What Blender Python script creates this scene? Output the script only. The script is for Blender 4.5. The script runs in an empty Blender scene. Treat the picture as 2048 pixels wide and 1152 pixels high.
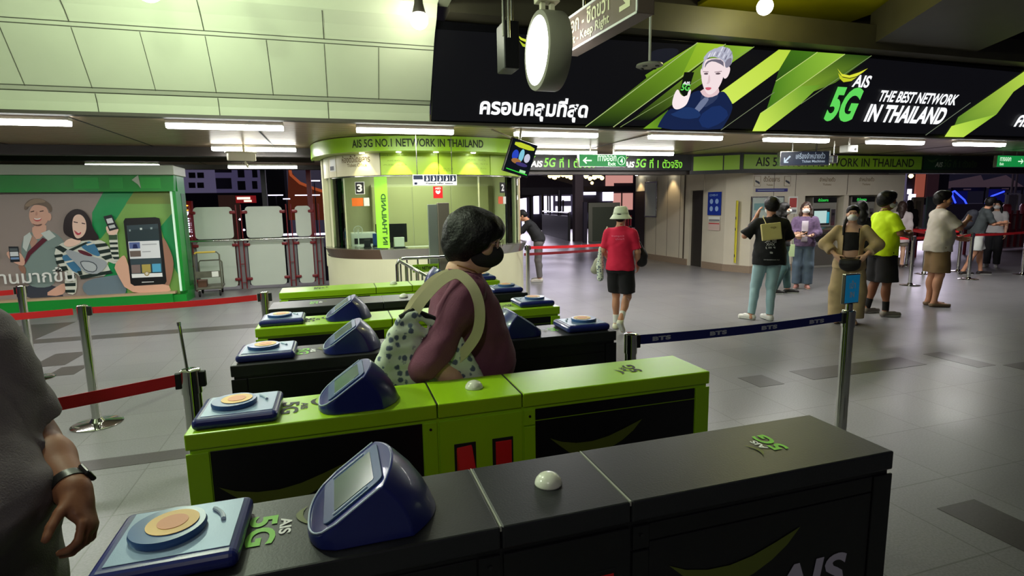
import bpy, bmesh, math, random
import numpy as np
from mathutils import Vector, Matrix

# ---------------------------------------------------------------- camera, world, light, exposure
scene = bpy.context.scene
COL = scene.collection
CAM = (0.0, 0.0, 1.58)
FPX = 1112.2
PITCH, ROLL, YAW = math.radians(8.374), math.radians(-0.969), math.radians(17.326)
_cy, _sy, _cp, _sp = math.cos(YAW), math.sin(YAW), math.cos(PITCH), math.sin(PITCH)
fwd = Vector((_sy*_cp, _cy*_cp, -_sp))
_r = Vector((_cy, -_sy, 0)); _u = _r.cross(fwd)
rgt = math.cos(ROLL)*_r + math.sin(ROLL)*_u
upv = -math.sin(ROLL)*_r + math.cos(ROLL)*_u
cd = bpy.data.cameras.new('camera'); cam = bpy.data.objects.new('camera', cd); COL.objects.link(cam)
cam.matrix_world = Matrix(((rgt.x, upv.x, -fwd.x, CAM[0]), (rgt.y, upv.y, -fwd.y, CAM[1]), (rgt.z, upv.z, -fwd.z, CAM[2]), (0, 0, 0, 1)))
cd.sensor_width = 36; cd.lens = FPX/2048*36; cd.clip_start = .03; cd.clip_end = 500
scene.camera = cam
vs = scene.view_settings
vs.view_transform = 'Standard'; vs.look = 'None'; vs.gamma = 1; vs.use_curve_mapping = False; vs.exposure = 0.0

world = bpy.data.worlds.new('night'); scene.world = world; world.use_nodes = True
world.node_tree.nodes['Background'].inputs[0].default_value = (.030, .026, .042, 1)
world.node_tree.nodes['Background'].inputs[1].default_value = 1.0

def hexc(r, g, b):
    f = lambda c: (c/255/12.92) if c/255 <= .04045 else ((c/255+.055)/1.055)**2.4
    return (f(r), f(g), f(b), 1)

def light(kind, name, loc, power, color=(1, 1, 1), size=.2, aim=None, spot=60, blend=.6, size_y=None, parent=None):
    L = bpy.data.lights.new(name, kind); L.energy = power; L.color = color
    if kind == 'AREA':
        L.size = size
        if size_y: L.shape = 'RECTANGLE'; L.size_y = size_y
    else: L.shadow_soft_size = size
    if kind == 'SPOT': L.spot_size = math.radians(spot); L.spot_blend = blend
    o = bpy.data.objects.new(name, L); COL.objects.link(o); o.location = loc
    if aim is not None:
        o.rotation_euler = (Vector(aim)-Vector(loc)).to_track_quat('-Z', 'Y').to_euler()
    if parent is not None: o.parent = parent
    return o

# ---------------------------------------------------------------- materials
MATS = {}
def mat(name, col, rough=.5, metal=0, spec=.5, emit=None, es=1, alpha=1, noise=0, nscale=20, bump=0, bscale=60, coat=0, trans=0, ior=1.45):
    if name in MATS: return MATS[name]
    m = bpy.data.materials.new(name); m.use_nodes = True; nt = m.node_tree; b = nt.nodes['Principled BSDF']
    c = hexc(*col) if max(col[:3]) > 1.0001 else (*col[:3], 1)
    b.inputs['Base Color'].default_value = c; b.inputs['Roughness'].default_value = rough; b.inputs['Metallic'].default_value = metal
    b.inputs['Specular IOR Level'].default_value = spec; b.inputs['Coat Weight'].default_value = coat
    b.inputs['Transmission Weight'].default_value = trans; b.inputs['IOR'].default_value = ior; b.inputs['Alpha'].default_value = alpha
    if emit is not None:
        b.inputs['Emission Color'].default_value = hexc(*emit) if max(emit) > 1.0001 else (*emit, 1)
        b.inputs['Emission Strength'].default_value = es
    if noise or bump:
        tc = nt.nodes.new('ShaderNodeTexCoord')
    if noise:
        n = nt.nodes.new('ShaderNodeTexNoise'); n.inputs['Scale'].default_value = nscale; n.inputs['Detail'].default_value = 5
        nt.links.new(tc.outputs['Object'], n.inputs['Vector'])
        mx = nt.nodes.new('ShaderNodeMix'); mx.data_type = 'RGBA'; mx.blend_type = 'MULTIPLY'; mx.inputs[0].default_value = 1
        r = nt.nodes.new('ShaderNodeMapRange'); r.inputs[1].default_value = .3; r.inputs[2].default_value = .7
        r.inputs[3].default_value = 1-noise; r.inputs[4].default_value = 1+noise*.3
        nt.links.new(n.outputs[0], r.inputs[0]); mx.inputs[6].default_value = c; nt.links.new(r.outputs[0], mx.inputs[7])
        nt.links.new(mx.outputs[2], b.inputs['Base Color'])
    if bump:
        n2 = nt.nodes.new('ShaderNodeTexNoise'); n2.inputs['Scale'].default_value = bscale; n2.inputs['Detail'].default_value = 3
        nt.links.new(tc.outputs['Object'], n2.inputs['Vector'])
        bp = nt.nodes.new('ShaderNodeBump'); bp.inputs['Strength'].default_value = bump; bp.inputs['Distance'].default_value = .01
        nt.links.new(n2.outputs[0], bp.inputs['Height']); nt.links.new(bp.outputs[0], b.inputs['Normal'])
    MATS[name] = m; return m

def attr_mat(name, emission=0.0, rough=.4):
    if name in MATS: return MATS[name]
    m = bpy.data.materials.new(name); m.use_nodes = True; nt = m.node_tree; b = nt.nodes['Principled BSDF']
    a = nt.nodes.new('ShaderNodeVertexColor'); a.layer_name = 'Col'
    b.inputs['Roughness'].default_value = rough
    if emission:
        nt.links.new(a.outputs[0], b.inputs['Emission Color']); b.inputs['Emission Strength'].default_value = emission
        b.inputs['Base Color'].default_value = (.003, .003, .003, 1); b.inputs['Specular IOR Level'].default_value = .12
    else: nt.links.new(a.outputs[0], b.inputs['Base Color'])
    MATS[name] = m; return m

# ---------------------------------------------------------------- objects
def tag(o, label=None, cat=None, group=None, kind=None):
    if label: o['label'] = label
    if cat: o['category'] = cat
    if group: o['group'] = group
    if kind: o['kind'] = kind
    return o
def thing(name, label, cat, loc=(0, 0, 0), rz=0, group=None):
    o = bpy.data.objects.new(name, None); COL.objects.link(o); o.empty_display_size = .1
    o.location = loc; o.rotation_euler = (0, 0, rz)
    return tag(o, label, cat, group)
def copy_tree(o, parent=None):
    c = o.copy(); COL.objects.link(c)
    if parent is not None: c.parent = parent
    for ch in list(o.children): copy_tree(ch, c)
    return c

class MB:
    """collects shapes into ONE mesh"""
    def __init__(s): s.v = []; s.f = []; s.m = []; s.mi = 0
    def add(s, vs, fs):
        o = len(s.v); s.v += [tuple(v) for v in vs]
        for f in fs: s.f.append(tuple(i+o for i in f)); s.m.append(s.mi)
        return s
    def box(s, lo, hi, M=None):
        x0, y0, z0 = lo; x1, y1, z1 = hi
        vs = [(x0,y0,z0),(x1,y0,z0),(x1,y1,z0),(x0,y1,z0),(x0,y0,z1),(x1,y0,z1),(x1,y1,z1),(x0,y1,z1)]
        if M is not None: vs = [M@Vector(v) for v in vs]
        return s.add(vs, [(0,3,2,1),(4,5,6,7),(0,1,5,4),(1,2,6,5),(2,3,7,6),(3,0,4,7)])
    def quad(s, a, b, c, d): return s.add([a, b, c, d], [(0, 1, 2, 3)])
    def prism(s, pts, z0, z1):
        n = len(pts); vs = [(x, y, z0) for x, y in pts]+[(x, y, z1) for x, y in pts]
        return s.add(vs, [tuple(range(n))[::-1], tuple(range(n, 2*n))]+[(i, (i+1) % n, n+(i+1) % n, n+i) for i in range(n)])
    def extr(s, pts, off):
        """closed polygon of 3D points extruded by a vector"""
        n = len(pts); off = Vector(off); vs = [Vector(p) for p in pts]; vs += [p+off for p in vs[:n]]
        return s.add(vs, [tuple(range(n))[::-1], tuple(range(n, 2*n))]+[(i, (i+1) % n, n+(i+1) % n, n+i) for i in range(n)])
    def tube(s, pts, r, n=12, cap=True, closed=False):
        pts = [Vector(p) for p in pts]; m = len(pts); rs = r if isinstance(r, (list, tuple)) else [r]*m
        vs = []; prev = None
        for i, p in enumerate(pts):
            if closed: t = pts[(i+1) % m]-pts[i-1]
            else: t = pts[min(i+1, m-1)]-pts[max(i-1, 0)]
            t.normalize()
            if prev is None:
                a = Vector((0, 0, 1)) if abs(t.z) < .9 else Vector((1, 0, 0)); x = t.cross(a).normalized()
            else: x = (prev-t*prev.dot(t)).normalized()
            prev = x; y = t.cross(x)
            for k in range(n):
                a = 2*math.pi*k/n; vs.append(p+rs[i]*(math.cos(a)*x+math.sin(a)*y))
        fs = []
        for i in range(m if closed else m-1):
            for k in range(n):
                j = (i+1) % m; fs.append((i*n+k, i*n+(k+1) % n, j*n+(k+1) % n, j*n+k))
        if cap and not closed: fs += [tuple(range(n))[::-1], tuple(range((m-1)*n, m*n))]
        return s.add(vs, fs)
    def cyl(s, a, b, r, n=20): return s.tube([a, b], r, n)
    def lathe(s, prof, c=(0, 0, 0), n=32, axis='z'):
        vs = []; c = Vector(c)
        for r, z in prof:
            for k in range(n):
                a = 2*math.pi*k/n; p = Vector((r*math.cos(a), r*math.sin(a), z))
                if axis == 'x': p = Vector((p.z, p.x, p.y))
                if axis == 'y': p = Vector((p.y, p.z, p.x))
                vs.append(c+p)
        m = len(prof); fs = []
        for i in range(m-1):
            for k in range(n): fs.append((i*n+k, i*n+(k+1) % n, (i+1)*n+(k+1) % n, (i+1)*n+k))
        fs += [tuple(range(n))[::-1], tuple(range((m-1)*n, m*n))]
        return s.add(vs, fs)
    def build(s, name, m, parent=None, bev=0, smooth=False, seg=2, **tags):
        me = bpy.data.meshes.new(name); me.from_pydata(s.v, [], s.f); me.update()
        o = bpy.data.objects.new(name, me); COL.objects.link(o)
        for x in (m if isinstance(m, (list, tuple)) else [m]): me.materials.append(x)
        if isinstance(m, (list, tuple)): me.polygons.foreach_set('material_index', s.m)
        bm = bmesh.new(); bm.from_mesh(me); bmesh.ops.recalc_face_normals(bm, faces=bm.faces); bm.to_mesh(me); bm.free()
        if smooth:
            me.shade_smooth()
            if smooth != 'all': me.set_sharp_from_angle(angle=math.radians(40))
        if bev:
            b = o.modifiers.new('bevel', 'BEVEL'); b.width = bev; b.segments = seg; b.limit_method = 'ANGLE'; b.angle_limit = math.radians(35)
        if parent is not None: o.parent = parent
        return tag(o, **tags)
def struct(mb, name, m, **k): return mb.build(name, m, kind='structure', **k)

# lettering: text outlines turned into a real mesh, fitted into a box O + u*U + v*V
_tc = {}
def text_mesh(s, bold=0, shear=0, sp=1.0):
    key = (s, bold, shear, sp)
    if key in _tc: return _tc[key]
    c = bpy.data.curves.new('txt', 'FONT'); c.body = s; c.offset = bold; c.shear = shear; c.resolution_u = 4; c.space_character = sp; c.space_line = .9
    o = bpy.data.objects.new('txt', c); COL.objects.link(o)
    dg = bpy.context.evaluated_depsgraph_get(); dg.update()
    me = o.evaluated_get(dg).to_mesh()
    vs = np.array([v.co[:2] for v in me.vertices], float).reshape(-1, 2); fs = [tuple(p.vertices) for p in me.polygons]
    o.evaluated_get(dg).to_mesh_clear(); bpy.data.objects.remove(o); bpy.data.curves.remove(c)
    if len(vs):
        vs -= vs.min(0); vs /= np.maximum(vs.max(0), 1e-6)
    _tc[key] = (vs, fs); return _tc[key]
def lettering(name, s, parent, O, U, V, w, h, m, thick=.002, bold=.02, shear=0, fn=None, sp=1.0, **tags):
    vs, fs = text_mesh(s, bold, shear, sp)
    O = Vector(O); U = Vector(U).normalized(); V = Vector(V).normalized(); N = U.cross(V)
    if fn is None: P = [O+U*(a*w)+V*(b*h)+N*thick for a, b in vs]
    else: P = [fn(a, b) for a, b in vs]
    mb = MB(); mb.add(P, fs); me = bpy.data.meshes.new(name); me.from_pydata(mb.v, [], mb.f); me.update()
    o = bpy.data.objects.new(name, me); COL.objects.link(o); me.materials.append(m)
    if parent is not None: o.parent = parent
    return tag(o, **tags)

def chaikin(pts, it=2):
    for _ in range(it):
        q = []
        for i in range(len(pts)):
            a = pts[i]; b = pts[(i+1) % len(pts)]
            q += [(a[0]*.75+b[0]*.25, a[1]*.75+b[1]*.25), (a[0]*.25+b[0]*.75, a[1]*.25+b[1]*.75)]
        pts = q
    return pts
def oval(cx, cy, rx, ry, n=20, rot=0):
    c, s = math.cos(rot), math.sin(rot)
    return [(cx+rx*math.cos(a)*c-ry*math.sin(a)*s, cy+rx*math.cos(a)*s+ry*math.sin(a)*c) for a in [2*math.pi*i/n for i in range(n)]]
def art(name, parent, fn, layers, m, **tags):
    """flat printed / displayed picture: layers (points, colour or gradient, smooth) stacked a hair apart. fn(x,y,k)->3D"""
    V = []; F = []; CC = []
    for k, L in enumerate(layers):
        pts, c = L[0], L[1]
        if len(L) > 2 and L[2]: pts = chaikin(pts, L[2])
        o = len(V); V += [tuple(fn(x, y, k)) for x, y in pts]; F.append(tuple(range(o, o+len(pts))))
        for x, y in pts:
            if isinstance(c[0], (int, float)): CC.append(hexc(*c))
            else:
                (x0, y0), (x1, y1), ca, cb = c; t = ((x-x0)*(x1-x0)+(y-y0)*(y1-y0))/((x1-x0)**2+(y1-y0)**2); t = max(0, min(1, t))
                CC.append(hexc(*[ca[i]*(1-t)+cb[i]*t for i in range(3)]))
    me = bpy.data.meshes.new(name); me.from_pydata(V, [], F); me.update()
    a = me.color_attributes.new('Col', 'FLOAT_COLOR', 'POINT'); a.data.foreach_set('color', np.array(CC, np.float32).ravel())
    o = bpy.data.objects.new(name, me); COL.objects.link(o); me.materials.append(m)
    if parent is not None: o.parent = parent
    return tag(o, **tags)

def ray(px, py): return (px-1024)/FPX*rgt-(py-576)/FPX*upv+fwd
def on_plane(px, py, P, N):
    """point of a flat surface (sign, poster, screen) seen at a place of the photograph"""
    d = ray(px, py); C = Vector(CAM); P = Vector(P); N = Vector(N); return C+d*(((P-C).dot(N))/d.dot(N))

# common materials
M_green = mat('lime_paint', (150, 200, 22), .38, noise=.05, nscale=6)
M_black = mat('black_paint', (13, 13, 16), .42, noise=.1, nscale=30)
M_blacktop = mat('black_laminate', (30, 31, 34), .40, bump=.05, bscale=200)
M_steel = mat('brushed_steel', (190, 188, 182), .22, 1)
M_chrome = mat('polished_steel', (205, 205, 200), .10, 1)
M_blue = mat('blue_plastic', (30, 38, 104), .30, coat=.2)
M_cream = mat('cream_panel', (200, 196, 170), .35, noise=.04, nscale=3)
M_white = mat('white_paint', (220, 222, 215), .4)
M_dark = mat('dark_grey', (24, 24, 27), .5)
M_rubber = mat('black_rubber', (14, 14, 15), .7)
M_red = mat('red_paint', (190, 22, 32), .45)
M_redbelt = mat('red_webbing', (205, 25, 35), .7, bump=.2, bscale=400)
M_brown = mat('brown_grey_paint', (70, 64, 56), .5)
W255 = mat('white_ink', (235, 235, 235), .6)
INK = mat('black_ink', (18, 20, 14), .6)
# ---------------------------------------------------------------- large structure
def floor_mat():
    m = bpy.data.materials.new('granite_tiles'); m.use_nodes = True; nt = m.node_tree; b = nt.nodes['Principled BSDF']; N = nt.nodes.new; L = nt.links.new
    tc = N('ShaderNodeTexCoord'); br = N('ShaderNodeTexBrick'); br.offset = 0; br.inputs['Scale'].default_value = 1
    br.inputs['Brick Width'].default_value = .56; br.inputs['Row Height'].default_value = .56; br.inputs['Mortar Size'].default_value = .004
    br.inputs['Color1'].default_value = hexc(120, 119, 120); br.inputs['Color2'].default_value = hexc(113, 112, 114); br.inputs['Mortar'].default_value = hexc(92, 91, 90)
    mp = N('ShaderNodeMapping'); mp.inputs['Location'].default_value = (.10, .12, 0)
    L(tc.outputs['Object'], mp.inputs[0]); L(mp.outputs[0], br.inputs['Vector'])
    n = N('ShaderNodeTexNoise'); n.inputs['Scale'].default_value = 90; n.inputs['Detail'].default_value = 6; L(tc.outputs['Object'], n.inputs['Vector'])
    n2 = N('ShaderNodeTexNoise'); n2.inputs['Scale'].default_value = .9; L(tc.outputs['Object'], n2.inputs['Vector'])
    r = N('ShaderNodeMapRange'); r.inputs[1].default_value = .35; r.inputs[2].default_value = .65; r.inputs[3].default_value = .82; r.inputs[4].default_value = 1.08; L(n.outputs[0], r.inputs[0])
    mx = N('ShaderNodeMix'); mx.data_type = 'RGBA'; mx.blend_type = 'MULTIPLY'; mx.inputs[0].default_value = 1
    L(br.outputs[0], mx.inputs[6]); L(r.outputs[0], mx.inputs[7]); L(mx.outputs[2], b.inputs['Base Color'])
    r2 = N('ShaderNodeMapRange'); r2.inputs[3].default_value = .26; r2.inputs[4].default_value = .42; L(n2.outputs[0], r2.inputs[0]); L(r2.outputs[0], b.inputs['Roughness'])
    b.inputs['Specular IOR Level'].default_value = .55
    return m
M_floor = floor_mat()
struct(MB().box((-9, -4, -.2), (34, 13.0, 0)).box((3.2, 13, -.2), (34, 34, 0)), 'floor', M_floor)
M_inlay = mat('dark_granite', (70, 66, 64), .32, noise=.25, nscale=90)
fl = MB()
for x0, x1, y0, y1 in ((3.40, 3.66, 3.77, 4.05), (3.98, 5.36, 3.77, 4.05), (5.69, 5.93, 3.53, 4.05), (5.99, 6.9, 3.25, 3.51), (2.87, 3.14, 1.35, 1.90),
                       (-4.4, -3.75, 7.9, 9.6), (-3.14, -2.82, 6.85, 7.45), (-2.81, -2.57, 6.4, 6.76), (-4.4, -1.0, 8.15, 8.42), (-1.72, -.5, 3.89, 4.06)):
    fl.box((x0, y0, .0002), (x1, y1, .002))
struct(fl, 'trim_1', M_inlay)

# lower ceiling of narrow glossy metal strips
def slat_mat():
    m = bpy.data.materials.new('ceiling_strips'); m.use_nodes = True; nt = m.node_tree; b = nt.nodes['Principled BSDF']; N = nt.nodes.new; L = nt.links.new
    tc = N('ShaderNodeTexCoord'); w = N('ShaderNodeTexWave'); w.bands_direction = 'Y'; w.inputs['Scale'].default_value = 3.2; L(tc.outputs['Object'], w.inputs['Vector'])
    bp = N('ShaderNodeBump'); bp.inputs['Strength'].default_value = .5; bp.inputs['Distance'].default_value = .02; L(w.outputs[1], bp.inputs['Height']); L(bp.outputs[0], b.inputs['Normal'])
    b.inputs['Base Color'].default_value = hexc(168, 144, 118); b.inputs['Metallic'].default_value = .55; b.inputs['Roughness'].default_value = .3
    return m
M_slat = slat_mat()
ZC = 2.62
struct(MB().box((-9, 7.1, ZC), (30, 14.6, ZC+.1)), 'ceiling_1', M_slat)
M_darkbeam = mat('dark_beam', (46, 40, 36), .45)
struct(MB().box((-9, 10.35, 2.47), (-.35, 10.55, ZC-.002)).box((-9, 14.3, 2.52), (3.2, 14.5, ZC-.002)).box((-9, 12.3, 2.53), (-.35, 12.4, ZC-.002)), 'trim_2', M_darkbeam)
# thin seams of the lower ceiling running away from the gates
sm = MB()
for x in (-6.5, -4.6, -2.7, -.9, 4.6, 7.0, 9.4, 11.8, 14.2): sm.box((x-.01, 7.1, ZC-.006), (x+.01, 14.2, ZC-.001))
struct(sm, 'trim_3', M_dark)

# cove wall (left) leaning over the gates, with a step, up to the high ceiling
prof = [(7.0, 2.6), (6.985, 2.71), (6.955, 2.80), (6.90, 2.84), (6.56, 3.33), (6.51, 3.40), (6.42, 3.50), (6.30, 3.60), (6.22, 3.72), (6.1, 3.74)]
def cove(x0, x1):
    mb = MB(); n = len(prof)
    a = [(x0, y, z) for y, z in prof]; b = [(x1, y, z) for y, z in prof]; c = [(x0, y+.25, z+.1) for y, z in prof]; d = [(x1, y+.25, z+.1) for y, z in prof]
    mb.add(a+b+c+d, [(i, i+1, n+i+1, n+i) for i in range(n-1)]+[(2*n+i, 3*n+i, 3*n+i+1, 2*n+i+1) for i in range(n-1)]+[(0, n, 3*n, 2*n), (n-1, 2*n-1+0, 4*n-1, 3*n-1)])
    return mb
M_wall = mat('cove_paint', (206, 212, 186), .32, noise=.06, nscale=1.5)
struct(cove(-9, 1.165), 'wall_left', M_wall)
# joints of the cladding
jm = MB()
def strip(path, w, t=.004):
    """dark joint lying on the cove: path of (x,y,z), width w along x"""
    for p, q in zip(path[:-1], path[1:]):
        jm.add([(p[0]-w, p[1]-t, p[2]-t), (p[0]+w, p[1]-t, p[2]-t), (q[0]+w, q[1]-t, q[2]-t), (q[0]-w, q[1]-t, q[2]-t)], [(0, 1, 2, 3)])
def pint(z):
    for (y0, z0), (y1, z1) in zip(prof[:-1], prof[1:]):
        if z0 <= z <= z1: return y0+(y1-y0)*(z-z0)/(z1-z0)
    return prof[-1][0]
for i, x in enumerate((-5.7, -5.13, -4.56, -4.0, -3.42, -2.85, -2.284, -1.72, -1.148, -.58, -.009, .56)):
    strip([(x, pint(z), z) for z in (2.84, 3.0, 3.15, 3.33)], .003)
    if i % 2 == 0:
        strip([(x, pint(z), z) for z in (2.61, 2.7, 2.8)], .004); strip([(x, pint(z), z) for z in (3.37, 3.45, 3.59)], .004)
for z in (2.80, 2.84, 3.33, 3.365):
    y = pint(z); y2 = pint(z+.007); jm.add([(-9, y-.004, z), (1.165, y-.004, z), (1.165, y2-.005, z+.007), (-9, y2-.005, z+.007)], [(0, 1, 2, 3)])
struct(jm, 'trim_4', mat('joint_grey', (72, 74, 60), .8))
# high ceiling over the gates and its beams
M_high = mat('high_ceiling', (120, 124, 104), .6, noise=.1, nscale=2)
struct(MB().box((-9, -4, 3.74), (1.30, 6.35, 3.8)), 'ceiling_2', M_high)
struct(MB().box((1.3, -4, 5.0), (30, 7.2, 5.1)), 'ceiling_3', mat('high_ceiling_dark', (50, 50, 36), .6, noise=.2, nscale=2))
M_girder = mat('girder_paint', (70, 66, 52), .5, noise=.15, nscale=3)
struct(MB().box((4.9, 4.3, 4.25), (7.6, 7.0, 4.3)), 'ceiling_5', mat('yellow_ceiling', (200, 196, 20), .5, noise=.1, nscale=2))
struct(MB().box((1.30, 6.25, 3.66), (30, 6.95, 3.98)), 'trim_5', M_girder)
gm = MB()
gm.extr([(7.42, 6.45, 3.75), (7.42, 6.45, 4.2), (9.4, 6.45, 4.2), (9.4, 6.45, 3.75)], (-3.5, -6.5, 0))
struct(gm, 'trim_6', M_girder)
struct(MB().box((2.2, -2, 4.3), (2.5, 6.3, 4.6)).box((13.5, -2, 4.1), (14.2, 6.3, 4.5)).box((1.3, 4.6, 4.45), (7, 4.75, 4.6)).box((1.3, 6.95, 3.66), (30, 7.2, 5.0)), 'trim_7', M_darkbeam)
struct(MB().box((1.2, 7.0, 2.63), (30, 7.1, 3.66)), 'wall_back', M_dark)
struct(MB().box((-9, 6.98, 2.585), (30, 7.1, 2.62)), 'trim_8', M_brown)

# ticket hall block at the right, with its doorway wall and two niches
M_hall = mat('hall_panel', (198, 190, 172), .38, noise=.05, nscale=3)
M_skirt = mat('skirting_granite', (140, 122, 104), .4, noise=.1, nscale=40)
hb = MB()
hb.prism([(8.55, 14.9), (8.55, 12.19), (8.62, 12.19), (8.62, 11.67), (8.55, 11.67), (8.55, 10.85), (8.78, 10.25), (10.24, 10.25), (10.24, 10.75), (13.25, 10.75), (13.25, 14.9)], 0, ZC-.001)
hb.box((10.24, 10.25, 2.20), (12.70, 10.75, ZC-.001)).box((10.24, 10.25, 1.70), (12.70, 10.75, 2.19)).box((12.70, 10.25, 0), (13.25, 10.75, ZC-.001)).box((11.42, 10.28, 0), (11.56, 10.75, 1.70))
hb.box((8.535, 11.63, 1.89), (8.62, 12.23, 2.6))
struct(hb, 'wall_right', M_hall)
struct(MB().box((8.52, 12.25, 0), (8.552, 14.9, .16)).prism([(8.52, 11.62), (8.52, 10.84), (8.76, 10.22), (10.24, 10.22), (10.24, 10.26), (8.78, 10.26), (8.56, 10.85), (8.56, 11.62)], 0, .16).box((12.7, 10.22, 0), (13.27, 10.25, .16)), 'baseboard_right', M_skirt)
seam = MB()
for y in (12.62, 13.2, 13.75, 14.3): seam.box((8.546, y-.004, .16), (8.551, y+.004, 2.3))
for x in (9.35, 9.95): seam.box((x-.004, 10.246, .16), (x+.004, 10.251, 2.3))
seam.box((8.535, 12.40, 0), (8.552, 12.44, 2.35)).box((10.24, 10.244, 2.19), (12.7, 10.26, 2.205)).box((11.45, 10.244, 1.72), (11.46, 10.26, 2.19))
struct(seam, 'trim_9', mat('seam_brown', (70, 60, 50), .6))
struct(MB().box((8.60, 11.69, 0), (8.615, 12.17, 1.88)), 'door_1', mat('door_bronze', (74, 70, 64), .3, .6))
struct(MB().box((8.53, 14.35, 0), (8.56, 14.88, 1.95)), 'door_2', mat('door_dark_brown', (46, 38, 36), .4))  # door in one even dark brown
# fascia over the ticket hall: lime panels with black edge
M_limesign = mat('lime_sign', (128, 172, 34), .35)
fs = MB()
P0, P1, P2 = (7.41, 10.62), (8.25, 10.0), (13.45, 10.0)
fs.prism([P0, P1, P2, (13.45, 10.2), (8.3, 10.2), (7.5, 10.75)], 2.2, ZC-.001)
struct(fs, 'trim_10', M_black)
struct(MB().prism([(7.5, 10.75), (8.3, 10.2), (13.45, 10.2), (13.45, 11), (8.3, 14.5), (7.5, 14.5)], 2.42, 2.44), 'ceiling_4', mat('soffit', (150, 135, 112), .5))

def fascia_panel(a, b, z0, z1, name, label, text=None):
    a = Vector((*a, 0)); b = Vector((*b, 0)); d = (b-a).normalized(); n = Vector((d.y, -d.x, 0))*.012
    t = thing(name, label, 'sign', (a+b)/2+Vector((0, 0, z0)))
    o = t.location
    mb = MB(); mb.extr([a+Vector((0, 0, z0))-o, b+Vector((0, 0, z0))-o, b+Vector((0, 0, z1))-o, a+Vector((0, 0, z1))-o], n); mb.build('panel', M_limesign, t)
    return t, d, n
t, d, n = fascia_panel((7.47, 10.575), (7.95, 10.22), 2.27, 2.57, 'fascia_sign', 'blank lime fascia panel on the slanted corner beside the dark exit banner')
t, d, n = fascia_panel((7.97, 10.205), (8.22, 10.022), 2.27, 2.57, 'fascia_sign', 'short blank lime fascia panel left of the long lettered lime fascia')
t, d, n = fascia_panel((8.30, 10.0), (13.40, 10.0), 2.28, 2.58, 'fascia_sign', 'long lime fascia with black network lettering above the ticket machines')
t.location = (8.3, 10.0, 2.28)
for ch in t.children: ch.location = Vector(((8.3+13.4)/2-8.3, 0, 0))
lettering('lettering', 'AIS 5G NO.1 NETWORK IN THAILAND', t, (.30, -.012, .055), (1, 0, 0), (0, 0, 1), 4.55, .19, INK, bold=.012)
# ---------------------------------------------------------------- lamps
M_tube = mat('tube_glow', (235, 240, 230), .4, emit=(.98, 1.0, .95), es=16)
def tube_lamp(x0, x1, y, z, label, parent=None):
    t = thing('fluorescent_lamp', label, 'ceiling lamp', ((x0+x1)/2, y, z), 0, 'fluorescent lamps under the low ceiling'); L = (x1-x0)/2
    MB().box((-L, -.05, .03), (L, .05, .07)).box((-L*.6, -.01, .07), (-L*.6+.02, .01, max(.08, ZC-z))).box((L*.6-.02, -.01, .07), (L*.6, .01, max(.08, ZC-z))).build('housing', M_white, t)
    mb = MB(); mb.extr([(-L, -.055, .035), (-L, .055, .035), (-L, .04, -.02), (-L, -.04, -.02)], (2*L, 0, 0)); mb.build('diffuser', M_tube, t, bev=.008)
    light('AREA', 'tube_light', (0, 0, -.03), 38, (1, .97, .95), 2*L, (0, 0, -1), size_y=.06, parent=t)
names1 = ['above the left end of the green kiosk', 'left of the ticket booth canopy', 'directly above the lettered booth canopy', 'right of the booth canopy, under the Thai words',
          'under the silver-haired man on the screen', 'under the slanted stripes of the screen', 'under the large words of the screen', 'at the far right below the screen']
for i, (a, b) in enumerate(((-3.95, -2.70), (-1.78, -.54), (.31, 1.54), (2.39, 3.62), (4.47, 5.72), (6.54, 7.80), (8.67, 9.92), (10.73, 11.98))):
    tube_lamp(a, b, 7.42, 2.545, 'lit white tube lamp '+names1[i])
tube_lamp(-6.02, -4.77, 7.42, 2.545, 'lit white tube lamp outside the photo, left end of the front row'); tube_lamp(-8.1, -6.85, 7.42, 2.545, 'lit white tube lamp outside the photo, farthest left of the front row')
for a, b, y, s in ((-1.80, -.56, 10.0, 'left of the booth, above the camera housing'), (3.57, 4.82, 9.9, 'above the left half of the dark exit banner'), (5.22, 6.50, 9.9, 'above the right half of the dark exit banner')):
    tube_lamp(a, b, y, 2.545, 'lit second-row tube lamp '+s)
tube_lamp(-4.6, -3.35, 13.1, 2.50, 'lit white fluorescent lamp just above the kiosk roof')
tube_lamp(-2.13, -.75, 13.4, 2.50, 'lit tube lamp low between kiosk and booth, behind the camera')
M_bay = mat('bay_glow', (255, 255, 240), .4, emit=(1, .97, .82), es=30)
def bay(x, y, z, zt, label, p, col, r=.10):
    t = thing('high_bay_lamp', label, 'ceiling lamp', (x, y, z))
    MB().lathe([(.001, .26), (r*.45, .25), (r*.5, .16), (r*.75, .07), (r*.70, .06), (.001, .07)], n=28).cyl((0, 0, .25), (0, 0, zt-z), .012).build('shade', M_brown, t, smooth=True)
    mb = MB(); mb.lathe([(r*math.cos(a), r*math.sin(a)) for a in [math.radians(-89+178*i/14) for i in range(15)]], n=28); mb.build('bulb', M_bay, t, smooth='all')
    light('POINT', 'bulb_light', (0, 0, -.05-r), p, col, .1, parent=t)
bay(.93, 6.0, 3.47, 3.74, 'blown-out round lamp hanging at the top left corner of the screen', 8, (.9, 1, .75), .09)
bay(4.85, 5.6, 3.80, 5.0, 'warm white round lamp hanging high above the silver-haired man', 14, (1, .95, .35), .09)
bay(-1.3, 5.3, 3.32, 3.74, 'blown-out lamp at the top left, above the cove wall', 80, (.82, 1, .72))
bay(-3.2, 2.2, 3.50, 3.74, 'high lamp outside the photo to the left of the gates', 250, (.80, 1, .68))
bay(-.9, 2.6, 3.6, 3.74, 'high lamp above the gates, over the top edge of the photo', 110, (.88, 1, .76))
light('POINT', 'lamp_upper_fill', (5.3, 5.5, 4.02), 22, (1, .97, .4), .08)  # added point light standing in for upward lamplight on the yellow ceiling
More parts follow.
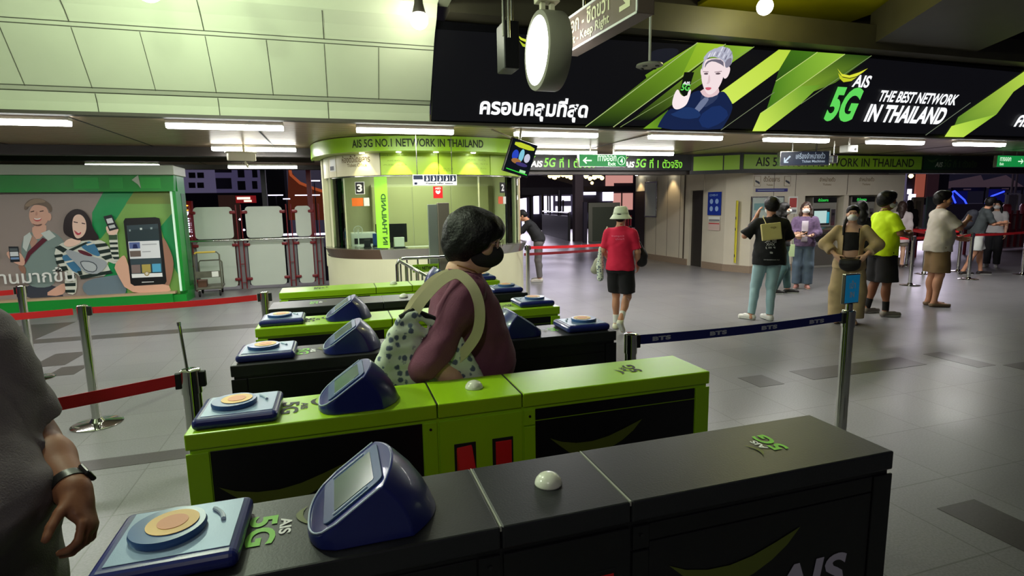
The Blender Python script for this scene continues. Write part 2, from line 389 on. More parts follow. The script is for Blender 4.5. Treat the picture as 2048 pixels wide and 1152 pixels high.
bay(-.6, -1.2, 3.4, 3.74, 'high lamp behind the photographer', 38, (1, .97, .92))
# ---------------------------------------------------------------- fare gates
M_lid = {'g': mat('lime_laminate', (152, 196, 26), .30, spec=.4, noise=.04, nscale=8), 'b': M_blacktop}
M_inkg = mat('green_ink', (120, 195, 60), .5); M_decal = mat('olive_decal', (86, 96, 28), .5)
M_seamw = mat('seam_silver', (150, 150, 140), .4)
M_pad = mat('pad_face', (120, 140, 168), .36, .2, bump=.03, bscale=300)
M_sticker = mat('orange_sticker', (232, 190, 120), .5); M_sticker2 = mat('pink_sticker', (222, 150, 110), .5)
M_lcd = mat('lcd_glass', (96, 112, 98), .12); M_dome = mat('frosted_dome', (214, 214, 200), .25, coat=.3)
M_edge = mat('pale_edge', (190, 205, 225), .25)
M_redflap = mat('red_flap', (205, 28, 30), .45)
X0, X1 = -.415, 1.21

def swoosh(mb, O, U, V, w, h, N):
    """crescent smile outline as a thin raised decal"""
    top = [(0, .80), (.12, .62), (.28, .50), (.45, .48), (.62, .57), (.80, .76), (1, 1)]
    bot = [(.90, .64), (.78, .36), (.64, .14), (.50, .02), (.36, 0), (.20, .22), (.10, .50)]
    pts = [Vector(O)+Vector(U)*(a*w)+Vector(V)*(b*h)+Vector(N)*.0015 for a, b in top+bot]
    mb.add(pts, [tuple(range(len(pts)))])

def logo(parent, cx, cy, z, flip, w, dark=False):
    """small network logo printed on the lid: smile over name beside large 5G, turned to be read from the gate end"""
    s = -1 if flip else 1      # reading direction
    U = Vector((0, -s, 0)); V = Vector((s, 0, 0)); O = Vector((cx, cy, z))
    m5 = INK if dark else M_inkg; mw = INK if dark else W255
    h = w*.95
    lettering('lettering', '5G', parent, O-U*w*.5-V*h*.55, U, V, w, h*.52, m5, .0015, .03)
    lettering('lettering', 'AIS', parent, O-U*w*.30+V*h*.02, U, V, w*.55, h*.22, mw, .0015, .03)
    sw = MB(); swoosh(sw, O-U*w*.62+V*h*.30, U, V, w*.7, h*.28, (0, 0, 1)); sw.build('emblem', INK if dark else M_decal if not dark else INK, parent)

def card_pad(parent, xc, yc, flip, full=True):
    w = .215; d = .196
    mb = MB(); mb.prism([(xc-w/2, yc-d/2), (xc+w/2, yc-d/2), (xc+w/2, yc+d/2), (xc-w/2, yc+d/2)], 1.0, 1.032)
    pad = mb.build('card_reader', M_blue, parent, bev=.014, seg=4)
    s = -1 if flip else 1
    MB().box((xc-w/2+.02, yc-d/2+.02, 1.0315), (xc+w/2-.014, yc+d/2-.014, 1.0335)).build('pad_face', M_pad, pad, bev=.001)
    dk = MB(); dk.lathe([(.001, 0), (.058, 0), (.060, .008), (.058, .014), (.001, .0145)], (xc-.015*s, yc+.002, 1.033), 40)
    dk.build('reader_disc', mat('disc_blue', (52, 86, 140), .3), pad, smooth=True)
    st = MB(); st.lathe([(.001, 0), (.041, 0), (.041, .001), (.001, .001)], (xc-.008*s, yc+.004, 1.0478), 32); st.build('target_sticker', M_sticker, pad)
    st = MB(); st.lathe([(.001, 0), (.024, 0), (.024, .0008), (.001, .0008)], (xc-.008*s, yc+.004, 1.0489), 24); st.build('target_centre', M_sticker2, pad)
    ar = [(xc+s*.082*math.cos(a)-.012*s, yc+.078*math.sin(a), 1.0355) for a in [math.radians(v) for v in range(8, 50, 6)]]
    MB().tube(ar, .0042, 8).build('lamp_slot', M_edge, pad)

def wedge(parent, xa, xb, yc, flip):
    """sloping display hood: rounded low lip at xa, arched ridge, back bulging outward in plan"""
    s = 1 if xb > xa else -1; w = .100; K = 18; SL = .70
    pz = lambda d: 1.012+SL*d
    rows = []
    for i in range(K+1):
        v = -1+2*i/K; a = abs(v)
        df = .050*(1-math.sqrt(max(0, 1-a**2.6)))
        dr = .132+.026*(1-v*v); db = .182+.056*(1-v*v); z1 = pz(dr)
        col = [(df, 1.0), (df, pz(df)-.003), (df+.004, pz(df+.004))]+[(df+.004+(dr-df-.004)*t, pz(df+.004+(dr-df-.004)*t)) for t in (.3, .6, .85, 1.0)]
        for t in (.12, .35, .6, .8, .95, 1.0): col.append((dr+(db-dr)*t+.010*math.sin(math.pi*t), z1+(1.0-z1)*t+.006*math.sin(math.pi*t)))
        rows.append([(xa+s*d, yc+v*w, z) for d, z in col])
    m = len(rows[0]); V = [p for r in rows for p in r]; F = []
    for i in range(K):
        for k in range(m): F.append((i*m+k, i*m+(k+1) % m, (i+1)*m+(k+1) % m, (i+1)*m+k))
    F += [tuple(range(m))[::-1], tuple(range(K*m, (K+1)*m))]
    mb = MB(); mb.add(V, F); o = mb.build('display_hood', M_blue, parent, smooth=True)
    b = o.modifiers.new('bevel', 'BEVEL'); b.width = .006; b.segments = 3; b.limit_method = 'ANGLE'; b.angle_limit = math.radians(38)
    nz = Vector((-s*SL, 0, 1)).normalized()
    def tp(d, v, up=.001): return Vector((xa+s*d, yc+v, pz(d)))+nz*up
    def rnd_(d0, d1, hw, r, up):
        P = []
        for cd_, cv, a0 in ((d1-r, hw-r, 0), (d0+r, hw-r, 90), (d0+r, -hw+r, 180), (d1-r, -hw+r, 270)):
            for j in range(5):
                a = math.radians(a0+90*j/4); P.append(tp(cd_+r*math.cos(a), cv+r*math.sin(a), up))
        return P
    MB().extr(rnd_(.032, .136, .078, .012, .0), nz*.004).build('display_bezel', mat('bezel_blue', (58, 80, 122), .3), o, bev=.001)
    MB().extr(rnd_(.052, .122, .060, .004, .0041), nz*.0008).build('screen', M_lcd, o)
    for v in (-.069, .069): MB().tube([tp(.05+.012*j, v, .005) for j in range(6)], .0018, 6).build('edge_light', M_edge, o)
    path = [tp(.050*(1-math.sqrt(max(0, 1-abs(v)**2.6)))+.003, v*w*.985, .001) for v in [-1+2*j/20 for j in range(21)]]
    path = [tp(.128, -w*.985, .001)]+path+[tp(.128, w*.985, .001)]
    MB().tube(path, .0018, 6).build('rim', M_edge, o)

def gate(yf, depth, kind, label, left=True, right=False, wl=True, wr=False, full=True, logos='lr', detail=True):
    yb = yf+depth; yc = (yf+yb)/2
    t = thing('fare_gate', label, 'fare gate', ((X0+X1)/2, yc, 0), 0, None)
    root = thing('tmp', None, None); root.name = 'tmp'
    mbody = M_green if kind == 'g' else M_black
    T = bpy.data.objects.new('x', None)
    # build in world coordinates then shift by -origin
    bpy.data.objects.remove(root); bpy.data.objects.remove(T)
    a, bb, c, d = X0, .255, .522, X1
    lid = M_lid[kind]
    for (p, q) in ((a, bb-.002), (bb+.001, c-.002), (c+.001, d)):
        MB().box((p, yf-.006, .955), (q, yb+.006, 1.0)).build('lid', lid, t, bev=.004)
    MB().box((a+.01, yf, .03), (d-.01, yb, .9548)).box((a+.03, yf+.02, 0), (d-.03, yb-.02, .03)).build('body', mbody, t)
    for sy, y in ((-1, yf), (1, yb)):
        e = .006*sy
        def slab(x0, x1, z0, z1, nm, m, ex=.006):
            lo, hi = sorted((y, y+ex*sy)); return MB().box((x0, lo, z0), (x1, hi, z1)).build(nm, m, t, bev=.0015)
        slab(a, a+.055, .02, .945, 'end_post', mbody); slab(d-.055, d, .02, .945, 'end_post', mbody)
        slab(a+.057, .208, .02, .945, 'side_panel', M_black, .003); slab(.565, d-.057, .02, .905, 'side_panel', M_black, .003)
        slab(.565, d-.057, .908, .945, 'access_strip', M_black, .003)
        slab(.210, .252, .02, .945, 'edge_post', mbody); slab(.526, .563, .895, .945, 'screw_plate', mbody); slab(.526, .563, .02, .89, 'edge_post', mbody)
        mid = slab(.258, .52, .02, .945, 'flap_housing', mbody)
        for fx in (.335, .455):
            lo, hi = sorted((y+.004*sy, y+.0075*sy)); MB().box((fx-.034, lo, .55), (fx+.034, hi, .868)).build('flap_recess', M_rubber, mid, bev=.003)
            f = MB()
            if fx < .4: f.extr([(fx-.028, y+.007*sy, .858), (fx+.022, y+.007*sy, .862), (fx+.032, y+.05*sy, .80), (fx+.032, y+.05*sy, .60), (fx-.022, y+.05*sy, .60), (fx-.022, y+.05*sy, .80)][:2]+[(fx+.030, y+.030*sy, .775), (fx-.020, y+.030*sy, .775)], (0, .0, -.2))
            else: f.box((fx-.024, min(y+.0072*sy, y+.010*sy), .57), (fx+.028, max(y+.0072*sy, y+.010*sy), .858))
            f.build('flap', M_redflap, mid, bev=.003)
        for sx in (.232, .545):
            mb = MB(); mb.lathe([(.0005, 0), (.004, 0), (.004, .002), (.0005, .002)], (sx, y+.007*sy if sy > 0 else y-.009, .925), 10, 'y'); mb.build('screw', M_dark, t)
        U = Vector((1, 0, 0)) if sy < 0 else Vector((-1, 0, 0)); ox = (-.345, .612) if sy < 0 else (0, .95)
        for o_ in ox: sw = MB(); swoosh(sw, (o_, y+.0035*sy, .762), U, (0, 0, 1), .335, .10, (0, sy, 0)); sw.build('emblem', M_decal, t)
    # printed name low on the corridor-side panel
    y = yf-.0035
    lettering('lettering', 'AIS', t, (.875, y, .685), (1, 0, 0), (0, 0, 1), .215, .088, mat('lilac_ink', (176, 170, 188), .6), .001, .03, shear=.15)
    for q in (bb, c): MB().box((q-.002, yf-.003, .99), (q+.001, yb+.003, 1.0006)).build('lid_joint', M_seamw if kind == 'b' else M_dark, t)
    if left: card_pad(t, -.293, yc, False)
    if wl: wedge(t, -.083, .160, yc, False)
    if right: card_pad(t, 1.085, yc, True)
    if wr: wedge(t, .868, .630, yc, True)
    dm = MB(); dm.lathe([(.029, 0), (.029, .003), (.0265, .011), (.020, .019), (.010, .024), (.001, .025)], (.394, yc, 1.0), 28); dm.build('signal_dome', M_dome, t, smooth='all')
    if 'l' in logos: logo(t, -.135, yc+.01, 1.0, False, .10, kind == 'g')
    if 'r' in logos: logo(t, .95, yc+.01, 1.0, True, .085, kind == 'g')
    if 'R' in logos: logo(t, .925, yc+.01, 1.0, True, .07, kind == 'g')
    off = Vector(t.location)
    for ch in t.children: ch.location = Vector(ch.location)-off
    return t
gate(.912, .234, 'b', 'black topped fare gate nearest the camera, blue card pad at its left', logos='lr')
gate(1.588, .214, 'g', 'lime green fare gate with open black side panel, second from the camera', logos='lr')
gate(2.268, .232, 'b', 'black fare gate behind the walking woman, blue hoods facing both ways', right=True, wr=True, logos='lR')
gate(2.955, .245, 'g', 'lime green fare gate beyond the walking woman, pads at both ends', right=True, wr=True, logos='lR')
gate(3.525, .262, 'b', 'black fare gate with white dome, between the two farthest lime gates', left=False, wl=False, right=True, wr=True, logos='l')
gate(4.20, .26, 'g', 'farthest lime green fare gate, in front of the ticket booth', left=False, wl=False, right=True, wr=True, logos='l')
# ---------------------------------------------------------------- large LED screen
SP = Vector((0, 6.93, 2.63)); SN = Vector((0, -1.0, -.46)).normalized(); SV = Vector((0, -.46, 1.0)).normalized()
def S(px, py, k=0, up=0): return on_plane(px, py, SP, SN)+SN*(.003+.0004*k+up)
M_scr = attr_mat('screen_picture', 1.0); M_scrw = mat('screen_white', (10, 10, 10), .5, emit=(250, 252, 255), es=1.1)
M_scrg = mat('screen_green', (10, 10, 10), .5, emit=(95, 215, 90), es=1.0); M_scry = mat('screen_yellow_green', (10, 10, 10), .5, emit=(215, 230, 80), es=1.0)
scr = thing('led_screen', 'very wide black and green LED advertising screen leaning out above the concourse', 'screen', (6.9, 6.95, 2.62))
so = Vector(scr.location)
def adopt(o, t=scr):
    o.parent = t; o.location = Vector(o.location)-Vector(t.location); return o
p = [Vector((1.175, 6.93, 2.63)), Vector((15.5, 6.93, 2.63)), Vector((15.5, 6.47, 3.63)), Vector((1.175, 6.47, 3.63))]
adopt(MB().extr(p, (0, .03, .014)).build('housing', mat('screen_black', (9, 9, 12), .25, spec=.3), None, bev=.004))
B = (14, 14, 18)
c3 = lambda x, y: (1280+x/2.6667, y/2.6667)
c6 = lambda x, y: (1300+x/6.065, 80+y/6.065)
def q3(*a): return [c3(*v) for v in a]
def q6(*a): return [c6(*v) for v in a]
def line(a, b, w=1.0):
    dx, dy = b[0]-a[0], b[1]-a[1]; l = math.hypot(dx, dy); nx, ny = -dy/l*w, dx/l*w
    return [(a[0]+nx, a[1]+ny), (b[0]+nx, b[1]+ny), (b[0]-nx, b[1]-ny), (a[0]-nx, a[1]-ny)]
LY = [
 ([(866, 58), (1395, 90), (1745, 117), (2095, 150), (2095, 274), (864, 240)], (12, 12, 16)),
 (q3((60, 260), (240, 255), (120, 350), (40, 330)), (24, 26, 36), 2),
 ([(1395, 85), (1451, 89), (1360, 158), (1310, 192), (1290, 150)], ((1440, 95), (1310, 185), (158, 196, 44), (104, 146, 34))),
 ([(1290, 158), (1395, 85), (1360, 158), (1226, 252), (1172, 252)], ((1370, 110), (1215, 240), (122, 168, 38), (16, 30, 14))),
 (line((1171, 253), (1395, 85), .8), (170, 190, 120)), (line((1226, 254), (1451, 88), .8), (170, 190, 120)),
 ([(1451, 90), (1508, 94), (1300, 240), (1262, 240)], ((1490, 90), (1330, 220), (140, 186, 50), (16, 24, 14))),
 (line((1240, 254), (1508, 93), .6), (130, 150, 90)),
 ([(1286, 257), (1336, 219), (1322, 257)], ((1290, 257), (1336, 220), (120, 168, 40), (60, 96, 24))),
 ([(1557, 99), (1581, 100), (1557, 140), (1466, 207), (1440, 207), (1440, 184)], ((1557, 100), (1460, 200), (186, 216, 66), (206, 232, 90))),
 ([(1581, 100), (1634, 104), (1551, 162), (1557, 140)], ((1610, 104), (1553, 155), (70, 120, 26), (40, 74, 20))),
 ([(1634, 104), (1689, 108), (1530, 226), (1551, 162)], ((1680, 105), (1540, 215), (150, 196, 60), (58, 110, 24))),
 ([(1689, 108), (1742, 112), (1670, 165), (1520, 226), (1530, 222)], ((1710, 115), (1560, 215), (40, 70, 20), (150, 190, 56))),
 ([(1520, 226), (1600, 172), (1640, 170), (1600, 208), (1530, 262), (1504, 262)], ((1640, 170), (1510, 262), (96, 146, 40), (212, 240, 92))),
 (line((1551, 162), (1634, 104), .7), (190, 210, 120)), (line((1525, 224), (1689, 108), .7), (190, 210, 120)), (line((1600, 208), (1742, 111), .6), (120, 140, 90)),
 (line((1441, 260), (1548, 184), .6), (120, 130, 100)),
 ([(1888, 273), (1926, 274), (1992, 228), (2008, 200), (1915, 248), (1902, 252)], ((1890, 270), (2000, 205), (200, 232, 84), (130, 180, 50))),
 ([(1992, 228), (2026, 183), (2095, 135), (2095, 112), (2048, 142), (1915, 234), (1908, 250)], ((1910, 245), (2060, 130), (90, 130, 40), (196, 226, 80))),
 (line((1850, 270), (1940, 205), .6), (110, 120, 100)),
]
NV = (22, 40, 84); SK = (243, 224, 226)
LY += [  # figure with silver hair holding a handset
 (q6((70, 1085), (130, 960), (230, 830), (300, 830), (440, 760), (490, 640), (610, 600), (700, 690), (820, 640), (880, 615), (930, 660), (1005, 790), (965, 920), (890, 1040), (860, 1088)), (20, 34, 72), 1),
 (q6((620, 640), (720, 690), (830, 650), (800, 730), (640, 830), (600, 760)), (46, 58, 92), 1),
 (q6((640, 690), (720, 700), (660, 790), (560, 900), (500, 880)), (110, 120, 150), 1),
 (q6((590, 600), (820, 560), (840, 650), (720, 700), (640, 680)), (226, 196, 200), 1),
 (q6((870, 330), (960, 310), (968, 370), (930, 460), (880, 470)), SK, 2),
 (q6((605, 350), (640, 340), (640, 440), (610, 430)), SK, 2),
 (q6((640, 240), (760, 215), (900, 230), (905, 330), (885, 440), (840, 560), (760, 650), (700, 665), (650, 600), (615, 480), (618, 360)), SK, 2),
 (q6((622, 380), (630, 300), (650, 240), (640, 215), (668, 180), (690, 150), (720, 128), (745, 118), (780, 96), (800, 100), (840, 78), (880, 72), (905, 88), (940, 92), (965, 112), (985, 140), (992, 175), (1000, 205), (988, 250), (982, 285), (940, 330), (905, 335), (895, 262), (850, 228), (760, 196), (690, 215), (655, 262), (640, 330)), (176, 178, 196), 1),
 (q6((905, 250), (985, 200), (980, 290), (935, 335), (905, 330)), (128, 124, 142), 1),
 (q6((650, 350), (670, 260), (760, 225), (880, 240), (890, 330), (870, 300), (760, 250), (690, 275)), (110, 104, 120), 1),
 (q6((690, 212), (708, 206), (734, 146), (712, 162)), (228, 226, 234), 1), (q6((722, 200), (740, 194), (766, 134), (744, 150)), (206, 206, 218), 1), (q6((752, 196), (770, 190), (796, 130), (774, 146)), (232, 230, 238), 1), (q6((786, 196), (804, 190), (830, 130), (808, 146)), (140, 138, 156), 1), (q6((812, 204), (830, 198), (856, 138), (834, 154)), (226, 226, 236), 1), (q6((842, 212), (860, 206), (886, 146), (864, 162)), (150, 148, 166), 1), (q6((866, 226), (884, 220), (910, 160), (888, 176)), (214, 214, 228), 1), (q6((890, 240), (908, 234), (934, 174), (912, 190)), (120, 118, 138), 1), (q6((915, 225), (933, 219), (959, 159), (937, 175)), (190, 192, 208), 1), (q6((880, 150), (898, 144), (924, 84), (902, 100)), (110, 108, 128), 1), (q6((840, 140), (858, 134), (884, 74), (862, 90)), (222, 222, 232), 1), (q6((920, 160), (938, 154), (964, 94), (942, 110)), (206, 206, 220), 1), (q6((950, 200), (968, 194), (994, 134), (972, 150)), (140, 138, 156), 1),
 (q6((640, 400), (680, 390), (700, 405), (680, 418), (648, 415)), (96, 78, 86), 1), (q6((780, 400), (820, 388), (850, 400), (830, 415), (790, 415)), (96, 78, 86), 1),
 (q6((630, 375), (700, 378), (700, 388), (632, 384)), (150, 128, 134)), (q6((770, 382), (860, 370), (860, 380), (772, 390)), (150, 128, 134)),
 (q6((700, 420), (715, 420), (720, 500), (700, 530), (670, 525), (690, 505)), (222, 196, 200), 1),
 (q6((650, 575), (690, 566), (740, 572), (720, 600), (680, 606)), (206, 96, 112), 2),
 (q6((300, 850), (250, 780), (285, 640), (330, 580), (360, 660), (420, 690), (470, 590), (492, 600), (460, 720), (420, 800)), (250, 234, 234), 2),
 (q6((405, 385), (525, 385), (490, 500), (440, 665), (400, 680), (350, 620)), ((460, 400), (400, 660), (10, 16, 10), (70, 140, 44))),
 (q6((300, 870), (420, 800), (560, 830), (620, 930), (420, 960), (220, 900)), (28, 52, 100), 1),
 (q6((560, 930), (800, 760), (960, 880), (860, 1000), (640, 1085)), (24, 46, 96), 1),
]
adopt(art('picture', None, S, LY, M_scr))
K = len(LY)+3
def slet(s, bl, wpx, hpx, m, name='lettering', bold=.03, shear=0, sp=1.0):
    O = S(bl[0], bl[1], K); w = (S(bl[0]+wpx, bl[1]+wpx*.03, K)-O).length; h = (S(bl[0], bl[1]-hpx, K)-O).length
    return adopt(lettering(name, s, None, O, (1, 0, 0), SV, w, h, m, .001, bold, shear, sp=sp))
slet('ครอบคลุมที่สุด', (957, 238), 213, 50, M_scrw, bold=.035)
slet('AIS', (1700, 173), 33, 22, M_scrw)
slet('5G', (1643, 241), 56, 63, M_scrg, bold=.045)
slet('THE BEST NETWORK', (1751, 202), 157, 20, M_scrw, bold=.03)
slet('IN THAILAND', (1724, 242), 156, 31, M_scrw, bold=.04)
slet('ครอบคลุม', (2018, 262), 110, 26, M_scrw, bold=.03)
slet('AIS', (1363, 168), 14, 6, M_scrw); slet('5G', (1359, 180), 17, 13, M_scrg)
adopt(art('emblem', None, lambda x, y, k: S(x, y, K+k), [
  (q3((1045, 363), (1070, 392), (1110, 400), (1160, 384), (1208, 362), (1180, 385), (1150, 404), (1110, 414), (1070, 405)), (222, 226, 60)),
  (q3((1050, 386), (1072, 410), (1110, 418), (1150, 408), (1120, 430), (1078, 436), (1058, 416)), (196, 204, 40))], M_scr))
adopt(art('emblem', None, lambda x, y, k: S(x, y, K+k), [
  ([(1031, 67), (1042, 75), (1056, 80), (1080, 78), (1056, 86), (1040, 79)], (212, 226, 60)), ([(1037, 80), (1046, 87), (1060, 90), (1080, 86), (1060, 96), (1044, 92)], (180, 200, 50))], M_scr))
# small box and bracket hanging in front of the left of the screen
t = thing('speaker_box', 'black box on twin rods hanging behind the round light box', 'speaker', (1.55, 5.0, 2.9))
MB().box((-.06, -.12, -.12), (.08, .12, .28)).build('cabinet', M_black, t, bev=.01)
MB().cyl((-.02, 0, .28), (-.02, 0, 2.1), .012).build('rod', M_steel, t); MB().cyl((.05, 0, .28), (.05, 0, 2.1), .012).build('rod', M_steel, t)

# ---------------------------------------------------------------- things hanging over the gates
CX, CY, CZ, CR = 1.415, 3.86, 2.655, .262
t = thing('light_box', 'round double sided white light box with grey rim beside the hanging exit sign', 'light box', (CX, CY, CZ))
mb = MB(); mb.lathe([(CR-.02, -.002), (CR, 0), (CR+.004, .01), (CR+.004, .15), (CR, .16), (CR-.02, .162)], (0, 0, 0), 48, 'x'); mb.build('rim', mat('rim_grey', (128, 126, 112), .4), t, smooth=True)
M_disc = mat('disc_glow', (250, 250, 250), .4, emit=(1, 1, 1), es=4)
mb = MB(); mb.lathe([(.001, -.008), (CR*.7, -.006), (CR-.022, -.001), (CR-.022, .01), (.001, .01)], (0, 0, 0), 48, 'x'); mb.build('face', M_disc, t, smooth='all')
mb = MB(); mb.lathe([(.001, .168), (CR*.7, .166), (CR-.022, .1625), (CR-.022, .15), (.001, .15)], (0, 0, 0), 48, 'x'); mb.build('face', M_disc, t, smooth='all')
for hx in (.03, .10): MB().box((hx, -.02, CR), (hx+.03, .02, CR+.06)).build('hanger', M_cream, t)
MB().box((.0, -.05, CR+.06), (.16, .05, CR+.16)).cyl((.08, 0, CR+.16), (.08, 0, 1.7), .02).build('mount_box', M_cream, t, bev=.006)

t = thing('hanging_sign', 'grey hanging sign with Thai writing and Exit Keep Right, arrow at its end', 'sign', (1.69, 4.02, 2.68))
a = math.radians(3.4); D = Vector((math.sin(-a), math.cos(a), 0))   # axis of the sign, pointing away
D = -D; Nn = Vector((-1, 0, 0))*math.cos(a)+Vector((0, -1, 0))*math.sin(a)*0
LN = .97; HH = .245; TH = .11
def sg(u, v, w=0): return D*u+Vector((0, 0, v))+Vector((1, 0, 0))*w
mb = MB(); mb.extr([sg(0, 0), sg(LN, 0), sg(LN, HH), sg(0, HH)], (TH, 0, 0)); mb.build('box', mat('sign_bronze', (112, 98, 86), .45), t, bev=.004)
mb = MB()
for q in ([sg(0, 0), sg(LN, 0), sg(LN, .014), sg(0, .014)], [sg(0, HH-.014), sg(LN, HH-.014), sg(LN, HH), sg(0, HH)], [sg(0, 0), sg(.014, 0), sg(.014, HH), sg(0, HH)], [sg(LN-.014, 0), sg(LN, 0), sg(LN, HH), sg(LN-.014, HH)]):
    mb.extr(q, (-.006, 0, 0))
mb.build('frame', M_white, t)
M_sgw = mat('sign_cream', (214, 214, 176), .5)
lettering('lettering', 'ออก - ชิดขวา', t, sg(.05, .118, -.001), D, (0, 0, 1), .60, .105, M_sgw, .002, .02)
lettering('lettering', 'Exit - Keep Right', t, sg(.05, .025, -.001), D, (0, 0, 1), .60, .078, M_sgw, .002, .02)
ar = [(.74, .195), (.84, .095), (.77, .095), (.77, .065), (.89, .065), (.89, .175), (.86, .175), (.86, .12), (.76, .22)]
mb = MB(); mb.add([sg(u, v, -.003) for u, v in ar], [tuple(range(len(ar)))]); mb.build('arrow', M_sgw, t)
for u in (.2, .75): MB().cyl(sg(u, HH, TH/2), sg(u, 2.2, TH/2), .012).build('rod', M_steel, t)

t = thing('ceiling_sensor', 'pale round ring sensor on a long thin rod in front of the screen', 'sensor', (3.0, 5.0, 2.90))
mb = MB(); mb.lathe([(.03, .0), (.10, -.004), (.13, .006), (.125, .022), (.06, .034), (.02, .05)], n=36); mb.build('ring', mat('ring_grey', (150, 152, 132), .4), t, smooth=True)
mb = MB()
for k in range(4):
    g = k*math.pi/2+.5; mb = MB(); mb.box((-.02, -.012, -.012), (.02, .012, 0), Matrix.Translation((.085*math.cos(g), .085*math.sin(g), .0))@Matrix.Rotation(g+1.57, 4, 'Z')); mb.build('port', M_dark, t)
MB().cyl((0, 0, .04), (0, 0, 2.1), .012).build('rod', mat('rod_white', (190, 192, 178), .4), t)
t = thing('conduit_pipes', 'pair of thin vertical pipes left of the round light box', 'pipe', (1.4, 4.6, 2.9))
MB().cyl((0, 0, .06), (0, 0, 2.1), .012).build('pipe', M_steel, t); MB().cyl((.045, 0, .05), (.045, 0, 2.1), .012).build('pipe', M_steel, t)

def hang_sign(name, label, x0, x1, y, z0, z1, panel_m, th=.06, ry=0):
    t = thing(name, label, 'sign', ((x0+x1)/2, y, (z0+z1)/2), ry); L = (x1-x0)/2; H = (z1-z0)/2
    MB().box((-L, 0, -H), (L, th, H)).build('box', panel_m, t, bev=.003)
    MB().box((-L-.006, -.006, -H-.008), (L+.006, th+.006, -H)).box((-L-.006, -.006, H), (L+.006, th+.006, H+.008)).box((-L-.008, -.006, -H), (-L, th+.006, H)).box((L, -.006, -H), (L+.008, th+.006, H)).build('frame', M_steel, t)
    for u in (-L*.5, L*.5): MB().box((u-.01, .02, H+.008), (u+.01, .04, max(H+.03, ZC-(z0+z1)/2))).build('hanger', M_steel, t)
    return t, L, H
M_exitg = mat('exit_green', (20, 90, 40), .4, emit=(22, 150, 70), es=.75); M_exitw = mat('exit_white', (220, 240, 220), .4, emit=(225, 255, 225), es=.95)
t, L, H = hang_sign('exit_sign', 'lit green exit sign with arrow left and number 4 before the dark banner', 4.06, 4.96, 9.0, 2.24, 2.44, M_exitg)
lettering('lettering', 'ทางออก', t, (-.10, -.001, -.01), (1, 0, 0), (0, 0, 1), .36, .10, M_exitw, .002, .015)
lettering('lettering', 'Exit', t, (.10, -.001, -.085), (1, 0, 0), (0, 0, 1), .15, .06, M_exitw, .002, .02)
mb = MB(); mb.tube([(.36+.07*math.cos(a), -.004, .0+.07*math.sin(a)) for a in [2*math.pi*i/24 for i in range(24)]], .005, 6, closed=True); mb.build('number_ring', M_exitw, t)
lettering('lettering', '4', t, (.335, -.001, -.045), (1, 0, 0), (0, 0, 1), .055, .09, M_exitw, .002, .02)
def arrow_left(t, cx, cz, s, m, y=-.003, dx=-1):
    pts = [(dx*s, 0), (dx*.2*s, .7*s), (dx*.05*s, .5*s), (dx*.4*s, .14*s), (-dx*s, .14*s), (-dx*s, -.14*s), (dx*.4*s, -.14*s), (dx*.05*s, -.5*s), (dx*.2*s, -.7*s)]
    mb = MB(); mb.add([(cx+a, y, cz+b) for a, b in pts], [tuple(range(9))]); mb.build('arrow', m, t)
arrow_left(t, -.30, 0, .085, M_exitw)
t, L, H = hang_sign('exit_sign', 'lit green exit sign at the right edge of the photo, arrow right', 14.38, 15.3, 9.0, 2.28, 2.53, M_exitg)
lettering('lettering', 'ทางออก', t, (-.36, -.001, .0), (1, 0, 0), (0, 0, 1), .36, .09, M_exitw, .002, .015); lettering('lettering', 'Exit', t, (-.36, -.001, -.09), (1, 0, 0), (0, 0, 1), .13, .06, M_exitw, .002, .02)
arrow_left(t, .33, 0, .09, M_exitw, dx=1)
M_navy = mat('navy_sign', (26, 34, 50), .4)
t, L, H = hang_sign('hanging_sign', 'dark navy ticket machines sign with white slanting arrow, under the ceiling', 7.50, 8.36, 8.0, 2.215, 2.44, M_navy, ry=-.28, th=.10)
MB().box((L+.008, -.01, -H-.01), (L+.02, .12, H+.01)).build('end_plate', M_white, t)
M_sgb = mat('sign_pale_blue', (150, 165, 180), .5)
lettering('lettering', 'เครื่องจำหน่ายตั๋ว', t, (-.16, -.001, -.01), (1, 0, 0), (0, 0, 1), .52, .11, M_sgb, .002, .01)
lettering('lettering', 'Ticket Machines', t, (-.05, -.001, -.075), (1, 0, 0), (0, 0, 1), .41, .045, M_sgb, .002, .015)
ar = [(-.37, -.075), (-.29, -.075), (-.29, -.055), (-.335, -.055), (-.25, .03), (-.27, .05), (-.35, -.03), (-.35, .015), (-.37, .015)]
mb = MB(); mb.add([(u, -.003, v) for u, v in ar], [tuple(range(9))]); mb.build('arrow', M_sgb, t)

# dark banners of the network over the exits
def dark_banner(label, x0, x1, y, n, ink='g'):
    t = thing('banner_sign', label, 'sign', (x0, y, 2.28)); MB().box((0, 0, 0), (x1-x0, .08, .335)).build('panel', M_black, t)
    step = (x1-x0)/n
    glow = ink == 'g'
    mg = mat('banner_green', (90, 170, 60), .5, emit=(130, 200, 50), es=.8) if glow else mat('banner_dull', (60, 72, 44), .5)
    mw = mat('banner_white', (230, 235, 225), .5, emit=(235, 235, 225), es=.7) if glow else mat('banner_grey', (170, 168, 160), .5)
    for i in range(n):
        o = i*step+.10; 
        sw = MB(); swoosh(sw, (o, -.002, .17), (1, 0, 0), (0, 0, 1), .40, .11, (0, -1, 0)); sw.build('emblem', mg, t)
        lettering('lettering', 'AIS', t, (o+.28, -.001, .06), (1, 0, 0), (0, 0, 1), .26, .12, mw, .002, .03, .2)
        lettering('lettering', '5G', t, (o+.56, -.001, .06), (1, 0, 0), (0, 0, 1), .26, .18, mg, .002, .02, .2)
        lettering('lettering', 'ที่ 1 ตัวจริง', t, (o+.90, -.001, .05), (1, 0, 0), (0, 0, 1), .80, .20, mg, .002, .02)
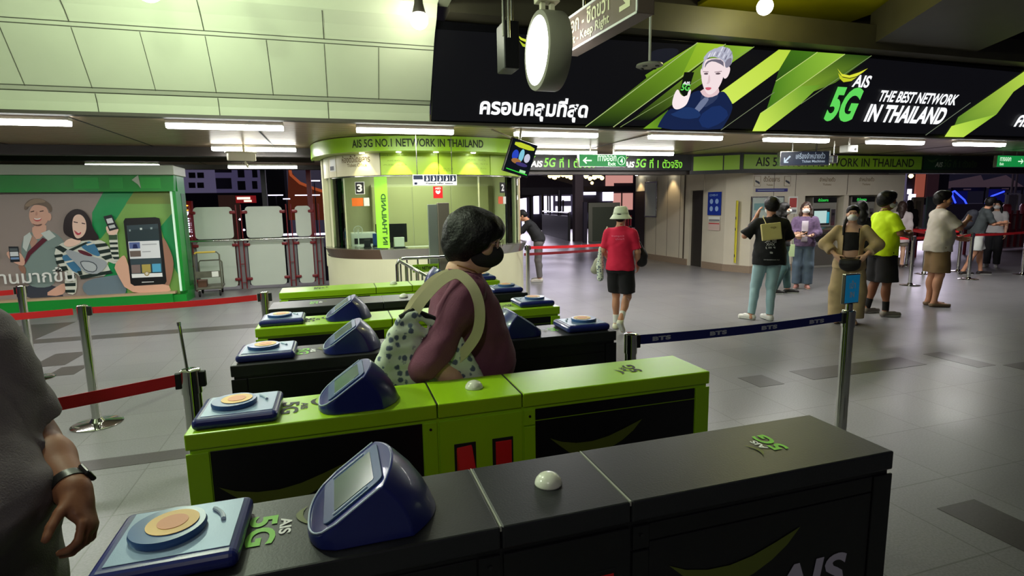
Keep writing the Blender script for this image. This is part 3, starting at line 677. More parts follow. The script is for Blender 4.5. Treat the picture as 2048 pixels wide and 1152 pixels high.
dark_banner('dark banner with glowing network slogan above the exit passage', 3.35, 7.46, 10.6, 2)
dark_banner('dull dark banner with network slogan right of the ticket hall fascia', 13.47, 19.8, 10.0, 3, 'd')
struct(MB().box((3.2, 10.68, 2.2), (7.5, 11.0, ZC-.001)).box((13.46, 10.08, 2.2), (30, 10.4, ZC-.001)), 'trim_11', M_darkbeam)

# ceiling cameras
t = thing('security_camera', 'pale security camera housing hanging left of the booth under the lamps', 'camera', (-1.33, 9.9, 2.36), .35)
MB().box((-.24, -.07, .0), (.16, .07, .13)).box((-.27, -.08, .12), (.18, .08, .14)).build('housing', M_cream, t, bev=.01)
MB().cyl((0, 0, -.01), (.05, 0, -.10), .02).build('bracket', M_cream, t); MB().cyl((.0, 0, .14), (0, 0, .255), .02).build('stem', M_cream, t)
t = thing('projector_box', 'small white box hanging under the ceiling above the yellow shirt', 'camera', (8.52, 7.65, 2.42))
MB().box((-.12, -.08, -.02), (.12, .08, .10)).build('housing', M_white, t, bev=.01); MB().cyl((.0, 0, .10), (0, 0, .2), .015).build('stem', M_steel, t)
mb = MB(); mb.lathe([(.001, 0), (.02, 0), (.022, .01), (.001, .012)], (.07, -.09, .03), 16, 'y'); mb.build('lens', M_dark, t)
t = thing('security_camera', 'silver tilted camera hanging just right of the navy sign', 'camera', (8.28, 7.72, 2.30), -.2)
MB().cyl((0, 0, .3), (0, 0, .06), .012).build('stem', M_steel, t)
MB().box((-.045, -.05, -.08), (.045, .06, .06)).build('housing', M_steel, t, bev=.015)

# hanging television beside the booth
t = thing('television', 'slanted hanging television with dark picture beside the booth canopy', 'television', (2.43, 7.3, 2.22))
t.scale = (1.2, 1.2, 1.2)
a = math.radians(-32); R1 = Matrix.Rotation(math.radians(8), 4, 'Z')@Matrix.Rotation(math.radians(14), 4, 'X')@Matrix.Rotation(math.radians(14), 4, 'Y')
MB().box((-.165, 0, -.19), (.165, .05, .19), R1).build('casing', M_black, t, bev=.006)
def tvf(x, y, k): return R1@Vector((-.155+.31*x, -.002-.0008*k, .18-.36*y))
art('screen', t, tvf, [([(0, 0), (1, 0), (1, 1), (0, 1)], (10, 16, 26)), ([(.1, .04), (.93, .06), (.93, .2), (.1, .2)], (196, 210, 50), 1),
   (oval(.25, .45, .13, .16), (40, 70, 190)), (oval(.5, .42, .10, .2), (130, 200, 220)), (oval(.75, .45, .12, .14), (200, 200, 220)), (oval(.35, .62, .2, .08), (160, 110, 60)), (oval(.6, .68, .25, .06), (60, 50, 110)),
   ([(.05, .9), (.95, .93), (.95, .96), (.05, .93)], (60, 220, 60)), ([(.6, .84), (.85, .84), (.85, .92), (.6, .92)], (170, 230, 170))], attr_mat('tv_picture', 1.0))
MB().tube([(0, .03, .19), (-.28, .2, .332)], .010, 8).cyl((.0, .03, .17), (0.02, .03, .332), .014).build('bracket', M_cream, t)
# ---------------------------------------------------------------- ticket booth
BX, BY = 1.56, 10.3
def sup(a, b, t, e=2.5):
    """point of a rounded-box outline, t angle from -pi (left) over -pi/2 (front) to 0 (right)"""
    c, s = math.cos(t), math.sin(t); return (a*math.copysign(abs(c)**(2/e), c), b*math.copysign(abs(s)**(2/e), s))
def arc(a, b, n=64, t0=-math.pi, t1=0, e=2.5):
    """outline resampled evenly by length"""
    raw = [sup(a, b, t0+(t1-t0)*i/600, e) for i in range(601)]
    L = [0]
    for p, q in zip(raw[:-1], raw[1:]): L.append(L[-1]+math.hypot(q[0]-p[0], q[1]-p[1]))
    xs = np.interp(np.linspace(0, L[-1], n), L, [p[0] for p in raw]); ys = np.interp(np.linspace(0, L[-1], n), L, [p[1] for p in raw])
    return list(zip(xs, ys)), L[-1]
booth = thing('ticket_booth', 'round-fronted cream ticket booth with lime canopy and curved glass', 'booth', (BX, BY, 0))
def wallband(a, b, z0, z1, th, n=64, s0=0, s1=1, a2=None, b2=None, back=0):
    P, _ = arc(a, b, n); Q, _ = arc(a-th, b-th, n)
    i0, i1 = int(s0*(n-1)), int(round(s1*(n-1))); P = P[i0:i1+1]; Q = Q[i0:i1+1]
    if back: P = [(P[0][0], back)]+P+[(P[-1][0], back)]; Q = [(Q[0][0], back)]+Q+[(Q[-1][0], back)]
    mb = MB(); mb.prism(P+Q[::-1], z0, z1); return mb
A, Bd = 1.74, 1.66
M_booth = mat('booth_cream', (206, 205, 172), .35, noise=.03, nscale=3)
# base panels, each its own part
for i in range(9):
    wallband(A, Bd, .02, .80, .05, 91, (i+.015)/9, (i+.985)/9).build('base_panel', M_booth, booth)
wallband(A-.01, Bd-.01, 0, .82, .03, 64, back=1.5).build('base_core', M_dark, booth)
MB().box((-A+.10, -.7, .96), (-A+.13, 0, 2.08)).build('side_wall', M_booth, booth); MB().box((A-.13, -.55, .96), (A-.10, 0, 2.08)).build('side_wall', M_booth, booth)  # first pair: cream inner sheets added to lighten the black side glass
MB().box((-A, 0, 0), (-A+.05, 1.5, 2.5)).build('side_wall', M_booth, booth); MB().box((A-.05, 0, 0), (A, 1.5, 2.5)).build('side_wall', M_booth, booth)
MB().box((-A+.05, 1.40, 0), (A-.05, 1.5, 2.5)).build('rear_wall', M_booth, booth)
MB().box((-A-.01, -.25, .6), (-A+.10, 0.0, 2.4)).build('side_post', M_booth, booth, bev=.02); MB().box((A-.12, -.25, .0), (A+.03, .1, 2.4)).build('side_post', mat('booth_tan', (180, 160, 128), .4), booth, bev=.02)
# steel counter in segments, leaning lip
def counter(s0, s1, m, name='counter_front'):
    P, _ = arc(A+.07, Bd+.07, 91); Q, _ = arc(A+.0, Bd+.0, 91); i0, i1 = int(s0*90), int(s1*90); P = P[i0:i1+1]; Q = Q[i0:i1+1]
    mb = MB(); n = len(P); V = [(x, y, .95) for x, y in P]+[(x, y, .80) for x, y in Q]+[(x*.97, y*.97, .80) for x, y in Q]+[(x*.95, y*.95, .95) for x, y in P]
    F = [(i, i+1, n+i+1, n+i) for i in range(n-1)]+[(n+i, n+i+1, 2*n+i+1, 2*n+i) for i in range(n-1)]+[(3*n+i, 3*n+i+1, i+1, i) for i in range(n-1)]+[(2*n+i, 2*n+i+1, 3*n+i+1, 3*n+i) for i in range(n-1)]
    F += [(0, n, 2*n, 3*n), (n-1, 2*n-1, 3*n-1, 4*n-1)]; mb.add(V, F); return mb.build(name, m, booth)
counter(.12, .335, mat('bronze_steel', (120, 100, 84), .28, .8)); counter(.335, .50, M_steel); counter(.50, .54, MATS['bronze_steel']); counter(.54, .90, M_steel)
wallband(A+.01, Bd+.01, .945, .955, .38).build('counter_top', M_steel, booth)
# glass
M_glass = bpy.data.materials.new('booth_glass'); M_glass.use_nodes = True
nt = M_glass.node_tree; b = nt.nodes['Principled BSDF']; b.inputs['Base Color'].default_value = (.9, 1, .93, 1); b.inputs['Roughness'].default_value = .02
out = nt.nodes['Material Output']; tr = nt.nodes.new('ShaderNodeBsdfTransparent'); gl = nt.nodes.new('ShaderNodeBsdfGlossy'); mx = nt.nodes.new('ShaderNodeMixShader'); fr = nt.nodes.new('ShaderNodeFresnel')
tr.inputs[0].default_value = (.90, .96, .92, 1); gl.inputs['Roughness'].default_value = .02; fr.inputs[0].default_value = 1.22
nt.links.new(fr.outputs[0], mx.inputs[0]); nt.links.new(tr.outputs[0], mx.inputs[1]); nt.links.new(gl.outputs[0], mx.inputs[2]); nt.links.new(mx.outputs[0], out.inputs[0]); nt.nodes.remove(b)
for s0, s1 in ((.03, .20), (.205, .345), (.35, .62), (.625, .80), (.805, .97)):
    wallband(A-.08, Bd-.08, .956, 2.10, .012, 91, s0, s1).build('glass_pane', M_glass, booth)
P, _ = arc(A-.08, Bd-.08, 401)
for s in (.03, .2025, .3475, .6225, .8025, .97):
    x, y = P[int(s*400)]; MB().box((x-.012, y-.012, .956), (x+.012, y+.012, 2.1)).build('mullion', mat('mullion_cream', (170, 178, 140), .3), booth)
P, _ = arc(A-.03, Bd-.03, 401)
def bpt(s, z, out=0.0):
    f = s*400; i = max(0, min(399, int(f))); w = f-i; p, q = P[i], P[i+1]; x = p[0]*(1-w)+q[0]*w; y = p[1]*(1-w)+q[1]*w
    n = Vector((q[1]-p[1], -(q[0]-p[0]), 0)).normalized(); return Vector((x, y, z))+n*out
def spx(px, py, z):          # arc position of the band seen at a place of the photograph
    best = None
    for k in range(0, 401, 1):
        q = Vector((P[k][0]+BX, P[k][1]+BY, z))-Vector(CAM); u = 1024+FPX*q.dot(rgt)/q.dot(fwd)
        if best is None or abs(u-px) < best[0]: best = (abs(u-px), k/400)
        if q.x > 2.0+0: pass
    return best[1]
# header band with individual panels
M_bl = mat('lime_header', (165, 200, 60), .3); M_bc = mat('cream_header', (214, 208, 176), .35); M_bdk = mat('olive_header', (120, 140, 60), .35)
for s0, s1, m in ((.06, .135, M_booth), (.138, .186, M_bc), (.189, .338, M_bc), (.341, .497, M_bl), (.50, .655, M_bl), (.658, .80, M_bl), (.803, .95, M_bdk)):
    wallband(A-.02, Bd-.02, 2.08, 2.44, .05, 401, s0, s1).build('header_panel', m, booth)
wallband(A-.05, Bd-.05, 2.06, 2.085, .04, 64).build('header_rail', M_steel, booth)
wallband(A-.08, Bd-.08, 2.085, 2.45, .02, 64).build('header_core', M_dark, booth)
# canopy
CA, CB = A+.16, Bd+.36
wallband(CA, CB, 2.40, 2.61, .02, 91).build('canopy_fascia', M_bl if False else mat('lime_canopy', (150, 200, 40), .3), booth)
mb = MB(); Pc, _ = arc(CA-.02, CB-.02, 64); mb.prism(Pc, 2.405, 2.43); mb.build('canopy_soffit', mat('soffit_lime', (150, 170, 80), .4), booth)
mb = MB(); mb.prism([(x*.97, y*.97) for x, y in Pc], 2.585, 2.60); mb.build('canopy_top', M_cream, booth)
PC, LC = arc(CA, CB, 801)
def cpt(s, z, out=.003):
    f = max(0, min(.9999, s))*800; i = int(f); w = f-i; p, q = PC[i], PC[i+1]
    n = Vector((q[1]-p[1], -(q[0]-p[0]), 0)).normalized(); return Vector((p[0]*(1-w)+q[0]*w, p[1]*(1-w)+q[1]*w, z))+n*out
def sfind(PP, px, z):
    best = (1e9, 0)
    for k in range(60, len(PP)-60):
        q = Vector((PP[k][0]+BX, PP[k][1]+BY, z))-Vector(CAM); u = 1024+FPX*q.dot(rgt)/q.dot(fwd)
        if abs(u-px) < best[0]: best = (abs(u-px), k/(len(PP)-1))
    return best[1]
s0, s1 = sfind(PC, 704, 2.5), sfind(PC, 966, 2.5)
lettering('lettering', 'AIS 5G NO.1 NETWORK IN THAILAND', booth, (0, 0, 0), (1, 0, 0), (0, 0, 1), 1, 1, mat('ink_olive', (40, 58, 16), .6), bold=.02, fn=lambda a, b: cpt(s0+(s1-s0)*a, 2.455+.115*b))
def band_text(s, pxa, pxb, z0, z1, m, bold=.0):
    a0, a1 = sfind(P, pxa, 2.25), sfind(P, pxb, 2.25)
    lettering('lettering', s, booth, (0, 0, 0), (1, 0, 0), (0, 0, 1), 1, 1, m, bold=bold, fn=lambda a, b: bpt(a0+(a1-a0)*a, z0+(z1-z0)*b, .014))
M_tan = mat('ink_tan', (110, 88, 52), .6)
band_text('ห้องตั๋วโดยสาร', 686, 741, 2.28, 2.39, M_tan, .01); band_text('Ticket Office', 695, 734, 2.215, 2.265, M_tan, .01)
M_fad = mat('ink_faded', (130, 160, 50), .6)
for a_, b_, zz in ((762, 815, 2.36), (775, 800, 2.28), (765, 812, 2.22), (852, 905, 2.16), (856, 900, 2.135), (935, 975, 2.36), (933, 970, 2.30), (936, 974, 2.24), (940, 972, 2.17)):
    band_text('AIS 5G', a_, b_, zz, zz+.018, M_fad)
# little speaker-phone plate on the left panel
s = sfind(P, 665, 2.25); 
def plate(name, pa, pb, z0, z1, m, out=.012, PPf=bpt, parent=booth, n=6):
    a0, a1 = sfind(P, pa, (z0+z1)/2), sfind(P, pb, (z0+z1)/2); mb = MB()
    F_ = [PPf(a0+(a1-a0)*i/n, z0, out) for i in range(n+1)]; G_ = [PPf(a0+(a1-a0)*i/n, z1, out) for i in range(n+1)]
    F2 = [PPf(a0+(a1-a0)*i/n, z0, out-.006) for i in range(n+1)]; G2 = [PPf(a0+(a1-a0)*i/n, z1, out-.006) for i in range(n+1)]
    k = n+1; V = F_+G_+F2+G2
    mb.add(V, [(i, i+1, k+i+1, k+i) for i in range(n)]+[(2*k+i, 3*k+i, 3*k+i+1, 2*k+i+1) for i in range(n)]+[(0, k, 3*k, 2*k), (n, 2*n+1, 4*n+3, 3*n+2)]+[(i, 2*k+i, 2*k+i+1, i+1) for i in range(n)]+[(k+i, k+i+1, 3*k+i+1, 3*k+i) for i in range(n)])
    return mb.build(name, m, parent)
def window_plate(name, pa, pb, z0, z1, m, out=-.03): return plate(name, pa, pb, z0, z1, m, out)
plate('phone_plate', 659, 672, 2.17, 2.36, M_white); plate('phone_symbol', 662, 669, 2.19, 2.25, M_navy, .016)
# number plates, stickers and the hanging strip on the glass
window_plate('number_plate', 707, 727, 1.80, 1.99, M_white, -.03); window_plate('number_plate', 709, 725.5, 1.81, 1.98, M_dark, -.026)
def wtext(s, pxa, pxb, z0, z1, m, bold=.03, out=-.024, flip=False):
    a0, a1 = sfind(P, pxa, (z0+z1)/2), sfind(P, pxb, (z0+z1)/2)
    lettering('lettering', s, booth, (0, 0, 0), (1, 0, 0), (0, 0, 1), 1, 1, m, bold=bold, fn=(lambda a, b: bpt(a0+(a1-a0)*a, z0+(z1-z0)*b, out)))
wtext('3', 712.5, 722, 1.835, 1.955, W255)
window_plate('number_plate', 1003, 1013, 1.80, 1.97, M_dark, -.03); wtext('2', 1004.5, 1010, 1.83, 1.94, W255)
M_or = mat('orange_card', (228, 112, 30), .5)
window_plate('notice_card', 701, 724, 1.62, 1.745, M_or); window_plate('notice_card', 726, 737, 1.62, 1.745, M_white); window_plate('notice_card', 999, 1009, 1.62, 1.74, mat('red_orange', (205, 90, 60), .5)); window_plate('notice_card', 1010, 1015, 1.62, 1.74, M_white)
M_strip = mat('lime_strip', (150, 215, 60), .4, emit=(150, 215, 60), es=.10)
sa, sb = sfind(P, 750, 1.6), sfind(P, 775, 1.6)
window_plate('hanging_strip', 750, 776, .97, 2.085, M_strip, -.035)
lettering('lettering', 'IN THAILAND', booth, (0, 0, 0), (1, 0, 0), (0, 0, 1), 1, 1, mat('ink_green_dark', (40, 90, 30), .6), bold=.03,
          fn=lambda a, b: bpt(sa+(sb-sa)*(.45+.4*b), 1.80-.78*(1-a)*1.0, -.030))
# facility pictogram sign and AED plate under the header
t = thing('pictogram_sign', 'white and navy priority pictogram sign hanging over the booth counter', 'sign', (1.36, 7.9, 1.96), -.02)
MB().box((-.31, 0, -.075), (.31, .02, .075)).build('plate', M_white, t, bev=.004)
MB().box((-.30, -.003, .01), (-.17, 0, .068)).build('text_block', M_navy, t)
for i in range(5):
    MB().box((-.155+i*.092, -.003, -.018), (-.07+i*.092, 0, .068)).build('pictogram', M_navy, t)
    x = -.1125+i*.092
    mb = MB(); mb.add([(p, -.005, q) for p, q in oval(x, .045, .009, .009, 12)]+[(x-.016, -.005, -.01), (x-.004, -.005, .032), (x+.012, -.005, .032), (x+.02, -.005, .0), (x+.008, -.005, .004), (x+.01, -.005, -.01)], [tuple(range(12)), tuple(range(12, 18))]); mb.build('figure', W255, t)
MB().box((-.29, -.003, -.06), (-.25, 0, -.03)).build('arrow_mark', M_navy, t); lettering('lettering', 'Please offer seats', t, (-.13, -.001, -.055), (1, 0, 0), (0, 0, 1), .38, .022, M_navy, .002)
MB().box((-.25, .008, .075), (-.24, .012, .659)).build('hanger', M_steel, t); MB().box((.24, .008, .075), (.25, .012, .659)).build('hanger', M_steel, t)
t = thing('defibrillator_sign', 'small red AED sign with white heart on the booth glass', 'sign', (1.53, 8.66, 1.81))
MB().box((-.072, 0, -.09), (.072, .01, .09)).build('plate', mat('aed_red', (205, 30, 34), .4), t)
lettering('lettering', 'AED', t, (-.045, -.001, .045), (1, 0, 0), (0, 0, 1), .09, .03, W255, .002, .03)
mb = MB(); mb.add([(x, -.003, z) for x, z in chaikin([(0, -.035), (.04, .0), (.035, .03), (.015, .03), (0, .015), (-.015, .03), (-.035, .03), (-.04, 0)], 1)], [tuple(range(16))]); mb.build('heart', W255, t)
# downlights under the canopy
for px in (703, 793, 878, 960):
    s = sfind(PC, px, 2.4); o = cpt(s, 2.398, -.25)
    mb = MB(); mb.lathe([(.001, 0), (.035, 0), (.04, .006), (.001, .008)], o, 20); mb.build('downlight', M_bay, booth)
    light('SPOT', 'downlight_beam', (o.x, o.y, 2.385), 24, (1, .86, .35), .015, aim=(o.x*.985, o.y*.955, 1.9), spot=75, blend=.35, parent=booth)
light('AREA', 'booth_ceiling_light', (0, .2, 2.38), 38, (.93, 1, .70), 1.6, (0, .2, 0), parent=booth)
# inside the booth
def inside(name, label, cat, x, y, z=.955): return thing(name, label, cat, (x, y, z))
t = inside('steel_cupboard', 'cream cupboard with sliding doors against the rear wall inside the booth', 'cupboard', 1.9, 11.5, 0)
MB().box((-1.2, 0, 0), (1.2, .18, 2.05)).build('carcass', M_booth, t)
for x in (-.8, 0, .8): MB().box((x-.39, -.015, .05), (x+.39, -.001, 2.0)).build('door', mat('cupboard_door', (196, 196, 150), .4), t, bev=.004)
t = inside('desk', 'pale desk behind the left window of the booth', 'desk', 1.0, 10.4, 0)
MB().box((-.9, -.3, .80), (.9, .3, .86)).build('top', M_white, t)
for x in (-.85, .85): MB().box((x-.03, -.28, 0), (x+.03, .28, .80)).build('leg', M_dark, t)
t = inside('computer_monitor', 'black monitor on the desk behind the lime strip', 'monitor', .95, 10.35, .86)
MB().box((-.28, 0, .10), (.28, .03, .44)).build('casing', M_black, t, bev=.006); MB().box((-.03, 0, 0), (.03, .03, .1)).box((-.1, -.06, 0), (.1, .08, .012)).build('stand', M_dark, t)
t = inside('printer', 'white and grey office printer on the booth desk', 'printer', .45, 10.42, .86)
MB().box((-.22, -.18, 0), (.22, .18, .30)).build('body', M_white, t, bev=.02); MB().box((-.16, -.19, .10), (.16, -.17, .2)).build('paper_slot', M_dark, t)
t = inside('desk_fan', 'small round desk fan behind window 3', 'fan', .34, 9.62, .957)
mb = MB(); mb.tube([(.07*math.cos(a), 0, .27+.07*math.sin(a)) for a in [2*math.pi*i/24 for i in range(24)]], .006, 6, closed=True)
for k in range(8):
    a = k*math.pi/4; mb.tube([(0, -.01, .27), (.07*math.cos(a), 0, .27+.07*math.sin(a))], .002, 4)
mb.build('guard', M_white, t); MB().cyl((0, .01, 0), (0, .01, .25), .01).lathe([(.001, 0), (.05, 0), (.05, .012), (.001, .02)]).build('stand', M_white, t)
for x, y, w, h, c, lb in ((.05, 9.75, .07, .24, (120, 200, 225), 'pale blue leaflet stand behind the left glass of the booth'), (.46, 9.25, .10, .13, (22, 24, 28), 'black receipt printer behind the booth glass left of the lime strip'),
                          (.62, 9.35, .13, .22, (34, 62, 128), 'blue screen back behind the booth glass beside the lime strip'), (.93, 8.92, .16, .17, (212, 216, 196), 'white flat box on the counter right of the lime strip')):
    t = inside('counter_item', lb, 'stand' if 'stand' in lb else 'printer' if 'printer' in lb else 'screen' if 'screen' in lb else 'box', x, y, .956)
    MB().box((-w/2, -.04, .02), (w/2, .04, h)).build('body', mat('c%d' % int(h*1000), c, .5), t, bev=.006); MB().box((-w/2-.01, -.06, 0), (w/2+.01, .06, .02)).build('foot', M_dark, t)
t = inside('computer_monitor', 'dark monitor inside the booth left of the tall steel stand', 'monitor', 1.75, 9.6, .956)
MB().box((-.2, 0, .10), (.2, .03, .36)).build('casing', M_black, t, bev=.006); MB().box((-.03, 0, 0), (.03, .03, .1)).box((-.08, -.05, 0), (.08, .07, .012)).build('stand', M_dark, t)
# tall steel upright standing before the counter
t = thing('steel_upright', 'tall narrow steel information upright standing in front of the booth', 'stand', (1.33, 7.55, 0))
MB().box((-.145, -.03, 0), (-.02, .03, 1.62)).build('panel', mat('steel_pale', (150, 160, 150), .3, .6), t, bev=.004); MB().box((-.018, -.05, 0), (.14, .05, 1.64)).build('column', mat('steel_warm', (128, 122, 108), .35, .5), t, bev=.006)
# queue rail with lime signs
t = thing('guard_rail', 'polished steel tube guard rail between the booth and the farthest gate', 'rail', (1.0, 7.2, 0))
mb = MB(); mb.tube([(-.28, .1, 0), (-.28, .1, .85), (-.25, .1, .91), (-.2, .1, .93), (.50, .1, .93)], .022, 12); mb.build('top_rail', M_chrome, t, smooth=True)
MB().tube([(-.24, .08, .9), (-.12, -.55, .84), (-.02, -1.1, .80), (-.02, -1.12, 0)], .022, 12).build('side_rail', M_chrome, t, smooth=True)
for k in range(5):
    f = k/5; MB().cyl((-.24+.2*f, .05-1.0*f, .02), (-.24+.2*f, .05-1.0*f, .87-.06*f), .011).build('baluster', M_chrome, t)
for k in range(5): MB().cyl((-.15+.14*k, .1, .02), (-.15+.14*k, .1, .92), .011).build('baluster', M_chrome, t)
t = thing('rail_sign', 'small lime sign with black network words on the guard rail', 'sign', (1.08, 7.22, .80))
MB().box((-.17, 0, -.05), (.17, .01, .05)).build('plate', M_limesign, t); lettering('lettering', 'NO.1 NETWORK', t, (-.16, -.001, -.02), (1, 0, 0), (0, 0, 1), .32, .045, INK, .002, .03)
# ---------------------------------------------------------------- green advertising kiosk
M_kg = mat('kiosk_green', (22, 140, 48), .35, noise=.08, nscale=2); M_kroof = mat('kiosk_roof', (168, 178, 158), .5)
kx = -2.60; KY = 10.98
t = thing('advertising_kiosk', 'long green shop kiosk with framed picture panel of two smiling people', 'kiosk', (-5.5, KY, 0))
def kb(lo, hi): return ((lo[0]+5.5, lo[1]-KY, lo[2]), (hi[0]+5.5, hi[1]-KY, hi[2]))
MB().box(*kb((-8.6, 11.12, .14), (kx, 11.62, 2.20))).build('body', M_kg, t)
mb = MB(); mb.extr([Vector((-3.1, -.03, 1.93)), Vector((-3.1, -.03, 2.20)), Vector((kx+5.5, -.03, 2.20)), Vector((kx+5.5-.02, -.03, 1.93))], (0, .16, 0)); mb.build('header_board', M_kg, t)
MB().box(*kb((-8.6, 10.95, .165), (kx-.16, 11.13, .20))).build('sill', mat('sill_tan', (188, 160, 128), .5), t)
MB().box(*kb((-8.6, 10.93, .0), (kx-.20, 11.15, .165))).box(*kb((kx-.20, 11.0, 0), (kx, 11.62, .14))).build('plinth', M_kg, t)
MB().box(*kb((-8.7, 10.86, 2.20), (kx+.03, 11.66, 2.36))).build('roof_edge', M_kroof, t, bev=.01)
MB().box(*kb((kx-.05, 10.97, .2), (kx, 11.12, 1.93))).build('corner_post', M_kg, t)
MB().box(*kb((kx-.09, 10.985, .2), (kx-.055, 11.01, 1.93))).build('light_strip', mat('strip_pale', (210, 235, 215), .3, emit=(200, 235, 210), es=.35), t)
MB().box(*kb((kx-.001, 11.3, .25), (kx+.006, 11.55, 1.9))).build('side_panel', mat('kiosk_dark_green', (18, 96, 40), .4), t)
for i, (x, w, c) in enumerate(((-4.05, .35, (30, 160, 60)), (-3.1, .3, (40, 158, 56)), (-3.55, .2, (34, 152, 58)))):
    MB().box(*kb((x, 10.945, 1.98), (x+w, 10.951, 2.16))).build('faded_shape', mat('kg%d' % i, c, .4), t)
mb = MB(); mb.extr([Vector((2.28, -.042, 2.12)), Vector((2.38, -.042, 2.2)), Vector((2.40, -.042, 1.98)), Vector((2.36, -.042, 2.05))], (0, .01, 0)); mb.build('pale_flash', M_kroof, t)
PP_ = Vector((0, 11.11, 0)); PN_ = Vector((0, -1, 0))
def c2(x, y): return (x/4.608, 360+y/4.608)
def PK(x, y, k=0): u, v = c2(x, y); return on_plane(u, v, PP_, PN_)+PN_*(.003+.0008*k)-Vector((-5.5, KY, 0))
GR = (150, 136, 130); SKm = (216, 168, 148); SKw = (236, 200, 182); SH = (124, 142, 138); DK = (28, 44, 40); WH = (214, 216, 204); BL = (64, 118, 156)
EM = (28, 150, 84); LG = (126, 172, 84)
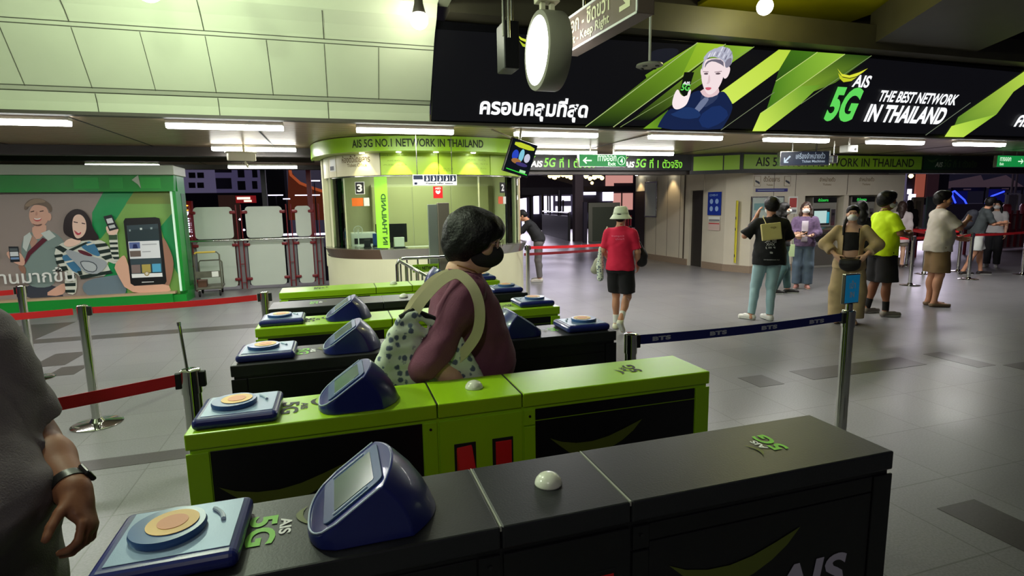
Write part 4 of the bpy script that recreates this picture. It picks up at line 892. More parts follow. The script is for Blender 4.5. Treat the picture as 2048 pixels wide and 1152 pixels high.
pl = [([(-1500, 95), (1600, 95), (1665, 1075), (-1500, 1130)], GR),
 ([(1200, 100), (1600, 100), (1665, 1060), (1000, 1060), (960, 900), (900, 560), (1040, 360)], LG),
 ([(960, 100), (1240, 100), (1080, 350), (930, 540), (850, 540), (850, 300)], EM), ([(1600, 290), (1480, 430), (1520, 560), (1600, 800), (1660, 900)], EM), ([(1010, 760), (1120, 740), (1180, 1060), (1000, 1060), (960, 880)], EM), ([(1240, 100), (1600, 100), (1600, 220), (1160, 220)], (122, 140, 60)),
 # man
 ([(225, 960), (505, 955), (600, 1080), (560, 1100), (230, 1100)], (58, 62, 74), 1),
 ([(400, 1060), (560, 960), (600, 950), (620, 1010), (560, 1070)], SKm, 1),
 ([(200, 560), (270, 490), (330, 470), (460, 460), (560, 520), (610, 600), (560, 700), (520, 820), (510, 990), (250, 990), (240, 820), (200, 700)], SH, 2),
 ([(300, 420), (430, 400), (430, 480), (350, 560), (300, 500)], SKm, 1), ([(290, 500), (350, 560), (300, 640), (270, 560)], (180, 140, 122)),
 (oval(362, 325, 92, 108), SKm, 1), (oval(455, 340, 22, 36), SKm), 
 ([(222, 270), (235, 210), (290, 172), (380, 168), (450, 205), (488, 260), (470, 310), (440, 250), (350, 225), (270, 240), (245, 280)], (112, 94, 80), 2), ([(225, 235), (300, 175), (380, 172), (440, 205), (330, 215), (260, 250)], (146, 124, 104), 1),
 ([(310, 350), (345, 360), (390, 348), (380, 375), (345, 385), (318, 372)], (200, 96, 96), 1), ([(314, 350), (345, 358), (386, 348), (375, 362), (345, 368), (322, 362)], (240, 236, 232), 1),
 ([(285, 290), (318, 282), (320, 290), (288, 298)], (70, 48, 44)), ([(370, 286), (405, 280), (408, 288), (372, 294)], (70, 48, 44)), ([(335, 290), (350, 290), (352, 325), (330, 328)], (196, 146, 128), 1), (([(295, 395), (340, 415), (400, 400), (380, 425), (330, 425)]), (120, 90, 80), 1),
 ([(380, 490), (460, 460), (520, 520), (450, 560)], (196, 204, 200)), ([(225, 520), (280, 480), (300, 520), (250, 660), (215, 620)], (196, 204, 200)),
 ([(262, 660), (400, 530), (440, 552), (290, 690), (235, 780), (225, 760)], (92, 30, 44)),
 ([(165, 780), (240, 790), (248, 870), (200, 850)], (150, 110, 92), 1), ([(60, 670), (100, 650), (190, 660), (240, 740), (230, 790), (170, 780), (95, 730)], SKm, 1),
 ([(85, 612), (176, 612), (192, 752), (104, 756)], (30, 34, 40)), ([(94, 628), (168, 628), (172, 655), (98, 656)], (90, 96, 100)), ([(98, 662), (174, 660), (180, 700), (103, 702)], (214, 218, 222)), ([(106, 712), (182, 710), (184, 730), (108, 732)], (120, 150, 190)),
 # woman
 ([(745, 930), (1080, 870), (1130, 880), (1180, 980), (1150, 1075), (800, 1085)], (108, 126, 138), 2),
 ([(500, 640), (600, 560), (760, 565), (880, 545), (960, 560), (1010, 610), (1050, 700), (1110, 730), (1080, 780), (980, 740), (1040, 870), (760, 910), (700, 850), (620, 850), (540, 780)], WH, 1),
 ([(600, 850), (700, 850), (720, 960), (700, 1060), (610, 1040)], WH, 1), 
 ([(510, 620), (560, 600), (630, 640), (590, 670)], DK), ([(505, 690), (580, 680), (600, 705), (515, 715)], DK), ([(520, 745), (600, 730), (610, 760), (530, 775)], DK), ([(530, 800), (620, 790), (640, 830), (545, 840)], DK),
 ([(605, 880), (700, 870), (705, 905), (606, 912)], DK), ([(606, 950), (705, 945), (704, 975), (608, 978)], DK), ([(608, 1010), (700, 1008), (698, 1035), (612, 1035)], DK),
 ([(740, 590), (860, 555), (940, 690), (900, 705), (780, 640)], BL, 1), ([(570, 700), (640, 680), (780, 840), (700, 860), (620, 770)], BL, 1), ([(640, 640), (800, 570), (820, 580), (660, 660)], DK), ([(800, 590), (870, 572), (880, 584), (812, 604)], WH), ([(600, 750), (680, 735), (690, 748), (612, 766)], WH),
 ([(880, 590), (985, 580), (1005, 605), (900, 622)], DK), ([(910, 650), (1020, 630), (1035, 660), (930, 680)], DK), ([(940, 705), (1040, 680), (1060, 710), (980, 735)], DK), ([(740, 880), (1030, 830), (1045, 855), (755, 912)], DK), ([(720, 840), (760, 835), (770, 870), (740, 876)], DK),
 ([(1008, 490), (1088, 488), (1108, 745), (1050, 745), (1025, 640)], WH), ([(1010, 505), (1088, 503), (1090, 550), (1014, 552)], (60, 84, 60)), ([(1018, 575), (1092, 572), (1094, 592), (1022, 594)], DK), ([(1022, 618), (1096, 615), (1098, 640), (1026, 642)], DK), ([(1030, 662), (1100, 660), (1102, 684), (1040, 686)], DK), ([(1044, 706), (1106, 704), (1106, 728), (1060, 728)], DK),
 ([(590, 590), (630, 545), (700, 530), (770, 560), (720, 600), (640, 620)], SKw, 1), 
 ([(592, 430), (610, 330), (690, 262), (780, 275), (840, 350), (870, 450), (935, 540), (880, 560), (800, 540), (730, 560), (640, 520), (600, 490)], (36, 24, 26), 2),
 ([(690, 330), (750, 310), (800, 360), (812, 450), (780, 520), (720, 545), (690, 500), (675, 410)], SKw, 2), ([(690, 455), (720, 480), (765, 478), (750, 505), (715, 508)], (190, 70, 84), 1), ([(700, 462), (722, 480), (755, 478), (735, 490)], (244, 238, 234), 1),
 ([(690, 380), (730, 388), (728, 396), (692, 390)], (60, 36, 36)), ([(765, 392), (798, 400), (796, 408), (766, 402)], (60, 36, 36)),
 ([(610, 640), (680, 645), (800, 690), (900, 710), (985, 740), (1000, 780), (930, 860), (840, 865), (770, 830), (700, 750), (640, 700)], (160, 166, 172), 1), ([(750, 740), (860, 745), (915, 790), (895, 850), (800, 840), (755, 780)], (70, 78, 86), 1), ([(760, 748), (856, 754), (905, 792), (888, 842), (806, 832), (764, 778)], (178, 184, 188), 1),
 ([(720, 640), (780, 645), (870, 690), (850, 705), (760, 680)], (92, 30, 44), 1),
 ([(985, 440), (1000, 420), (1110, 440), (1085, 505), (1008, 505)], SKw, 1), ([(965, 335), (1040, 318), (1104, 448), (1020, 470)], (30, 34, 40)), ([(990, 360), (1042, 348), (1060, 392), (1004, 402)], (216, 220, 222)), ([(1012, 420), (1066, 408), (1078, 436), (1024, 448)], (200, 204, 204)),
 # hand with the large handset
 ([(1500, 500), (1560, 600), (1612, 740), (1600, 860), (1560, 1000), (1480, 1040), (1440, 900)], (156, 112, 92), 1),
 ([(1060, 790), (1130, 700), (1165, 690), (1200, 800), (1240, 950), (1560, 950), (1590, 1030), (1400, 1050), (1180, 1020), (1090, 860)], (220, 172, 148), 1),
 ([(1150, 380), (1165, 352), (1440, 342), (1480, 352), (1490, 400), (1545, 930), (1530, 955), (1250, 972), (1215, 950)], (16, 16, 20)),
 ([(1178, 418), (1465, 402), (1512, 888), (1228, 902)], (54, 70, 78)), ([(1190, 460), (1470, 445), (1480, 545), (1196, 558)], (40, 56, 62)), ([(1200, 455), (1216, 454), (1216, 472), (1202, 473)], (150, 170, 170)), ([(1300, 440), (1320, 440), (1322, 458), (1302, 459)], (210, 220, 220)), ([(1395, 436), (1415, 434), (1415, 452), (1398, 454)], (150, 170, 170)),
 ([(1194, 566), (1476, 556), (1490, 714), (1210, 724)], (226, 228, 232)), ([(1200, 574), (1300, 570), (1304, 628), (1206, 632)], (90, 106, 160)), ([(1240, 590), (1270, 588), (1285, 628), (1235, 630)], (20, 34, 90)), ([(1208, 652), (1308, 648), (1312, 702), (1214, 706)], (110, 96, 90)), ([(1320, 590), (1455, 584), (1456, 592), (1321, 598)], (170, 172, 180)), ([(1322, 655), (1400, 652), (1401, 660), (1323, 663)], (170, 172, 180)),
 ([(1222, 780), (1304, 776), (1310, 852), (1228, 856)], (130, 112, 108)), ([(1318, 776), (1398, 772), (1404, 848), (1324, 852)], (176, 160, 84)), ([(1412, 770), (1492, 766), (1498, 842), (1418, 846)], (84, 166, 204)),
 ([(1226, 862), (1506, 852), (1510, 886), (1230, 898)], (238, 238, 238)), (oval(1366, 858, 24, 22), (160, 140, 90)), (oval(1366, 858, 14, 13), (220, 214, 200)), ([(1320, 934), (1430, 930), (1430, 936), (1320, 941)], (220, 220, 220)),
]
art('picture', t, PK, pl, attr_mat('printed_picture', 0, .35))
M_white2 = mat('poster_white', (228, 228, 224), .4)
lettering('lettering', 'การทำงานมากขึ้น', t, PK(-560, 985, 90), (1, 0, .0), (0, 0, 1), (PK(712, 950, 90)-PK(-560, 985, 90)).x, .245, M_white2, .001, .012)
lettering('lettering', 'hub', t, PK(-160, 720, 90), (1, 0, .0), (0, 0, 1), (PK(22, 720, 90)-PK(-160, 720, 90)).x, .16, M_white2, .001, .012)

# ---------------------------------------------------------------- barrier of white boards between kiosk and booth
M_board = mat('white_board', (198, 206, 196), .35, noise=.03, nscale=3); M_rc = mat('maroon_clamp', (120, 26, 34), .4); M_grey = mat('grey_sheet', (120, 118, 122), .5)
FY = 12.4
def rounded(x0, x1, z0, z1, r, n=6):
    P = []
    for cx, cz, a0 in ((x1-r, z1-r, 0), (x0+r, z1-r, 90), (x0+r, z0+r, 180), (x1-r, z0+r, 270)):
        for i in range(n+1):
            a = math.radians(a0+90*i/n); P.append((cx+r*math.cos(a), cz+r*math.sin(a)))
    return P
for x0, x1, s in ((-2.67, -1.98, 'right beside the green kiosk'), (-1.74, -1.05, 'in the middle of the row'), (-.80, -.50, 'narrowest, beside the booth')):
    t = thing('barrier_board', 'pair of stacked white boards with maroon clamps, '+s, 'barrier', (x0, FY, 0))
    for z0, z1, nm in ((1.03, 1.66, 'upper_board'), (.05, .98, 'lower_board')):
        P_ = rounded(0, x1-x0, z0, z1, .07)
        if nm == 'upper_board': P_ = [(a, max(b, z0) if b > z0+.07 else z0 if False else b) for a, b in P_]
        mb = MB(); mb.extr([(a, 0, b) for a, b in P_], (0, .02, 0)); mb.build(nm, M_board, t)
    for z in (1.55, .90, .20):
        for x in (-.01, x1-x0+.01):
            mb = MB(); mb.box((x-.055, -.04, z-.03), (x+.055, -.001, z+.03)); mb.build('clamp', M_rc, t, bev=.018)
for x in (-2.78, -1.86, -.92, -.38):
    t = thing('barrier_post', 'twin maroon rod post of the white board barrier, '+{-2.78: 'against the kiosk', -1.86: 'left of the middle board', -.92: 'right of the middle board', -.38: 'against the booth'}[x], 'post', (x, FY-.01, 0))
    for d in (-.045, .045): MB().cyl((d, 0, 0), (d, 0, 1.70), .011, 8).build('rod', M_rc, t)
    for z in (.5, .12): MB().box((-.045, -.005, z), (.045, .005, z+.012)).build('cross_bar', M_rc, t)
    MB().box((-.10, .05, .0), (.10, .06, .97)).build('back_sheet', M_grey, t)
t = thing('hand_rail', 'long horizontal steel handrail across the white barrier boards', 'rail', (-2.9, FY-.12, 1.0)); MB().tube([(0, 0, 0), (2.65, 0, 0)], .022, 12).build('tube', M_chrome, t, smooth=True)
for x in (.14, 1.05, 2.0, 2.5): MB().cyl((x, 0, 0), (x, .13, 0), .01).build('bracket', M_steel, t)
# platform trolley
t = thing('platform_trolley', 'worn flat platform trolley with yellow taped handle before the white boards', 'trolley', (-2.35, 11.75, 0), .1)
M_tro = mat('trolley_grey', (92, 92, 78), .6, noise=.3, nscale=8)
MB().box((-.22, -.3, .14), (.22, .3, .18)).build('platform', M_tro, t, bev=.01)
mb = MB(); mb.tube([(-.20, .27, .18), (-.20, .27, .60), (-.17, .27, .64), (.17, .27, .64), (.20, .27, .60), (.20, .27, .18)], .013, 10); mb.build('rear_frame', M_tro, t, smooth=True)
MB().tube([(-.21, -.27, .18), (-.21, -.27, .78), (-.17, -.27, .83), (.17, -.27, .83), (.21, -.27, .78), (.21, -.27, .18)], .014, 10).build('handle', M_tro, t, smooth=True)
MB().tube([(-.19, -.27, .81), (-.17, -.27, .832), (.15, -.27, .832)], .017, 10).build('tape', mat('tape_yellow', (196, 168, 60), .5), t)
MB().box((-.2, -.275, .36), (.2, -.265, .48)).build('cross_panel', M_tro, t); MB().box((.06, -.279, .37), (.17, -.2755, .47)).build('label_card', M_white, t)
MB().box((-.19, -.2, .18), (-.05, .05, .30)).build('carton', mat('carton_brown', (90, 60, 44), .7), t)
for x in (-.17, .17):
    for y in (-.24, .24):
        mb = MB(); mb.lathe([(.001, -.015), (.055, -.015), (.06, 0), (.055, .015), (.001, .015)], (x, y, .062), 20, 'x'); mb.build('wheel', M_rubber, t); MB().box((x-.02, y-.02, .10), (x+.02, y+.02, .14)).build('caster', M_steel, t)

# ---------------------------------------------------------------- belt stanchions
def stanchion(x, y, label, group=None, m=M_chrome, h=.91, r=.032, base=True, heads=None):
    t = thing('belt_stanchion', label, 'stanchion', (x, y, 0), 0, group)
    MB().cyl((0, 0, .02), (0, 0, h-.10), r, 28).build('pole', m, t, smooth=True)
    mb = MB(); mb.lathe([(.001, 0), (.165, 0), (.168, .006), (.15, .012), (.05, .022), (r, .05), (.001, .05)], n=40); mb.build('base', m, t, smooth=True)
    mb = MB(); mb.lathe([(.001, h-.10), (r+.004, h-.10), (r+.004, h), (r-.004, h+.005), (.001, h+.004)], n=28); mb.build('head', m, t, smooth=True)
    for a in heads or (0,):
        R_ = Matrix.Rotation(a, 4, 'Z'); MB().box((r, -.014, h-.075), (r+.022, .014, h-.008), R_).build('belt_clip', M_rubber, t, bev=.003)
    return t
def belt(a, b, z, label, m=M_redbelt, w=.048, sag=.01, cat='belt', name='queue_belt'):
    a = Vector((*a, z)); b = Vector((*b, z)); d = (b-a); n = Vector((d.y, -d.x, 0)).normalized()*.0012
    t = thing(name, label, cat, a); mb = MB(); V = []; k = 12
    d0 = d.normalized()*.058
    for i in range(k+1):
        f = i/k; p = d0+(d-2*d0)*f+Vector((0, 0, -4*sag*f*(1-f)))
        V += [p+Vector((0, 0, -w))-n, p-n, p+n, p+Vector((0, 0, -w))+n]
    F = []
    for i in range(k):
        for j in range(4): F.append((4*i+j, 4*i+(j+1) % 4, 4*i+4+(j+1) % 4, 4*i+4+j))
    F += [(0, 1, 2, 3), (4*k, 4*k+3, 4*k+2, 4*k+1)]
    mb.add(V, F); mb.build('webbing', m, t)
    return t
A_ = (-1.815, 4.783); B_ = (-2.883, 6.363); C_ = (-1.0, 7.55); D_ = (-.634, 2.61)
from_right = math.pi
stanchion(*A_, 'tall polished stanchion with its base fully in view, front left', heads=(0, 2.2))
stanchion(*B_, 'polished stanchion behind the grey-shirted man at the far left', heads=(1.2, 3))
stanchion(-.60, 4.95, 'short visible steel stanchion at the left end of the far gates', heads=(0, 3.1))
stanchion(*D_, 'steel stanchion beside the second gate with a thin rod sticking up', heads=(0, 3.3), r=.036)
t = thing('antenna_rod', 'thin upright chrome rod on top of the stanchion beside the green gate', 'rod', (D_[0]-.01, D_[1], .915)); MB().cyl((0, 0, 0), (-.012, 0, .20), .006, 10).cyl((-.012, 0, .19), (-.0125, 0, .205), .008).build('rod', M_chrome, t)
belt(A_, (-.60, 4.95), .895, 'red queue belt from the front left stanchion to the far gates')
belt((-3.5, 4.6), A_, .895, 'red queue belt running out of the photo left of the front stanchion')
belt((-4.2, 6.2), B_, .88, 'short red queue belt left of the rear left stanchion')
belt((-2.0, 2.05), D_, .90, 'dark red queue belt behind the grey-shirted man, to the gate stanchion', w=.05)
# network belt in front of the hall and the IN sign
E_ = (1.43, 2.52); G_ = (2.97, 2.585)
M_bts = mat('navy_webbing', (24, 30, 110), .6, bump=.2, bscale=400)
stanchion(*E_, 'steel stanchion just beyond the black gate, holding the navy belt', heads=(0,), r=.030)
stanchion(*G_, 'steel stanchion carrying the small blue IN sign', heads=(math.pi,), r=.034)
b = belt(E_, G_, .90, 'navy blue queue belt with white network letters', M_bts, w=.05, sag=.012)
for x in (.13, .50, .86, 1.22):
    O = Vector((x, .0+x*.042-.004, -.036-.012*4*(x/1.54)*(1-x/1.54)))
    lettering('lettering', 'BTS', b, O, (1, .042, 0), (0, 0, 1), .115, .024, mat('belt_white', (190, 190, 205), .6), .002, .06, sp=1.1)
t = thing('entry_sign', 'small blue framed IN sign on top of the belt stanchion', 'sign', (G_[0], G_[1], .925), .05)
MB().cyl((0, 0, -.01), (0, 0, .03), .02).build('socket', M_chrome, t); MB().box((-.062, -.012, .03), (.062, .012, .215)).build('frame', M_steel, t, bev=.004)
MB().box((-.056, -.0135, .038), (.056, -.0125, .207)).build('face', mat('sign_cyan', (22, 128, 176), .4, emit=(20, 120, 170), es=.25), t)
lettering('lettering', 'เข้า', t, (-.026, -.0128, .125), (1, 0, 0), (0, 0, 1), .052, .05, W255, .001, .01); lettering('lettering', 'IN', t, (-.018, -.0128, .07), (1, 0, 0), (0, 0, 1), .036, .035, W255, .001, .02)
# far stanchions and belts
gq = 'queue stanchions at the right of the hall'
far = [((3.10, 9.0), 'steel stanchion at the right side of the ticket booth'), ((10.1, 7.55), 'front steel stanchion between the yellow-shirted and white-shirted men'), ((11.9, 8.62), 'steel stanchion just left of the white-shirted man'),
       ((13.0, 9.85), 'farthest thin steel stanchion behind the yellow-shirted man'), ((12.95, 8.64), 'farther of two steel stanchions left of the stooping masked man'), ((11.85, 7.7), 'nearer of two steel stanchions left of the stooping masked man'), ((13.5, 7.75), 'steel stanchion at the right edge of the photo')]
for p, l in far: stanchion(*p, l, heads=(0, math.pi))
belt((3.1, 9.0), (4.85, 9.0), .895, 'upper red belt behind the person in the red shirt')
belt((3.1, 9.35), (5.2, 9.75), .75, 'lower darker red belt behind the person in the red shirt', m=mat('maroon_webbing', (120, 20, 30), .7))
stanchion(4.85, 9.0, 'steel stanchion hidden behind the person in the red shirt', heads=(math.pi,)); stanchion(5.2, 9.75, 'second steel stanchion hidden behind the person in the red shirt', heads=(math.pi,)); 
belt((9.7, 8.5), (10.1, 7.55), .895, 'red belt behind the yellow-shirted man'); belt((10.1, 7.55), (11.85, 7.7), .895, 'red belt crossing before the white-shirted man')
belt((11.9, 8.62), (13.0, 9.85), .895, 'red belt between two far stanchions beside the white-shirted man'); belt((11.85, 7.7), (13.5, 7.75), .895, 'red belt across the stooping masked man'); belt((13.5, 7.75), (17, 7.8), .895, 'red belt leaving the photo at the right edge')
belt((13.0, 9.85), (12.95, 8.64), .895, 'short red belt between the farther stanchions')
stanchion(9.7, 8.5, 'steel stanchion mostly hidden behind the yellow-shirted man', heads=(0,))

# ---------------------------------------------------------------- ticket hall fittings
t = thing('health_poster', 'blue notice poster with four round pictures on the cream wall', 'poster', (8.53, 11.21, 1.56))
MB().box((-.01, -.24, -.27), (0.0, .24, .27)).build('sheet', mat('poster_blue', (24, 52, 150), .4), t)
for y in (-.10, .10):
    for z in (.05, -.12):
        mb = MB(); mb.lathe([(.001, 0), (.06, 0), (.06, .002), (.001, .002)], (-.013, -y, z), 20, 'x'); mb.build('picture', mat('pale_blue', (150, 180, 225), .5), t)
lettering('lettering', 'COVID-19', t, (-.012, .18, .17), (0, -1, 0), (0, 0, 1), .30, .05, mat('pale_blue2', (150, 180, 225), .5), .001, .02)
t = thing('notice_sheet', 'small white notice sheet with grey print under the blue poster', 'notice', (8.53, 11.20, 1.20)); MB().box((-.004, -.21, -.06), (0, .21, .06)).build('sheet', M_white, t); MB().box((-.0055, -.20, -.05), (-.0045, .19, -.01)).build('print_band', M_grey, t)
t = thing('notice_sheet', 'small pinkish notice sheet, lowest under the blue poster', 'notice', (8.53, 11.20, 1.02)); MB().box((-.004, -.21, -.09), (0, .21, .10)).build('sheet', mat('pinkish', (200, 176, 168), .6), t); MB().box((-.0055, -.19, .06), (-.0045, .19, .08)).build('print_band', M_red, t)
t = thing('map_frame', 'tall white framed map on the wall beyond the doorway', 'map', (8.54, 14.0, 1.70)); MB().box((-.03, -.32, -.5), (0, .32, .5)).build('frame', M_steel, t, bev=.005); MB().box((-.033, -.28, -.46), (-.031, .28, .46)).build('sheet', mat('map_sheet', (190, 196, 196), .35), t)
t = thing('warning_strip', 'tall thin yellow strip standing against the slanted corner wall', 'strip', (8.60, 10.50, .9)); MB().box((-.02, -.045, -.68), (0, .045, .72), Matrix.Rotation(-.36, 4, 'Z')).build('panel', mat('warn_yellow', (205, 196, 40), .4), t)
for z in (-.55, .05, .3): MB().box((-.023, -.02, z), (-.021, .03, z+.06), Matrix.Rotation(-.36, 4, 'Z')).build('mark', M_dark, t)
WY = 10.25
def wall_plate(name, label, cat, x0, x1, z0, z1, m, th=.015, y=WY):
    t = thing(name, label, cat, ((x0+x1)/2, y, (z0+z1)/2)); L = (x1-x0)/2; H = (z1-z0)/2; MB().box((-L, -th, -H), (L, 0, H)).build('panel', m, t); return t, L, H
for x0, s in ((8.80, 'left'), (9.62, 'right')):
    t, L, H = wall_plate('pictogram_plate', 'small ticket pictogram plate, %s of the faded Thai heading' % s, 'sign', x0, x0+.17, 1.92, 2.14, M_hall)
    for q in (((-L, -.017, H-.006), (L, -.0151, H)), ((-L, -.017, -H), (L, -.0151, -H+.006)), ((-L, -.017, -H), (-L+.006, -.0151, H)), ((L-.006, -.017, -H), (L, -.0151, H))): MB().box(*q).build('outline', M_tan, t)
    mb = MB(); mb.extr([(-.06, -.017, -.01), (.02, -.017, -.05), (.06, -.017, -.07), (.06, -.017, -.02), (.02, -.017, .0), (-.06, -.017, .03)], (0, .002, 0)); mb.build('ticket_symbol', M_navy, t)
t = thing('wall_lettering', 'faded Thai heading with small English word between the pictogram plates', 'lettering', (9.0, WY, 1.93)); lettering('lettering', 'ตั๋วโดยสาร', t, (.06, 0, .09), (1, 0, 0), (0, 0, 1), .44, .12, M_tan, .003, .01); lettering('lettering', 'Tickets', t, (.14, 0, .0), (1, 0, 0), (0, 0, 1), .18, .04, M_tan, .003, .01)
for x, s in ((10.62, 'left'), (11.80, 'right')):
    t = thing('wall_lettering', 'faded Thai and English ticket heading above the %s ticket machine' % s, 'lettering', (x, WY-.0, 1.93)); lettering('lettering', 'จำหน่ายตั๋ว', t, (0, 0, .09), (1, 0, 0), (0, 0, 1), .46, .10, M_tan, .003, .01); lettering('lettering', 'Tickets', t, (.10, 0, 0), (1, 0, 0), (0, 0, 1), .25, .045, M_tan, .003, .01)
t, L, H = wall_plate('blue_banner', 'narrow purple-blue banner under the pictogram plates', 'sign', 8.86, 9.72, 1.80, 1.87, mat('banner_blue', (38, 36, 120), .4)); MB().box((-L+.04, -.017, -.008), (L-.1, -.0155, .006)).build('print_line', M_sgb, t)
for x0, x1, s in ((8.72+.02, 9.18, 'left, behind the black-shirted man'), (9.26, 9.62, 'right, behind the dark-haired woman')):
    t, L, H = wall_plate('display_case', 'glazed notice case '+s, 'notice case', x0, x1, 1.0, 1.70, M_steel, .04)
    MB().box((-L+.025, -.043, -H+.03), (L-.025, -.041, H-.03)).build('sheet', mat('case_sheet', (176, 188, 180), .3), t); MB().box((-L+.06, -.045, -.25), (-L+.2, -.0435, -.05)).build('picture', mat('case_blue', (120, 140, 190), .4), t); MB().box((-L+.06, -.045, .05), (L-.08, -.0435, .2)).build('picture', mat('case_teal', (110, 150, 150), .4), t)
t, L, H = wall_plate('red_notice', 'red and white notice sheet left of the first ticket machine', 'notice', 9.76, 10.02, 1.30, 1.69, M_white); MB().box((-.10, -.017, -.05), (.10, -.0155, .16)).build('red_block', mat('notice_red', (176, 70, 66), .5), t); MB().box((-.10, -.017, -.16), (.10, -.0155, -.1)).build('print_band', M_grey, t)
M_mach = mat('machine_grey', (150, 148, 140), .35, .3); M_mscr = mat('machine_screen', (20, 20, 20), .3, emit=(190, 220, 215), es=.85); M_led = mat('led_green', (10, 10, 10), .4, emit=(60, 230, 90), es=.9)
def ticket_machine(x0, x1, label):
    t = thing('ticket_machine', label, 'ticket machine', ((x0+x1)/2, 10.52, 0), 0, None); L = (x1-x0)/2
    MB().box((-L, -.12, 0), (L, .2, 1.68)).build('cabinet', M_mach, t, bev=.012)
    MB().box((-L+.02, -.135, 1.54), (L-.02, -.1205, 1.66)).build('header', M_black, t); lettering('lettering', 'ตั๋วโดยสาร', t, (-.22, -.136, 1.565), (1, 0, 0), (0, 0, 1), .30, .07, M_led, .002, .02)
    MB().box((-L+.03, -.13, 1.02), (L-.2, -.1205, 1.40)).build('screen_frame', M_dark, t)
    MB().box((-L+.05, -.135, 1.06), (L-.30, -.131, 1.35)).build('screen', M_mscr, t); MB().box((L-.295, -.135, 1.06), (L-.22, -.131, 1.32)).build('screen_menu', mat('machine_teal', (10, 20, 20), .3, emit=(60, 170, 190), es=.7), t)
    MB().box((L-.17, -.14, 1.0), (L-.05, -.1205, 1.38)).build('coin_panel', M_steel, t); MB().box((L-.14, -.145, 1.24), (L-.08, -.1405, 1.30)).build('coin_slot', M_dark, t)
    mb = MB(); mb.extr([(-L+.03, -.12, .98), (L-.03, -.12, .98), (L-.03, -.22, .90), (-L+.03, -.22, .90)], (0, 0, -.04)); mb.build('keypad_shelf', M_steel, t)
    MB().box((-L+.08, -.13, .62), (L-.08, -.1205, .80)).build('ticket_tray', M_dark, t); MB().box((-L+.02, -.126, .06), (L-.02, -.1205, .55)).build('service_door', mat('machine_door', (96, 92, 86), .4, .3), t)
ticket_machine(10.62, 11.34, 'ticket vending machine with bright screen behind the woman in beige'); ticket_machine(11.78, 12.52, 'ticket vending machine partly behind the yellow-shirted man')
for x, y, s in ((9.1, 10.08, 'left end'), (12.3, 10.08, 'right end')):
    t = thing('wall_downlight', 'small warm downlight under the lime fascia, '+s, 'lamp', (x, y, 2.40)); mb = MB(); mb.lathe([(.001, -.01), (.035, -.01), (.045, .02), (.001, .02)], n=20); mb.build('bulb', M_bay, t)
    light('SPOT', 'downlight_beam', (0, -.02, -.02), 14, (1, .82, .5), .03, aim=(x, y+.12, 0), spot=75, parent=None).location = (x, y-.02, 2.38)
t = thing('wall_downlight', 'hidden warm downlight above the first ticket machine', 'lamp', (10.9, 10.12, 2.40)); mb = MB(); mb.lathe([(.001, -.01), (.035, -.01), (.045, .02), (.001, .02)], n=20); mb.build('bulb', M_bay, t)
light('SPOT', 'downlight_beam', (10.9, 10.10, 2.38), 16, (1, .78, .45), .03, aim=(10.9, 10.22, 0), spot=70)
for y, s in ((14.6, 'farther, above the dark doorway'), (12.95, 'nearer, above the warm glow')):
    t = thing('wall_downlight', 'small warm downlight along the passage wall, '+s, 'lamp', (8.40, y, 2.41)); mb = MB(); mb.lathe([(.001, -.01), (.035, -.01), (.045, .02), (.001, .02)], n=20); mb.build('bulb', M_bay, t)
    light('SPOT', 'downlight_beam', (8.38, y, 2.38), 26, (1, .74, .40), .03, aim=(8.45, y, 0), spot=80)
# ---------------------------------------------------------------- beyond the exits: walkway, tents, lit shops, night buildings
def glow(name, c, s): return mat(name, (12, 12, 14), .5, emit=c, es=s)
G_w = glow('shop_white', (232, 226, 255), 2.2); G_y = glow('bulb_warm', (255, 224, 140), 5); G_p = glow('shop_pink', (225, 160, 150), .75); G_b = glow('string_blue', (40, 60, 255), 3); G_r = glow('neon_red', (255, 60, 30), 2.5); G_dim = glow('dim_window', (90, 84, 110), .25)
M_nb = mat('night_facade', (104, 98, 122), .8, emit=(84, 78, 104), es=.75, noise=.2, nscale=.3); M_nb2 = mat('night_facade_dark', (50, 46, 60), .8); M_nw = mat('night_window', (24, 24, 34), .3)  # night_facade emits faintly: its dim lighting is put into the material
def px(x, y, Y): return on_plane(x, y, (0, Y, 0), (0, -1, 0))
def pbox(mb, x0, y0, x1, y1, Y, d=.1):
    a = px(x0, y1, Y); b = px(x1, y0, Y); mb.box((min(a.x, b.x), Y, min(a.z, b.z)), (max(a.x, b.x), Y+d, max(a.z, b.z))); return mb
# exit passage side
t = thing('shop_front', 'brightly lit shopping centre front across the footbridge beyond the exit', 'building', (14, 40, 0)); o = Vector(t.location)
def pole(t, x, y, z):
    o_ = Vector(t.location); mb = MB(); mb.box((x-.03-o_.x, y-.03-o_.y, -6-o_.z), (x+.03-o_.x, y+.03-o_.y, z-o_.z)); mb.build('pole', M_dark, t)
def PB(name, m, rects, Y, d=.1, T=None):
    for r in rects:
        mb = pbox(MB(), *r, Y, d); ob = mb.build(name, m, T); 
        if T is not None: ob.location = -Vector(T.location)
PB('wall', M_nb2, [(1000, 300, 1300, 500)], 40.40, .4, t)
PB('lit_window', G_w, [(1040, 396, 1053, 424), (1068, 392, 1078, 428), (1089, 392, 1106, 426), (1112, 392, 1141, 402), (1112, 412, 1142, 424), (1146, 384, 1154, 430), (1168, 382, 1192, 390), (1206, 384, 1227, 402), (1168, 345, 1178, 352)], 40.20, .1, t)
PB('pink_panel', G_p, [(1212, 350, 1228, 372), (1227, 386, 1266, 420), (1228, 350, 1266, 366)], 40.25, .1, t)
PB('dark_band', M_nb2, [(1168, 372, 1266, 384), (1168, 404, 1215, 425)], 40.10, .1, t)
PB('window_mullion', M_dark, [(1083, 380, 1087, 430), (1095, 380, 1097, 428), (1125, 400, 1128, 428), (1243, 386, 1245, 420)], 40.00, .1, t)
